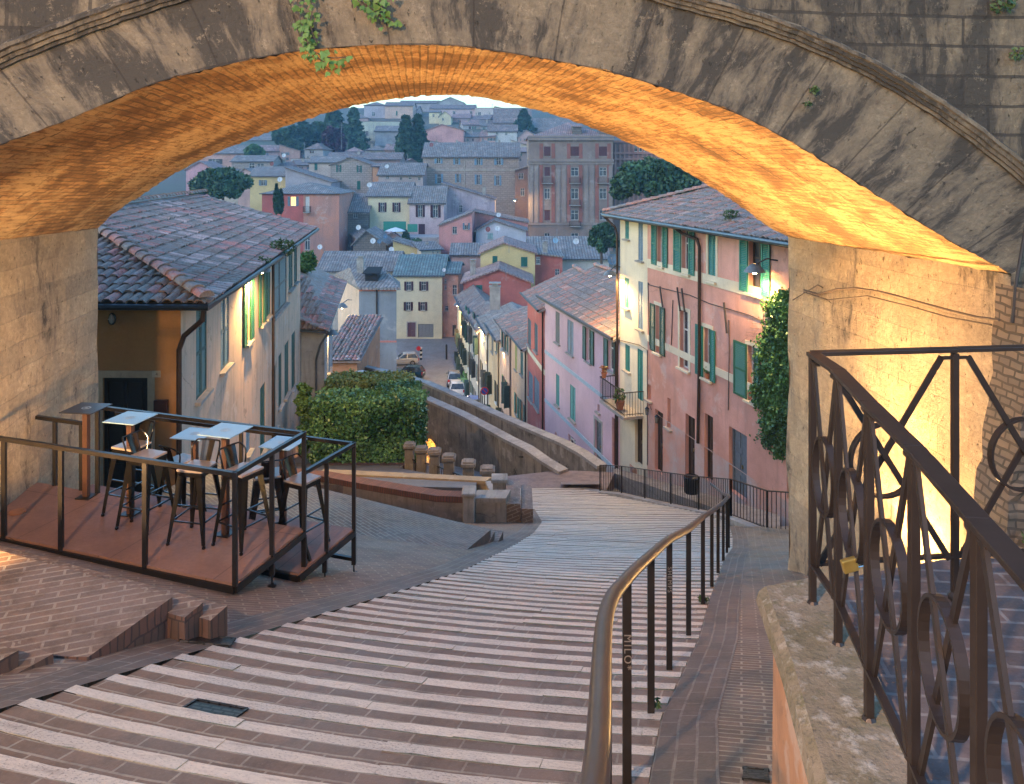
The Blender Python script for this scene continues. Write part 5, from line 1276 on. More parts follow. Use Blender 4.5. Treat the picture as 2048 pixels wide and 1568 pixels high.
# houses further down: facades stepping away along the street
line = [(36.2, 1240), (47.7, 1090), (54, 1055), (60, 1024), (66, 1000), (73, 978), (80, 960), (88, 941), (96, 926), (104, 915)]
LP = {u: Vector(((u-CX)/F*Y, Y, 0)) for Y, u in line}
rowspec = [  # (uL, uR, eaveD, label, wall, windows, roof rise)
 (1090, 1240, 7.65, 'lilac_house', 'lilac house with pale blue bands and a red tile roof below the cream wall', LIL,
   [(1111, 624, 1119.5, 686, 'closed', GREYSH), (1134.7, 641, 1147, 708, 'closed', (.14, .17, .2)), (1173, 657, 1182, 724, 'open', DKGREEN, dict(sl=(1167, 1172.7), sr=(1182.2, 1188.6))), (1217, 676, 1229, 742, 'open', DKGREEN, dict(sl=(1209, 1216.8), sr=(1229.3, 1237))),
    (1112, 749, 1118.8, 811, 'closed', TEALP), (1140, 772, 1151, 840, 'closed', TEALP), (1190, 842, 1203, 935, 'door', GREYSH, dict(surround=GREYW, door=plain('grey door', (.14, .16, .18), .6))), (1224, 838, 1236, 935, 'garage', GREYSH, dict(door=plain('brown red door', (.2, .07, .05), .7))), (1195, 809, 1199.5, 824, 'plain', MAR), (1137, 874, 1151, 898, 'plain', MAR), (1110, 865, 1114, 884, 'plain', MAR)], 1.5, TR_),
 (1055, 1090, 8.5, 'red_house', 'narrow brick-red house between the lilac house and the peeling ones', RED,
   [(1055.8, 638, 1062, 691, 'closed', (.03, .05, .06)), (1069, 647, 1075.5, 703, 'closed', (.03, .05, .06)), (1057, 745, 1065.5, 800, 'closed', (.08, .09, .12)), (1068.5, 757, 1078.5, 816, 'closed', (.08, .09, .12))], 1.5, TR_),
 (1024, 1055, 12.3, 'peeling_house', 'peeling ochre-pink house with a lit yellow shutter under its eave', plaster('peeling ochre pink', (.58, .38, .24), (.5, .34, .25), .7, .6, (.25, .17, .12), .7),
   [(1030, 690, 1034, 740, 'closed', (.25, .25, .05)), (1041, 695, 1046, 750, 'closed', DKGREEN), (1032, 790, 1036, 830, 'open', TEAL, {}), (1043, 805, 1048, 850, 'open', DKGREEN, {})], 1.6, TR_),
 (1000, 1024, 12.6, 'peeling_house', 'pinkish house with dark green shutters in the middle of the right-hand row', plaster('pinkish stained', (.48, .33, .27), (.40, .28, .23), .7, .6, (.25, .17, .14), .7),
   [(1006, 660, 1010, 700, 'open', DKGREEN, {}), (1013, 670, 1017, 705, 'closed', DKGREEN), (1007, 755, 1011, 800, 'open', DKGREEN, {})], 1.2, R2),
 (978, 1000, 14.3, 'peeling_house', 'ochre-lit house with a dark drainpipe, right of the hanging street lantern', plaster('ochre stained', (.50, .37, .23), (.42, .31, .21), .6, .6, (.25, .2, .14), .6),
   [(983, 670, 987, 705, 'closed', GREYSH), (992, 672, 995, 705, 'closed', DKGREEN)], 1.3, R1),
 (960, 978, 15.2, 'peeling_house', 'greyish stained house at the foot of the row behind the round road sign', GREYW, [(966, 650, 969, 680, 'closed', GREYSH), (972, 700, 975, 725, 'closed', GREYSH)], 1.4, R1),
 (941, 960, 16.4, 'terrace_house', 'whitish house with dark shutters above the parked cars', plaster('whitish', (.44, .39, .34), (.36, .32, .28), .6), [(945, 625, 948, 650, 'closed', DKGREEN), (953, 632, 956, 660, 'closed', DKGREEN), (947, 690, 950, 712, 'closed', DKGREEN)], 1.4, R2),
 (926, 941, 16.9, 'terrace_house', 'cream house with a tiny balcony near the top of the street', PALEY, [(930, 612, 932, 632, 'closed', TEAL), (935, 617, 937, 640, 'closed', TEAL)], 1.4, R2),
 (915, 926, 16.9, 'terrace_house', 'last narrow cream house of the row next to the little square', PALEY, [(918, 600, 920, 620, 'closed', TEAL)], 1.4, R2)]
for uL, uR, De, nm, lab, wm, ws, rise, rm in rowspec:
    A, B = LP[uL], LP[uR]; fc = Facade(A, B); root = empty(nm, (B.x, B.y, -De-8), lab, 'house')
    for w in ws:
        kw = w[6] if len(w) > 6 else {}
        window(fc, root, w[0], w[1], w[2], w[3], w[4], w[5], det=A.y < 62, **kw)
    if uR <= 1055:
        n = max(1, int(fc.L/2.6)); rr = random.Random(int(uL))
        for fl in range(3):
            for k in range(n):
                s0 = fc.L*(k+.3)/n; zt = -De-1.1-3.1*fl+rr.uniform(-.15, .15); w_ = .95; hh = 1.7 if fl < 2 or rr.random() < .5 else 1.2
                if any(h[0]-.7 < s0+w_ and h[2]+.7 > s0 and h[1] < zt and h[3] > zt-hh for h in fc.holes) or s0+w_ > fc.L-.3: continue
                cc_ = rr.choice([DKGREEN, (.03, .05, .04), (.05, .055, .05), (.05, .10, .10), GREYSH]); fc.holes.append([s0, zt-hh, s0+w_, zt]); mw = MB(); ax = (fc.t, fc.n, U)
                for x in (s0+.04, s0+w_-.04, s0+w_/2): mw.box(fc.p(x, zt-hh/2, -.12), (.07, .05, hh), 0, ax)
                mw.box(fc.p(s0+w_/2, zt-hh-.04, .04), (w_+.2, .2, .08), 0, ax); wo = mw.build('window', WHITEP, root); mw = MB(); mw.face([fc.p(s0, zt-hh, -.14), fc.p(s0+w_, zt-hh, -.14), fc.p(s0+w_, zt, -.14), fc.p(s0, zt, -.14)]); mw.build('pane', GLASS, wo)
                if rr.random() < .75: ajar_leaf(fc, s0, -.48, zt-hh, zt, cc_, wo); ajar_leaf(fc, s0+w_, .48, zt-hh, zt, cc_, wo)
                else: shutter_leaf(fc, s0-.5, s0-.02, zt-hh, zt, cc_, False, wo); shutter_leaf(fc, s0+w_+.02, s0+w_+.5, zt-hh, zt, cc_, False, wo)
    m = MB(); dpt = 6.5 if uR > 960 else 4.; z = -De; base = -De-13.
    shell(fc, m, base, z, dpt, 'side', rise, rev=.18); m.build('wall', wm, root)
    if A.y < 70:
        m = MB(); o0 = fc.p(-.2, z, .4); hw = dpt/2+.4; ud = (-fc.n*(dpt/2)+U*rise).normalized(); hyp = math.hypot(dpt/2, rise)*hw/(dpt/2)
        o0 = fc.p(-.15, z-.4*rise/(dpt/2), .4)
        tiled(m, o0, fc.t, ud, fc.L+.3, lambda s: hyp, .26, .44, .07, int(uL)); m.slab([o0-U*.05, o0+fc.t*(fc.L+.3)-U*.05, o0+fc.t*(fc.L+.3)+ud*hyp-U*.05, o0+ud*hyp-U*.05], .1)
        top = o0+ud*hyp; m.slab([top+fc.t*(fc.L+.3), top, top-fc.n*hw-U*rise, top+fc.t*(fc.L+.3)-fc.n*hw-U*rise], .12)
        ridge_tiles(m, top+U*.08, top+fc.t*(fc.L+.3)+U*.08, .15); r_ = m.build('roof', rm if rm in (TL, TR_) else TR_, root)
    else:
        m = MB(); roof_faces(m, A, B, dpt, z, 'side', rise, .4); r_ = m.build('roof', rm, root)
    m = MB(); m.tube([fc.p(-.2, z-.15, .47), fc.p(fc.L+.2, z-.15, .47)], .07, 6); m.build('gutter', PIPE, r_)
    m = MB(); m.tube([fc.p(fc.L-.25, z-.2, .1), fc.p(fc.L-.25, base+2, .1)], .06, 6); m.build('downpipe', PIPE, root)
    if nm == 'lilac_house':
        m = MB(); ax = (fc.t, fc.n, U)
        for zz in (-11.1, -14.0): m.box(fc.p(fc.L/2, zz, .01), (fc.L, .03, .2), 0, ax)
        m.build('pale_blue_band', plain('pale blue band', (.36, .46, .52), .8), root)
    if nm == 'red_house':
        m = MB(); ax = (fc.t, fc.n, U)
        for zz in (-12.4,): m.box(fc.p(fc.L/2, zz, .01), (fc.L, .03, .3), 0, ax)
        m.build('pale_band', CREAM, root)
street_lamp('lit lantern glowing yellow under the eave in the middle of the right-hand row', P(1031, 672, 62), P(1040, 668, 62.5), 750, scale=1.4)
street_lamp('lit lamp over the peeling houses, left of the one glowing under the eave', P(1008, 700, 64), P(1016, 692, 65.), 750, scale=1.3)
street_lamp('large lit hanging lantern halfway down the right-hand row', P(958, 652, 78), P(970, 645, 79), 750, scale=1.9)
street_lamp('farthest lit lamp of the street, on the last cream house', P(914, 610, 98), P(922, 603, 99), 750, scale=1.6)

# street and little square below, and the terrain beyond
ASPH = paving('asphalt', (.27, .26, .26), (.23, .225, .225), (.2, .2, .2), 1.7, 2.9, .002, .5)
SY = [19.5, 24, 36, 54, 66, 80, 92, 118, 122]; SZ = [-10.2, -10.9, -13.7, -18.2, -21.2, -24.6, -26.5, -25.6, -25.4]
gs = lambda x, Y: ip(Y, SY, SZ)-.02
sheet('street', gs, lambda Y: (-36. if Y > 60 else (-12 if Y > 33 else 4.), ip(Y, [19, 24, 36, 60, 100, 122], [12, 9, 6.5, 2, 0, 6])), [19.8, 22, 24, 27, 30, 33.01, 36, 42, 48, 54, 60.01, 66, 73, 80, 86, 92, 100, 110, 118, 122], 4, ASPH)
TY = [119, 135, 150, 180, 220, 260, 320, 420, 900]; TZ = [-25.8, -25, -22, -16.5, -6.5, 1, 13, 30, 33]
HILL = plaster('hillside earth and scrub', (.10, .11, .07), (.16, .14, .11), .4, .05)
sheet('hillside', lambda x, Y: ip(Y, TY, TZ), lambda Y: (-Y*.75-30, Y*.55+30), [120, 135, 150, 180, 220, 260, 320, 420, 900], 6, HILL)
# lower ground under everything
m = MB(); m.face([(-900, -60, -34), (900, -60, -34), (900, 950, -34), (-900, 950, -34)]); tag(m.build('ground', HILL), kind='structure')
TERR = paving('garden path', (.20, .17, .14), (.15, .13, .11), (.14, .12, .1), .4, .2, .01, .4)
m = MB(); m.prism([(-16, 21.4), (-5.5, 22.2), (-1.0, 21.2), (-1.0, 22.7), (-3.9, 27.9), (-4.3, 34), (-11.5, 36.5), (-11, 47), (-22, 47), (-22, 21)], -16, lambda x, y: -8.8-.3*(y-22)); tag(m.build('garden_terrace', TERR), kind='structure')

root = empty('roof_chimney', P(990, 612, 69), 'stone chimney standing on the stained roofs halfway down the right-hand row', 'chimney'); chimney(root, P(990, 618, 69), 1.9, .9, None, 'stack')
# ------------------------------------------------------------------ low walls, pillars, aqueduct path
RGH = plaster('rough grey render', (.34, .31, .26), (.22, .20, .175), .9, 1.6, (.08, .075, .065), .4)
SAND = plaster('sandy plaster', (.42, .31, .18), (.36, .27, .17), .3, 2.)
BCOP = stonewall('brick on edge coping', (.27, .11, .075), (.17, .085, .06), (.10, .085, .07), .075, .6, .014)
DRK = plaster('dark aqueduct stone', (.32, .265, .20), (.15, .13, .105), 1.2, 1.3, (.04, .036, .032), .6)
GCAP = plaster('pale cap stones', (.36, .335, .30), (.26, .24, .22), .6, 2.)
def wallrun(name, label, cat, pts, th, mats, cap=None, capm=1, zlow=None, parent=None):
    """pts (x, y, ztop, zbottom); wall with thickness behind"""
    root = empty(name, pts[0][:3], label, cat)
    m = MB(); c = MB(); s = 0
    for a, b in zip(pts, pts[1:]):
        d = Vector((b[0]-a[0], b[1]-a[1], 0)); l = d.length; d.normalize(); n = Vector((d.y, -d.x, 0))
        A, B = Vector((a[0], a[1], 0)), Vector((b[0], b[1], 0)); Z = lambda p, z: p+U*z; bk = -n*th
        for (p, q) in ((A, B), (B+bk, A+bk)):
            za, zb = (a, b) if p == A else (b, a)
            m.face([Z(p, za[3]), Z(q, zb[3]), Z(q, zb[2]), Z(p, za[2])])
        m.face([Z(A, a[2]), Z(B, b[2]), Z(B+bk, b[2]), Z(A+bk, a[2])])
        m.face([Z(A+bk, a[3]), Z(A, a[3]), Z(A, a[2]), Z(A+bk, a[2])]); m.face([Z(B, b[3]), Z(B+bk, b[3]), Z(B+bk, b[2]), Z(B, b[2])])
        if cap:
            e, h = cap; F0 = [A+n*e, B+n*e, B+bk-n*e, A+bk-n*e]; zz = [a[2], b[2], b[2], a[2]]; hi = [Z(p, z+h) for p, z in zip(F0, zz)]; lo = [Z(p, z-.03) for p, z in zip(F0, zz)]
            c.face(hi, 0, [(s, 0), (s+l, 0), (s+l, th), (s, th)]); c.face([lo[0], lo[1], hi[1], hi[0]], 0, [(s, 0), (s+l, 0), (s+l, h+.03), (s, h+.03)]); c.face([lo[2], lo[3], hi[3], hi[2]], 0, [(s, 0), (s+l, 0), (s+l, h+.03), (s, h+.03)])
            c.face([lo[1], lo[2], hi[2], hi[1]]); c.face([lo[3], lo[0], hi[0], hi[3]]); s += l
    m.build('wall', mats[0], root)
    if cap: c.build('coping', mats[1], root)
    return root
def pw(u, vt, vb, Y): p = P(u, vt, Y); return (p.x, p.y, p.z, P(u, vb, Y).z)
lw = wallrun('low_wall', 'low grey rendered wall with a brick-on-edge coping crossing in front of the hedge', 'wall',
    [pw(420, 944, 1040, 24.5), pw(560, 952, 1040, 23.4), pw(640, 960, 1060, 22.4), pw(724, 976, 1070, 21.7), pw(806, 990, 1075, 21.), pw(874, 1001, 1080, 20.5), pw(928, 1003, 1080, 20.2)], .32, (RGH, BCOP), (.03, .13))
m = MB(); q = P(936, 1000, 20.1); m.box((q.x+.02, q.y+.14, q.z-.55), (.30, .5, 1.35)); m.box((q.x+.02, q.y+.14, q.z+.16), (.36, .56, .10)); m.build('end_block', RGH, lw, bevel=.03)
lw2 = wallrun('low_wall', 'short dark grey wall block continuing the coped wall down to the stairs', 'wall', [pw(944, 1003, 1095, 20.3), pw(1012, 1003, 1095, 20.1)], .5, (RGH, RGH), (.02, .09))
m = MB(); q = P(999, 962, 21.6); m.box((q.x, q.y, q.z-.75), (.36, .40, 1.6)); m.box((q.x, q.y, q.z+.07), (.44, .48, .10)); tag(m.build('stone_pillar', RGH, bevel=.02), 'square grey stone pillar standing beside the left edge of the lower stairs', 'pillar')
wallrun('inner_wall', 'thin sandy plastered wall behind the brick-coped wall', 'wall', [pw(636, 949, 1000, 25.2), pw(800, 957, 1000, 24.0), pw(900, 962, 1000, 23.2), pw(972, 966, 1010, 22.6)], .3, (SAND, SAND), (.02, .06))
wallrun('inner_wall', 'short sandy wall end leaning down to the square pillar', 'wall', [pw(972, 966, 1010, 22.6), pw(981, 985, 1010, 21.8)], .3, (SAND, GCAP), (.02, .05))
# low brick steps beside the wall end at the stairs' left edge
for i, (u0, u1, v0, v1, Y) in enumerate(((1013, 1041, 1006, 1050, 20.2), (1043, 1066, 1016, 1050, 20.1))):
    a, b = P(u0, v0, Y), P(u1, v1, Y); m = MB(); m.box(((a.x+b.x)/2, Y+.7, (a.z+b.z)/2-.25), (b.x-a.x, 1.5, abs(a.z-b.z)+.5)); tag(m.build('brick_step', BRKL), kind='structure')
PILL = plaster('mottled stone pillar', (.27, .22, .17), (.18, .15, .12), .8, 3., (.07, .06, .05), .3)
pil = [(819, 893, 985, 28.2, .34), (843, 901, 985, 27.6, .36), (869, 905, 985, 27.0, .37), (898, 917, 985, 26.2, .37), (937, 929, 985, 25.3, .38), (975, 942, 985, 24.4, .38)]
ords = ['farthest stone pillar of the balustrade, closest to the hedge', 'second stone pillar of the balustrade from the hedge', 'stone pillar of the balustrade in front of the lit archway', 'stone pillar of the balustrade just right of the lit archway', 'stone pillar of the balustrade with a wide cap, second from its right end', 'nearest capped stone pillar of the balustrade, behind the square grey pillar']
tops = []
for (u, v0, v1, Y, w), lab in zip(pil, ords):
    a, b = P(u, v0, Y), P(u, v1, Y); root = empty('balustrade_pillar', b, lab, 'pillar', 'stone pillars of the stepped balustrade'); m = MB(); m.box((a.x, Y, (a.z+b.z)/2), (w*.9, w, a.z-b.z)); m.build('shaft', PILL, root, bevel=.02)
    m = MB(); m.box((a.x, Y, a.z+.03), (w*1.2, w*1.25, .12)); m.box((a.x, Y, a.z+.11), (w*.9, w*.95, .06)); m.build('cap', PILL, root, bevel=.02); tops.append(a)
for i, (a, b) in enumerate(zip(tops, tops[1:])):
    m = MB(); A, B = a-U*.42, b-U*.42; m.bar(A, B, .04, .03); m.bar(A-U*.75, B-U*.75, .03)
    for k in range(1, 8): q = A.lerp(B, k/8); m.bar(q, q-U*.75, .02)
    tag(m.build('balustrade_grille', IRON), ['iron grille between the two farthest balustrade pillars', 'iron grille left of the lit archway between balustrade pillars', 'iron grille right in front of the lit archway between pillars', 'pale-backed iron grille between the fourth and fifth balustrade pillars', 'iron grille between the two nearest balustrade pillars'][i], 'grille')
# aqueduct path with two parapets
nearp = [(1120, 948, 31.0), (1082, 925, 31.8), (1050, 902, 32.6), (1010, 882, 33.8), (965, 857, 35.2), (920, 833, 37), (905, 826, 37.6), (840, 797, 40.4), (815, 786, 41.6), (790, 775, 43.5), (712, 745, 49)]
farp = [(1196, 937, 31.6), (1160, 911, 32.8), (1120, 889, 34.), (1050, 859, 36.2), (980, 828, 38.8), (900, 791, 42.6), (850, 769, 45.6), (800, 753, 49), (775, 747, 51), (750, 741, 53), (700, 729, 58)]
def prun(name, label, pl, drop, hgt, th):
    pts = []
    for u, v, Y in pl:
        p = P(u, v, Y); d = drop
        if drop == 9 and u in (905, 840): pts += [(p.x, p.y, p.z, P(u, 862, Y).z)] if u == 840 else [(p.x, p.y, p.z, P(u, 870, Y).z)]; continue
        pts.append((p.x, p.y, p.z, p.z-d))
    return wallrun(name, label, 'parapet', pts[::-1], th, (DRK, GCAP), (.05, .10))
np_ = prun('aqueduct_wall', 'near weathered stone parapet of the aqueduct path, with the lit archway in its base', nearp, 9, 1, .4)
fp_ = prun('aqueduct_wall', 'far stone parapet of the aqueduct path running down beside the street', farp, 14, 1, .38)
m = MB()
for i in range(len(nearp)-1):
    f_ = lambda pl, i: P(*pl[i])-U*(1.0 if i else .35)
    a, b, c, d = f_(nearp, i)+Vector((.1, .3, 0)), f_(nearp, i+1)+Vector((.1, .3, 0)), f_(farp, i+1), f_(farp, i); m.face([d, c, b, a])
m.face([P(1122, 950, 30.8)-U*.2, P(1122, 950, 29.5)-U*.35, P(1200, 952, 29.2)-U*.3, P(1198, 940, 31.6)-U*.3]); tag(m.build('aqueduct_path', paving('path brick', (.27, .18, .14), (.2, .14, .12), (.2, .17, .14), .3, .1, .01, .5)), kind='structure')
# handrail on the aqueduct wall
m = MB(); pts = [P(895, 906, 38.), P(960, 912, 36.2), P(1046, 914, 32.7)]; m.tube(pts, .03, 6)
for t in np.linspace(0, 1, 8): q = pts[0].lerp(pts[2], t); m.bar(q, q+Vector((.1, .3, -.12)), .03)
tag(m.build('wall_handrail', IRON), 'thin iron handrail fixed along the near aqueduct wall', 'handrail')
# lit archway: arched opening box with a lamp inside
LITST = stonewall('ochre rubble', (.42, .30, .17), (.30, .21, .12), (.12, .09, .06), .5, .3, .04)
aw = empty('archway', P(857, 945, 39), 'small lit stone archway at the foot of the aqueduct wall', 'archway')
pA, pB = P(800, 0, 42.3), P(925, 0, 36.8); fa_ = Facade((pA.x, pA.y), (pB.x, pB.y)); W_p = lambda u, v, o_=0.: fa_.p(fa_.su(u), fa_.zv(v, fa_.su(u)), o_)
arcp = [(838, 948), (838, 905), (840, 893), (846, 882), (855, 875), (864, 878), (871, 887), (875, 900), (876, 915), (876, 948)]
top_ = [(802, 948), (802, 900), (802, 870), (816, 840), (838, 826), (872, 832), (900, 846), (922, 870), (922, 910), (922, 948)]
m = MB(); m2 = MB(); m3 = MB()
for i in range(len(arcp)-1):
    a, b, c, d = W_p(*arcp[i], .02), W_p(*arcp[i+1], .02), W_p(*top_[i+1], .02), W_p(*top_[i], .02); m.face([a, b, c, d])
    e, f_ = a-fa_.n*5, b-fa_.n*5; m2.face([a, e, f_, b])
    cx_, cy_ = 857, 905; o1 = W_p(cx_+(arcp[i][0]-cx_)*1.28, cy_+(arcp[i][1]-cy_)*(1.28 if arcp[i][1] < 920 else 1), .05); o2 = W_p(cx_+(arcp[i+1][0]-cx_)*1.28, cy_+(arcp[i+1][1]-cy_)*(1.28 if arcp[i+1][1] < 920 else 1), .05)
    m3.face([a+fa_.n*.03, b+fa_.n*.03, o2, o1])
m2.face([W_p(*q, .02)-fa_.n*5 for q in arcp])
m.build('surrounding_wall', DRK, aw); m2.build('inside', LITST, aw); m3.build('arch_stones', LITST, aw)
m = MB(); g0 = [W_p(838, 948), W_p(876, 948)]; 
for k in range(9): q = g0[0].lerp(g0[1], k/8); m.bar(q, q+U*.95, .03)
m.bar(g0[0]+U*.95, g0[1]+U*.95, .05); m.build('gate', IRON, aw)
l = bpy.data.lights.new('archway_lamp_light', 'POINT'); l.energy = 260; l.color = (1, .5, .13); l.shadow_soft_size = .15; o = bpy.data.objects.new('archway_lamp_light', l); COL.objects.link(o); o.parent = aw; lq = W_p(853, 888)-fa_.n*1.6; o.location = lq-Vector(aw.location)
m = MB(); m.lathe(lq+U*.2, [(0, .08), (.08, 0), (0, -.08)], 8); m.build('lamp', glow('archway lamp', (1, .6, .2), 30), aw)
m = MB(); m.prism([(-6, 24), (-.6, 24), (-.6, 31), (-1.5, 36), (-7, 40)], -17, -15.4); tag(m.build('lower_court', TERR), kind='structure')

# hedge: clipped block of leaves
LF = leafmat('hedge leaves', (.045, .14, .04), (.24, .41, .14), .35); CORE = plain('dark twigs', (.012, .022, .010), .9)
def hedge(name, label, boxes, n, size, seed=1, mat=None):
    root = empty(name, boxes[0][0], label, 'hedge'); m = MB(); g = np.random.default_rng(seed); core = MB()
    A_ = [2*(b[1][0]*b[1][1]+b[1][1]*b[1][2]+b[1][0]*b[1][2]) for b in boxes]
    for (c, d), ar in zip(boxes, A_):
        core.box(c, [q*.86 for q in d]); c = np.array(c); h = np.array(d)/2
        K = int(n*ar/sum(A_)); pr = np.array([h[1]*h[2], h[0]*h[2], h[0]*h[1]]); v = g.uniform(-1, 1, (K, 3)); ax_ = g.choice(3, K, p=pr/pr.sum()); sg = g.choice([-1., 1.], K)
        v[np.arange(K), ax_] = sg; v = v/(np.sum(np.abs(v)**24, 1)**(1/24))[:, None]; nn = np.zeros((K, 3)); nn[np.arange(K), ax_] = sg
        p = c+v*h*(1+g.normal(0, .03, (K, 1)))+.045*np.stack([np.sin(v[:, 1]*9+v[:, 2]*7), np.sin(v[:, 0]*8+v[:, 2]*5), np.sin(v[:, 0]*11+v[:, 1]*9)], 1)+g.normal(0, .04, (K, 3))
        a = runit(g, K)+nn*.2; a /= np.linalg.norm(a, axis=1)[:, None]; b = rperp(g, a, nn); s_ = size*g.uniform(.6, 1.4, K); m.quads(p, a, b, s_*.6, s_*.38)
    m.build('foliage', mat or LF, root); core.build('inner_branches', CORE, root); return root
def bx(u0, u1, vt, vb, Y, dy): 
    a, b = P(u0, vb, Y), P(u1, vt, Y); return ((a.x+b.x)/2, Y+dy/2, (a.z+b.z)/2), (b.x-a.x, dy, b.z-a.z)
hedge('clipped_hedge', 'big clipped block hedge of glossy leaves behind the low walls', [bx(624, 838, 806, 932, 29.5, 1.7), bx(740, 824, 800, 905, 31.0, 2.6)], 40000, .105, 1)
hedge('clipped_hedge', 'farther yellowish-lit hedge row behind the big block hedge', [bx(652, 815, 764, 850, 34.5, 1.5)], 14000, .12, 2, leafmat('warm hedge leaves', (.12, .20, .05), (.34, .36, .12)))
m = MB(); m.box((P(740, 940, 29.3).x, 29.35, P(740, 940, 29.3).z-.0), (3.6, .25, .42)); tag(m.build('hedge_kerb', stonewall('dark brick kerb', (.16, .07, .05), (.12, .06, .05), (.06, .05, .05), .2, .06)), 'low dark brick kerb at the foot of the big hedge', 'kerb')

# ------------------------------------------------------------------ plants
def tree(name, label, u, vb, vt, wpx, Y, kind, c1, c2, n=2600, group=None, leaf=None, seed=1, parent=None):
    b = P(u, vb, Y); H = (vb-vt)/F*Y; W = wpx/F*Y; g = np.random.default_rng(seed); root = empty(name, b, label, 'tree' if kind != 'bush' else 'shrub', group)
    tm = MB(); m = MB(); bark = plain('bark', (.09, .065, .05), .9); leaf = leaf or max(.16, Y*.0042)
    def blob(c, r, k, sq=(1, 1, 1), el=1.5):
        k = max(1, int(k)); p = np.array(c)+runit(g, k)*(r*(.55+.5*g.random(k)**.6))[:, None]*np.array(sq); a = runit(g, k); q = rperp(g, a); s_ = leaf*g.uniform(.5, 1.4, k); m.quads(p, a, q, s_*.5*el, s_*.4)
    if kind == 'umbrella':
        top = b+U*H*.62; tm.tube([b-U*2, b+U*H*.3, top], [W*.03, W*.025, W*.015], 7); K = 60
        for k in range(K):
            a = g.uniform(0, 2*math.pi); r = (g.random()**.5)*W*.46; z = H*(.22+g.random()*.28+.42*math.sqrt(max(0, 1-(r/(W*.5))**2))); c = b+Vector((math.cos(a)*r, math.sin(a)*r*.8, z))
            tm.tube([top-U*H*.1, top.lerp(c, .5)-U*H*.03, c], [W*.012, W*.008, W*.004], 4); blob(c, W*.12, n//K, (1.1, 1.1, .8))
    elif kind == 'cone':
        tm.tube([b-U*1, b+U*H*.95], [W*.05, W*.005], 6); L_ = 22
        for j in range(L_):
            t = j/L_; z = H*(.06+.92*t); R_ = W*.5*(1-t)**.8*(1+.12*math.sin(j*2.1)); nb = max(3, int(9*(1-t)))
            for k in range(nb):
                a = 2*math.pi*(k+g.random()*.7)/nb; rr = R_*g.uniform(.65, 1.05); e = b+Vector((math.cos(a)*rr, math.sin(a)*rr, z-rr*.22)); s0 = b+U*z
                tm.tube([s0, e], [W*.008, W*.003], 3); cnt = max(4, int(n/(L_*6)))
                for q in (.45, .75, 1.): blob(s0.lerp(e, q), R_*.17+leaf*.5, cnt, (1.2, 1.2, .45))
    elif kind == 'cypress':
        tm.tube([b-U*1, b+U*H*.9], [W*.08, W*.01], 5); K = 26
        for k in range(K): t = k/K; z = H*(.05+.93*t); r = W*.5*math.sin(math.pi*min(1, t*.8+.2))**.7*(1 if t < .6 else (1-t)/.4*.8+.2); blob(b+Vector((g.normal(0, r*.15), g.normal(0, r*.15), z)), r, n//K, (1, 1, 1.5))
    else:
        tm.tube([b-U*1.5, b+U*H*.3, b+U*H*.55], [W*.04, W*.03, W*.015], 6); K = 26
        for k in range(K):
            d = g.normal(0, 1, 3); d /= np.linalg.norm(d); f_ = g.uniform(.45, 1.); c = b+U*H*.48+Vector((d[0]*W*.36*f_, d[1]*W*.36*f_, d[2]*H*.42*f_)); tm.tube([b+U*H*.35, (b+U*H*.4).lerp(c, .5), c], [W*.015, W*.01, W*.004], 4); blob(c, W*.15, n//K)
    m.build('crown', leafmat('leaves %.3f %.3f' % (c1[1], c2[1]), c1, c2), root); tm.build('trunk', bark, root); return root
DG1, DG2 = (.03, .085, .045), (.08, .17, .08); MG1, MG2 = (.05, .13, .045), (.13, .24, .08)
tree('umbrella_pine', 'umbrella pine behind the left tile roof', 446, 430, 334, 112, 130, 'umbrella', (.035, .085, .04), (.10, .18, .08), 14000, seed=1)
tree('umbrella_pine', 'big umbrella pine above the pink house roof, right of the palazzo', 1308, 440, 318, 176, 95, 'umbrella', (.03, .08, .04), (.09, .17, .07), 22000, seed=2)
tree('round_tree', 'round dark green tree at the foot of the palazzo beside the cream wall', 1203, 505, 440, 74, 105, 'round', DG1, (.05, .12, .05), 4200, seed=3)
tree('cypress_tree', 'slim cypress in front of the red-orange house', 553, 425, 366, 12, 110, 'cypress', DG1, (.03, .08, .04), 1500, seed=4, leaf=.3)
tree('cypress_tree', 'shorter slim cypress just right of the first, in front of the red-orange house', 562, 425, 377, 10, 111, 'cypress', DG1, (.03, .08, .04), 1300, seed=5, leaf=.3)
tree('conifer', 'left one of the two tall conifers left of the long brick house', 812, 328, 228, 52, 225, 'cone', DG1, (.05, .12, .07), 7000, seed=6, leaf=.9)
tree('conifer', 'right one of the two tall conifers left of the long brick house', 836, 328, 226, 48, 228, 'cone', DG1, (.05, .12, .07), 7000, seed=7, leaf=.9)
tree('conifer', 'small dark conifer on the hill left of the palazzo roof', 1048, 258, 218, 36, 300, 'cone', DG1, (.04, .1, .06), 3500, seed=8, leaf=1.)
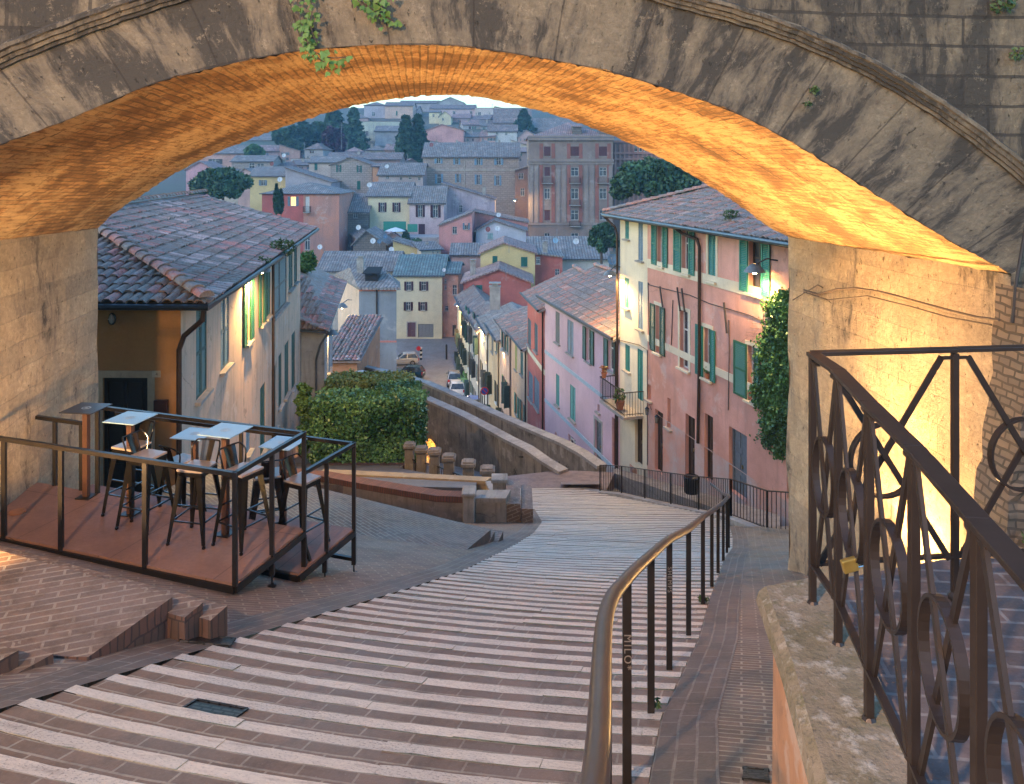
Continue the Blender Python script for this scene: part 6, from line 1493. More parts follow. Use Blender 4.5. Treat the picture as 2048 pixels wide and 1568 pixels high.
for i, (u, vb, vt, w, Y, k, a, b_, lab) in enumerate([(572, 305, 248, 62, 262, 'round', DG1, (.05, .13, .06), 'leftmost bushy tree of the grove, cut off by the arch'), (606, 300, 240, 60, 262, 'round', (.02, .07, .05), (.04, .12, .08), 'bluish green tree of the grove, second from the left'),
     (668, 300, 208, 74, 280, 'cone', DG1, DG2, 'tall dark conifer of the grove touching the vault edge'), (708, 308, 212, 58, 278, 'cone', DG1, DG2, 'tall dark conifer at the right end of the grove'), (640, 300, 228, 44, 270, 'round', (.03, .08, .04), (.07, .15, .06), 'medium green tree in the middle of the grove'),
     (665, 312, 254, 60, 255, 'round', (.045, .018, .035), (.09, .03, .06), 'purple-leaved round tree in front of the grove'), (588, 308, 280, 40, 250, 'round', (.05, .1, .06), (.1, .17, .1), 'small greyish green tree low in the grove'), (506, 320, 290, 44, 232, 'round', MG1, MG2, 'light green bush beside the far pink house under the vault edge')]):
    tree('conifer' if k == 'cone' else 'broadleaf_tree', lab, u, vb, vt, w, Y, k, a, b_, 5200, seed=20+i, leaf=.95)
tree('roof_shrub', 'bright green shrub growing above the lane house roof', 612, 545, 497, 44, 44, 'round', (.08, .16, .04), (.2, .3, .09), 1400, seed=40, leaf=.22)
tree('wisteria_bush', 'light green bush climbing beside the hedge at the corner house', 608, 850, 752, 40, 31, 'round', (.09, .18, .04), (.2, .32, .08), 1400, seed=41, leaf=.15)
tree('wall_bush', 'darker bush under the light green one, left of the big hedge', 608, 930, 820, 36, 30, 'round', MG1, MG2, 1200, seed=42, leaf=.13)
# ivy on the pink house
iv = empty('ivy', fr.p(fr.L-.2, -8, .1), 'thick ivy hanging down the right end of the pink house beside the stone pier', 'ivy')
g = np.random.default_rng(4); m = MB(); vines = MB()
for k in range(4200): # sprays of leaves
    t = g.random(); v = lerp(585, 908, t); lf = float(np.interp(v, [585, 610, 700, 800, 860, 908], [1556, 1538, 1520, 1512, 1527, 1550]))+18+7*math.sin(v*.07)+5*math.sin(v*.19+1)
    u = g.uniform(lf, 1592) if g.random() < .86 else lf+g.normal(-3, 6)
    s_ = fr.su(u); z = fr.zv(v, s_); dens = math.sin(u*.23+v*.06)+math.sin(v*.13-u*.09); o_ = .05+.10*abs(g.normal(0, .6))+.09*max(0, dens); K = 5
    p = np.array(fr.p(s_, z, o_))+g.normal(0, .07, (K, 3)); a = runit(g, K)+np.array([0, 0, -.5]); a /= np.linalg.norm(a, axis=1)[:, None]; b = rperp(g, a); s = .085*g.uniform(.5, 1.4, K); m.quads(p, a, b, s*.6, s*.42)
m.build('foliage', leafmat('ivy leaves', (.035, .11, .035), (.11, .25, .07), .45), iv)
for k in range(14):
    u = 1530+k*4.0; v0 = 600+g.integers(0, 80); vines.tube([fr.p(fr.su(u+g.normal(0, 2)), fr.zv(v, fr.su(u)), .08) for v in np.linspace(v0, 880+g.integers(0, 45), 9)], .008, 4)
for k in range(12): # bare twigs reaching left
    v = 640+k*9; vines.tube([fr.p(fr.su(1535), fr.zv(v, fr.su(1535)), .1), fr.p(fr.su(1512-g.integers(0, 18)), fr.zv(v-6+g.integers(0, 12), fr.su(1510)), .12)], .006, 3)
vines.build('stems', plain('ivy stems', (.1, .07, .05), .9), iv)
# creeper hanging from the arch crown
for idx, (lab, strands, seed) in enumerate((('ivy creeper strand hanging over the left edge of the arch crown', [[(600, -20), (604, 30), (612, 60), (622, 95), (632, 112), (655, 128)], [(622, -20), (630, 20), (628, 60), (640, 90)], [(632, 105), (660, 118), (697, 118)]], 1), ('shorter leafy ivy tuft hanging near the top centre of the arch', [[(700, -15), (730, 10), (760, 30), (790, 45)], [(740, -15), (758, 15), (765, 40)], [(760, -10), (768, 20)]], 2))):
    cr = empty('creeper', Pf(620+idx*120, 0), lab, 'creeper'); g = np.random.default_rng(seed); m = MB(); st = MB()
    for s_ in strands:
        pts = [Pf(u, v)+Vector((0, -.10, 0)) for u, v in s_]; st.tube(cat(pts, 4), .005, 4); c = cat(pts, 5)
        for q in c:
            for _ in range(2):
                p = q+Vector(g.normal(0, .035, 3)); s = .045*g.uniform(.6, 1.3); a = Vector((g.normal(0, .5), g.normal(0, .3)-.2, -1)).normalized(); b = a.cross(Vector((g.normal(0, .4), -1, g.normal(0, .4)))).normalized(); nn = a.cross(b)
                L5 = [p, p+b*s*.55+a*s*.1, p+b*s*.6+a*s*.55+nn*s*.15, p+b*s*.25+a*s*.7, p+a*s*1.25, p-b*s*.25+a*s*.7, p-b*s*.6+a*s*.55+nn*s*.15, p-b*s*.55+a*s*.1]; m.face(L5)
    m.build('foliage', leafmat('creeper leaves', (.10, .20, .04), (.22, .33, .08)), cr); st.build('stem', plain('ivy stems', (.1, .07, .05), .9), cr)
# weeds in joints
def weed(label, p, r, n, s, seed=1): 
    m = MB(); leaves(m, [p], n, s, r, seed, (1, 1, .7)); tag(m.build('weed', leafmat('weed leaves', (.05, .10, .03), (.12, .16, .05))), label, 'weed')
for i, (lab, p, r, n, s) in enumerate([('tuft of weeds on the moss-grown archivolt right of the crown', Pf(1612, 210)+Vector((0, -.05, 0)), .04, 26, .025), ('small fern growing on the stone face beside the moulding', Pf(1625, 180)+Vector((0, -.05, 0)), .05, 40, .025),
   ('weeds on the masonry in the top right corner of the arch wall', Pf(2000, 10)+Vector((0, -.05, 0)), .12, 90, .035), ('weeds on the arch wall above the conduit', Pf(2030, 110)+Vector((0, -.05, 0)), .09, 60, .03), ('weed tuft at the foot of the second handrail post', Vector((.88, 4.95, -3.33)), .04, 30, .03),
   ('weed tuft at the foot of a handrail post halfway down', Vector((2.12, 8.85, -4.8)), .06, 40, .04), ('dry plants growing in the gutter of the corner house roof', E1+sdir*9.6+U*.1, .45, 260, .09), ('small plants on the eave of the corner house', E1+sdir*6.5+U*.08, .2, 90, .06), ('dry weeds on the edge of the pink house roof', EV[0]+fr.t*9.2+ud*.9+U*.15, .3, 160, .07),
   ('green weeds among the rubble of the right pier', Pf(2035, 850)+Vector((.0, -.45, 0)), .07, 60, .03), ('weeds low in the rubble base of the right pier', Pf(1995, 1030)+Vector((0, -.45, 0)), .07, 60, .03)]): weed(lab, p, r, n, s, i)

# ------------------------------------------------------------------ vehicles and signs
TYRE = plain('tyre rubber', (.02, .02, .02), .85); RIM = plain('alloy rim', (.4, .4, .42), .35, .8); REDL = plain('red light lens', (.45, .02, .02), .25); WHL = plain('clear light lens', (.6, .6, .6), .15)
def car(label, p, rz, col, L=4.2, W=1.78, H=1.5, suv=False, metal=.3):
    root = empty('parked_car', p, label, 'car', 'cars parked on the little square', rz); paint = plain('car paint %s' % str(col), col, .22, metal, .6); bt = H*.62; fl = .22
    S = [(-.5, .40, .74, None), (-.485, .26, .9, None), (-.40, .22, bt-.05, None), (-.30, .22, bt, None), (-.12, .22, bt+.02, None), (.0, .22, bt+.02, None), (.2, .22, bt+.03, None), (.38, .22, bt+.05, None), (.465, .24, bt+.02, None), (.5, .34, .72, None)]
    if suv: S[0] = (-.5, .4, .8, None); S[1] = (-.49, .26, .98, None)
    m = MB(); rings = []
    for t, zb, zt, _ in S:
        x = t*L; w = W/2*(1-.12*abs(t*2)**4); rings.append([Vector((x, -w*.9, zb)), Vector((x, -w, lerp(zb, zt, .3))), Vector((x, -w, lerp(zb, zt, .7))), Vector((x, -w*.93, zt)), Vector((x, -w*.5, zt+.03)), Vector((x, w*.5, zt+.03)), Vector((x, w*.93, zt)), Vector((x, w, lerp(zb, zt, .7))), Vector((x, w, lerp(zb, zt, .3))), Vector((x, w*.9, zb))])
    for a, b in zip(rings, rings[1:]):
        for k in range(10): m.face([a[k], a[(k+1) % 10], b[(k+1) % 10], b[k]])
    m.face(rings[0][::-1]); m.face(rings[-1])
    roofS = [(-.17, bt+.02, .93), (.0, H-.06, .76), (.1, H, .76), (.28, H-.01, .75), (.40, H-.06, .72), (.475, bt+.04, .88)]
    a_, b_2 = [], []
    cab = [[Vector((t*L, s*W/2*w*q, z)) for s, q in ((-1, 1), (-1, .55), (1, .55), (1, 1))] for t, z, w in roofS for q in (1,)]
    base = [[Vector((t*L, s*W/2*.93, bt+.03)) for s in (-1, 1)] for t, z, w in roofS]
    for i in range(1, 4): m.face([cab[i][0], cab[i+1][0], cab[i+1][3], cab[i][3]])
    for i in (1, 4):  # pillars
        for j in (0, 3): m.bar(cab[i][j], (cab[0][j] if i == 1 else cab[5][j]), .09, .07)
    for j, s in ((0, 0), (3, 1)):
        m.bar(cab[1][j], cab[4][j], .06); m.bar(cab[2][j]+Vector((L*.03, 0, 0)), base[2][s]+Vector((L*.03, 0, 0)), .08, .05)
    m.build('body', paint, root, world=False, smooth=True, weld=True)
    gl = MB(); ins = .985
    gl.face([cab[0][0], cab[0][3], cab[1][3], cab[1][0]]); gl.face([cab[4][0], cab[4][3], cab[5][3], cab[5][0]])
    for j, s in ((0, 0), (3, 1)):
        for i in range(5): gl.face([base[i][s]*1, base[i+1][s]*1, cab[i+1][j]*1, cab[i][j]*1])
    gl.build('windows', GLASS, root, world=False)
    for sx in (-.31, .30):
        for sy in (-1, 1):
            w = MB(); c = Vector((sx*L, sy*(W/2-.09), .32)); w.cyl(c-Vector((0, .11, 0)), c+Vector((0, .11, 0)), .32, 18); wo = w.build('wheel', TYRE, root, world=False)
            w = MB(); w.cyl(c+Vector((0, sy*.10, 0)), c+Vector((0, sy*.13, 0)), .20, 12); w.build('rim', RIM, wo, world=False)
    for sy in (-1, 1):
        w = MB(); w.box((L*.49, sy*W*.40, bt-.18), (.08, .26, .32)); w.build('tail_light', REDL, root, world=False); w = MB(); w.box((-L*.475, sy*W*.37, .72), (.12, .34, .16)); w.build('headlight', WHL, root, world=False); w = MB(); w.box((-L*.12, sy*(W/2+.08), bt+.1), (.12, .18, .13)); w.build('mirror', paint, root, world=False)
    w = MB(); w.box((L*.502, 0, .72), (.02, .5, .12)); w.box((-L*.5, 0, .5), (.03, .5, .12)); w.build('number_plate', plain('white plate', (.6, .6, .6), .5), root, world=False)
    w = MB(); w.box((L*.49, 0, .36), (.1, W*.82, .2)); w.box((-L*.485, 0, .36), (.1, W*.8, .2)); w.build('bumper', plain('black bumper', (.03, .03, .03), .6), root, world=False)
    return root
def gpt(u, v):
    Y = 24.
    while Y < 121:
        p = P(u, v, Y)
        if p.z <= gs(p.x, Y): break
        Y += .1
    return Vector((p.x, Y, gs(p.x, Y)+.01))
car('white compact car behind the dark one at the left of the little square', gpt(812, 735)+Vector((-.6, 1.5, 0)), R(12), (.55, .55, .55), 4.0, 1.7, 1.5)
car('dark blue-green estate car parked in front of the white compact', gpt(813, 757)+Vector((0, .3, 0)), R(-8), (.015, .06, .085), 4.3, 1.75, 1.48, metal=.6)
car('silver off-roader parked behind the white one along the right-hand houses', gpt(908, 775)+Vector((0, 1.5, 0)), R(-86), (.35, .35, .34), 4.3, 1.8, 1.75, True, metal=.6)
car('white sport utility car seen from behind at the bottom of the little square', gpt(915, 788), R(-86), (.62, .62, .62), 4.2, 1.85, 1.7, True, metal=.05)
car('small blue car roof just visible behind the far parapet beside the row', gpt(951, 818)+Vector((0, 0, 0)), R(-80), (.10, .18, .5), 3.6, 1.6, 1.45)
# no parking sign
q = P(969, 782, 60); root = empty('road_sign', q, 'round blue and red no-parking sign beside the peeling houses', 'road sign')
m = MB(); m.cyl(q, q+Vector((0, .05, 0)), .30, 24); m.build('rim', plain('sign red', (.5, .02, .02), .4), root); m = MB(); m.cyl(q-Vector((0, .012, 0)), q, .225, 24); m.build('blue_disc', plain('sign blue', (.02, .08, .35), .4), root)
m = MB(); m.box(q-Vector((0, .016, 0)), (.44, .008, .06), 0, (Vector((1, 0, -1)).normalized(), Vector((0, 1, 0)), Vector((1, 0, 1)).normalized())); m.build('red_bar', plain('sign red', (.5, .02, .02), .4), root)
m = MB(); m.cyl(q+Vector((0, .06, .3)), q+Vector((0, .06, -6)), .035, 8); m.build('post', PIPE, root)
q = gpt(842, 720); root = empty('striped_post', q, 'black and white striped post with a small red sign in the little square', 'bollard')
for k in range(6): m = MB(); m.cyl(q+U*(k*.28), q+U*(k*.28+.28), .16, 10); m.build('band', plain('white paint', (.6, .6, .6), .5) if k % 2 else BLK, root)
m = MB(); c = q+Vector((-.3, -.2, 1.55)); m.cyl(c, c+Vector((0, .04, 0)), .3, 18); m.build('sign_disc', plain('sign red', (.5, .02, .02), .4), root)
for i, (u, v) in enumerate(((893, 719), (787, 716))):
    q = gpt(u, v); m = MB(); m.cyl(q, q+U*1.9, .13, 8); m.lathe(q+U*1.9, [(.15, 0), (0, .15)], 8); tag(m.build('dark_bollard', IRON), ['dark bollard on the right side of the little square', 'dark bollard at the corner of the grey house on the square'][i], 'bollard')
pot_plant('large dark potted shrub beside the wall behind the white sport utility car', gpt(935, 792), 1.3, LF, 8)
q = fr.p(fr.su(1382), 0, 1.6); gq = gs(q.x, q.y)
root = empty('planter', Vector((q.x, q.y, -11.2)), 'round dark ribbed planter standing behind the fence before the pink house', 'planter'); c = P(1383, 985, 25.6); m = MB(); m.lathe(c, [(0, 0), (.22, 0), (.26, .5), (.24, .52), (0, .45)], 14); root.location = c; m.build('tub', BLK, root)
# pale steps and ledge at the pink house behind the fence
m = MB(); m.slab([P(1225, 945, 31.5), P(1232, 936, 33.2), P(1560, 1030, 23.0), P(1560, 1062, 21.5)], 1.2); tag(m.build('house_pavement', paving('pale pavement', (.30, .27, .24), (.24, .21, .19), (.15, .13, .12), .6, .4, .012, .5)), kind='structure')
for i, (u0, u1, v, Y) in enumerate(((1262, 1292, 936, 34), (1270, 1298, 929, 34.3))):
    a, b = P(u0, v, Y), P(u1, v+4, Y-.5); m = MB(); m.box(((a.x+b.x)/2, Y+.2, a.z-.2), (b.x-a.x, 1., .5)); tag(m.build('door_step', plaster('reddish step', (.42, .24, .18), (.36, .2, .15), .3)), kind='structure')
# ------------------------------------------------------------------ the hill town
def pls(n, c, amt=.4, c2=None, sc=.35, patch=.4): return plaster(n, c, c2 or sc3(c, .82), amt, sc, (.16, .14, .13), patch)
STN = stonewall('warm rubble stone', (.46, .38, .33), (.36, .30, .26), (.24, .21, .18), 1.1, .5, .05); STD = stonewall('dark rubble stone', (.24, .20, .17), (.18, .155, .135), (.11, .10, .085), .9, .4, .05)
BKW = stonewall('brick wall far', (.33, .19, .15), (.27, .16, .13), (.22, .17, .14), .6, .25, .03)
H = solid_house
def ws(lst, kind='open', **kw): return [(*w, kind, dict(kw)) for w in lst]
H('stone_house', 'small grey stone shed with a gable and satellite dishes in the middle of the town', 706, 772, 486, 540, 138, 9, 'front', 26, STD, R1, [], apex=.4)
H('yellow_house', 'tiny yellow house with a sloping roof beside the stone shed', 786, 842, 497, 545, 136, 6, 'shedr', 18, YEL2, R1, [(802, 505, 808, 512, 'plain', {})])
H('row_house', 'long low house with a wide grey-green tile roof above the grey house', 636, 792, 540, 575, 124, 12, 'side', 30, BEIGE, R1, [])
H('yellow_house', 'warm yellow gable house with two dark green shutters in front of the palazzo', 961, 1070, 504, 556, 112, 10, 'front', 20, YEL2, R4, [(985, 512, 995, 530, 'closed'), (1042, 514, 1055, 533, 'closed'), (1072, 514, 1080, 528, 'plain')], TEAL, apex=.42, chim=((1090, 490, 2.2),))
H('red_house', 'red gable house with one green shutter below the yellow gable house', 927, 1062, 562, 640, 104, 9, 'front', 26, RED, R4, [(952, 570, 965, 592, 'closed')], TEAL, apex=.52, chim=((946, 528, 2.4),))
H('low_house', 'small brick-red annex right of the yellow gable house', 1062, 1125, 512, 560, 114, 7, 'shedr', 8, RED, R1, [(1110, 538, 1119, 556, 'plain')])
H('row_house', 'low tile-roofed house with a pale gable left of the cream wall', 1060, 1218, 516, 560, 118, 16, 'side', 34, pls('pale wall', (.5, .48, .44)), R1, [], chim=((1126, 498, 2.0),))
H('pink_house', 'tall pink house with a sloping roof in the middle of the town', 878, 944, 450, 545, 140, 10, 'shedl', 28, pls('rose plaster', (.60, .27, .24)), R1, [(905, 453, 914, 468, 'plain', {}), (929, 446, 936, 459, 'open')], BLUSH)
H('pink_house', 'pinkish low house at the foot of the tall pink house', 903, 966, 508, 560, 132, 8, 'side', 18, pls('dusty rose', (.5, .32, .28)), R1, [(907, 530, 913, 543, 'plain')])
H('pink_house', 'long rose-walled house in front of the palazzo with a stepped roof', 948, 1056, 444, 490, 150, 9, 'shedr', 22, pls('rose plaster', (.60, .27, .24)), R2, [])
H('lilac_house', 'pale lilac gable house with two satellite dishes', 952, 1052, 460, 505, 142, 9, 'front', 20, pls('pale lilac', (.48, .46, .50)), R2, [(975, 466, 986, 478, 'closed')], (.3, .45, .45), apex=.36)
H('lilac_house', 'mottled lilac house with a long sloping roof line', 884, 990, 398, 470, 165, 9, 'shedr', 33, pls('mottled lilac', (.42, .36, .40), .9, None, .5, .8), R2, [(905, 378, 914, 390, 'plain', {}), (918, 410, 925, 425, 'plain', {})], chim=((968, 378, 3),))
H('yellow_house', 'cream-yellow house with maroon shutters and a terrace with a parasol', 736, 819, 391, 490, 160, 12, 'side', 26, YEL, R1, ws([(761, 405, 769, 424), (789, 405, 797, 424)]), MAR)
H('pink_house', 'pale pink house with maroon shutters adjoining the cream-yellow one', 819, 888, 405, 520, 158, 12, 'side', 32, pls('pale pink', (.62, .47, .46)), R1, ws([(836, 410, 845, 434), (866, 410, 876, 435)])+[(837, 448, 850, 472, 'closed'), (843, 480, 850, 490, 'plain')], MAR)
H('stone_house', 'dark narrow stone house between the red-orange house and the cream-yellow one', 678, 736, 423, 520, 158, 12, 'side', 34, STD, R1, [(707, 427, 715, 436, 'plain', {}), (686, 450, 694, 467, 'plain'), (679, 428, 683, 435, 'plain')])
gr = H('red_house', 'large red and orange house with a lit window behind the corner house roof', 524, 678, 386, 540, 150, 14, 'hip', 20, pls('orange red plaster', (.56, .24, .16), .6, (.46, .26, .22), .3, .8), R1, [(581, 393, 592, 412, 'open', {'lit': True}), (611, 393, 619, 425, 'door', {'door': WHITEP}), (610, 472, 620, 500, 'plain')], BLUSH)
f = gr[1]; f5 = Facade(f.A+f.n*.04, f.p(f.su(607), 0, .04)); m = MB(); f5.wall(m, (HV-540)/F*150, (HV-387)/F*150, .04, holes=[h for h in f.holes if h[2] < f5.L-.1]); m.build('red_wall_panel', pls('deep red plaster', (.50, .13, .11)), gr[0])
balcony(gr[0], f, f.su(609), f.su(622), (HV-424)/F*150, 1.2, 1.1, det=False)
H('palazzo', 'x', 0, 1, 1, 2, 1, 1) if False else None
pz_w = []
for c, (ca, cb) in enumerate(((1089, 1100), (1142, 1157), (1199, 1213))):
    pz_w += [(ca-1, 293, cb+1, 312, 'closed', {}), (ca, 335, cb, 352, 'plain', {}) if c else (ca, 334, cb, 352, 'closed', {}), (ca, 377, cb, 398, 'plain', {}), (ca, 420, cb, 440, 'plain', {}) if c else (ca, 420, cb, 441, 'closed', {}), (ca, 466, cb, 485, 'plain', {})]
pz = H('palazzo', 'big mauve-brown palazzo with red panels, balconies and a dormered roof', 1057, 1226, 274, 500, 170, 20, 'hip', 34, pls('grey mauve stucco', (.28, .205, .17), .6), R4, pz_w, (.12, .035, .035), cat='palazzo', eu=None)
f = pz[1]; ax = (f.t, f.n, U); zz = lambda v: (HV-v)/F*170
m = MB()
for c in (1094.5, 1149.5, 1206):
    for (w, a, b) in ((1, 287, 317), (1, 330, 445)):
        for s in (-1, 1): m.box(f.p(f.su(c+s*12), (zz(a)+zz(b))/2, .04), (.75, .1, abs(zz(a)-zz(b))), 0, ax)
m.build('red_wall_panels', pls('panel red', (.30, .11, .08)), pz[0])
m = MB()
for v, h, o_ in ((276, 1.0, .5), (321, .5, .25), (327, .35, .18), (448, .4, .2)): m.box(f.p(f.L/2, zz(v), o_/2), (f.L+.4, o_, h), 0, ax)
for c in (1062, 1073, 1116, 1128, 1172, 1184, 1221): m.box(f.p(f.su(c), zz(388), .06), (.8, .16, 12.2), 0, ax)
m.build('cornices', pls('stucco trim', (.30, .23, .195)), pz[0])
for c, v in ((1094.5, 366), (1149.5, 366), (1206, 366), (1149.5, 410), (1149.5, 452)): balcony(pz[0], f, f.su(c-11), f.su(c+11), zz(v), 1.1, 1.1, det=False)
for c in (1153, 1205): 
    m = MB(); q = P(c, 262, 173); m.box(q, (1.9, 3, 2.0)); m.build('dormer', STD, pz[2]); m = MB(); m.slab([q+Vector((-1.3, -1.9, 1.)), q+Vector((1.3, -1.9, 1.)), q+Vector((1.2, 2, 1.5)), q+Vector((-1.2, 2, 1.5))], .2); m.build('dormer_roof', R4, pz[2])
rp = H('brick_palazzo', 'ornate red brick palazzo mostly hidden by the vault and the umbrella pine', 1227, 1420, 282, 470, 178, 14, 'flat', 3, BKW, R2, ws([(1268, 292, 1290, 303)], 'plain')+ws([(1330, 350, 1342, 372)], 'plain'), cat='palazzo')
f = rp[1]; zz = lambda v: (HV-v)/F*178; m = MB()
for k in range(16): m.box(f.p(f.su(1231+k*9), zz(322), .08), (.35, .25, 7.5), 0, (f.t, f.n, U)); m.box(f.p(f.su(1231+k*9), zz(390), .08), (.3, .25, 9.), 0, (f.t, f.n, U))
for v in (283, 306, 318, 345): m.box(f.p(f.L/2, zz(v), .2), (f.L, .5, .45), 0, (f.t, f.n, U))
m.build('pilasters', pls('red trim', (.42, .22, .18)), rp[0])
H('dark_house', 'narrow dark brick house in the gap left of the palazzo', 1030, 1058, 340, 470, 178, 10, 'shedl', 10, BKW, R1, [(1037, 346, 1047, 358, 'plain'), (1041, 376, 1049, 392, 'plain', {})])
street_lamp('far lit street lamp at the corner of the long stone house', P(1030, 401, 168), P(1037, 400, 170), 500, spot=False, scale=2., dir2=0)
bl = H('stone_house', 'long brick and stone house with two rows of pale blue shutters', 846, 1038, 313, 440, 190, 14, 'side', 30, STN, R1,
    ws([(873, 314, 881, 327), (910, 314, 917, 329), (953, 314, 961, 330), (993, 315, 1002, 330), (874, 348, 882, 367), (913, 348, 919, 365), (953, 349, 960, 369), (992, 351, 999, 371)]), (.20, .36, .50), chim=())
f = bl[1]; m = MB(); m.box(f.p(f.L/2, (HV-340)/F*190, .05), (f.L, .12, .5), 0, (f.t, f.n, U)); m.box(f.p(f.su(929), (HV-380)/F*190, .08), (.2, .15, 15), 0, (f.t, f.n, U)); m.build('string_course', KST, bl[0])
H('row_house', 'low pinkish house with tiny windows and a broad grey roof behind the cream-yellow house', 757, 846, 349, 390, 182, 12, 'side', 24, pls('pinkish beige', (.42, .34, .32)), R1, ws([(772, 352, 778, 358), (799, 353, 805, 360), (817, 353, 823, 359), (836, 354, 841, 361)], 'plain'))
H('gable_house', 'stone gable house with dark green shutters left of the two conifers', 661, 744, 329, 410, 188, 12, 'front', 15, STN, R2, ws([(675, 330, 680, 344), (716, 331, 721, 345), (674, 364, 679, 377)])+[(714, 362, 721, 379, 'closed')], TEAL, apex=.48)
H('orange_house', 'narrow orange strip of a house right of the stone gable house', 745, 757, 332, 372, 186, 8, 'side', 6, pls('orange', (.55, .3, .18)), R2, [])
H('lilac_house', 'grey-lilac house with one long falling roof above the red-orange house', 571, 662, 364, 400, 178, 10, 'shedr', 30, pls('grey lilac', (.40, .36, .38)), R2, [(575, 347, 579, 353, 'plain', {})])
H('beige_house', 'beige house with a single green shutter above the falling roof', 618, 684, 324, 366, 202, 9, 'side', 12, pls('beige far', (.55, .45, .38)), R1, [(629, 326, 635, 340, 'closed')], TEAL)
H('yellow_house', 'yellowish house with blue-grey shutters behind the left umbrella pine', 500, 571, 351, 400, 182, 10, 'side', 18, YEL2, R1, ws([(522, 360, 530, 371)]), BLUSH)
H('loggia_house', 'house with an open roof loggia on dark columns at the left of the town', 463, 545, 322, 360, 210, 9, 'side', 12, STN, R1, ws([(498, 326, 509, 340), (514, 327, 528, 341)], 'plain'))
H('pink_house', 'distant pink house with a wide shuttered window under the left edge of the vault', 400, 496, 306, 350, 235, 10, 'side', 16, pls('pink far', (.60, .36, .30)), R1, ws([(424, 318, 438, 328)]), (.1, .1, .1))
H('pink_house', 'low pink house with a tile gable at the far left, cut by the vault', 372, 428, 338, 372, 200, 10, 'front', 16, pls('rose far', (.58, .32, .34)), R4, [])
H('stone_house', 'tall grey house against the left edge of the vault above the pink one', 492, 545, 280, 330, 300, 12, 'side', 14, STN, R1, [(512, 266, 516, 272, 'plain')])
H('house', 'small house with a white parapet roof terrace below the grove', 582, 640, 318, 350, 225, 9, 'flat', 2, pls('white far', (.5, .48, .46)), R1, ws([(590, 323, 596, 330)], 'plain'))
H('row_house', 'low roofs with a chimney below the purple tree', 655, 730, 316, 345, 215, 9, 'side', 12, STN, R2, [], chim=((718, 306, 2.4),))
H('row_house', 'dark-roofed house left of the long brick and stone house', 735, 800, 318, 345, 205, 10, 'side', 14, pls('brown far', (.36, .25, .22)), R2, [])
H('pale_house', 'pale greenish flat-topped house clad in scaffolding on the hill', 723, 800, 243, 320, 300, 12, 'flat', 2, pls('pale green far', (.50, .52, .42)), R1, ws([(731, 262, 737, 272), (744, 285, 750, 295)], 'plain'))
sc_ = MB()
for k in range(6): a = P(738+k*9, 246, 296); sc_.bar(a, a+U*-13, .12)
for v in (252, 266, 280, 294): sc_.bar(P(738, v, 296), P(783, v, 296), .12); sc_.bar(P(738, v+3, 296), P(783, v+3, 296), .1)
tag(sc_.build('scaffolding', plain('scaffold steel', (.3, .33, .36), .4, .7)), 'thin metal scaffolding in front of the pale greenish house', 'scaffolding')
H('row_house', 'grey house roof behind the scaffolding', 750, 820, 262, 300, 290, 10, 'side', 12, pls('grey far', (.42, .4, .4)), R1, [])
H('pink_house', 'salmon gable house on the hill right of the two conifers', 852, 927, 260, 290, 280, 10, 'front', 12, pls('salmon far', (.62, .33, .30)), R4, [], apex=.42)
H('orange_house', 'long pale orange house below the skyline at the left', 770, 826, 211, 248, 370, 12, 'side', 9, pls('pale orange far', (.60, .42, .33)), R2, ws([(792, 222, 795, 231)], 'closed'), TEAL)
H('pale_house', 'pale lilac house at the left end of the skyline row', 728, 772, 210, 248, 372, 12, 'hip', 8, pls('pale lilac far', (.45, .42, .46)), R2, ws([(744, 224, 750, 232)], 'plain'))
H('pink_house', 'pale pink house below the skyline with a wide roof', 860, 950, 217, 250, 368, 14, 'side', 10, pls('pale pink far', (.58, .44, .44)), R2, ws([(905, 222, 911, 229), (940, 222, 945, 228)], 'plain'))
H('pale_house', 'cream block at the right end of the skyline row', 950, 986, 216, 248, 366, 12, 'flat', 1, pls('cream far', (.6, .5, .44)), R2, ws([(956, 224, 962, 230)], 'plain'))
H('yellow_house', 'small yellow gable house on the hill below the pale pink one', 878, 902, 232, 252, 345, 9, 'front', 10, YEL, R1, ws([(884, 236, 888, 241)], 'plain'))
H('yellow_house', 'small yellow house with a flat eave left of the yellow gable one', 858, 879, 224, 250, 350, 9, 'side', 5, YEL, R1, ws([(865, 228, 869, 234)], 'plain'))
H('grey_house', 'house with a gabled attic breaking the skyline', 874, 928, 205, 225, 400, 12, 'front', 11, pls('grey top', (.38, .37, .36)), R1, [], apex=.5)
H('grey_house', 'low ridge-top house right of the skyline attic', 800, 876, 206, 225, 400, 12, 'side', 7, pls('grey top2', (.42, .38, .38)), R2, [])
H('brown_house', 'brownish tile-roofed house at the right under the vault edge', 988, 1062, 245, 275, 330, 14, 'side', 30, pls('brown top', (.33, .25, .23)), R2, ws([(1006, 250, 1010, 256)], 'plain'))
H('row_house', 'rooftop with skylight behind the small conifer', 1062, 1160, 262, 300, 300, 14, 'side', 28, STN, R1, [])
H('white_house', 'whitish gable house right of the salmon house', 976, 1034, 262, 290, 285, 9, 'side', 14, pls('whitish far', (.55, .53, .5)), R2, ws([(992, 264, 997, 269), (1010, 265, 1015, 270)], 'plain'))
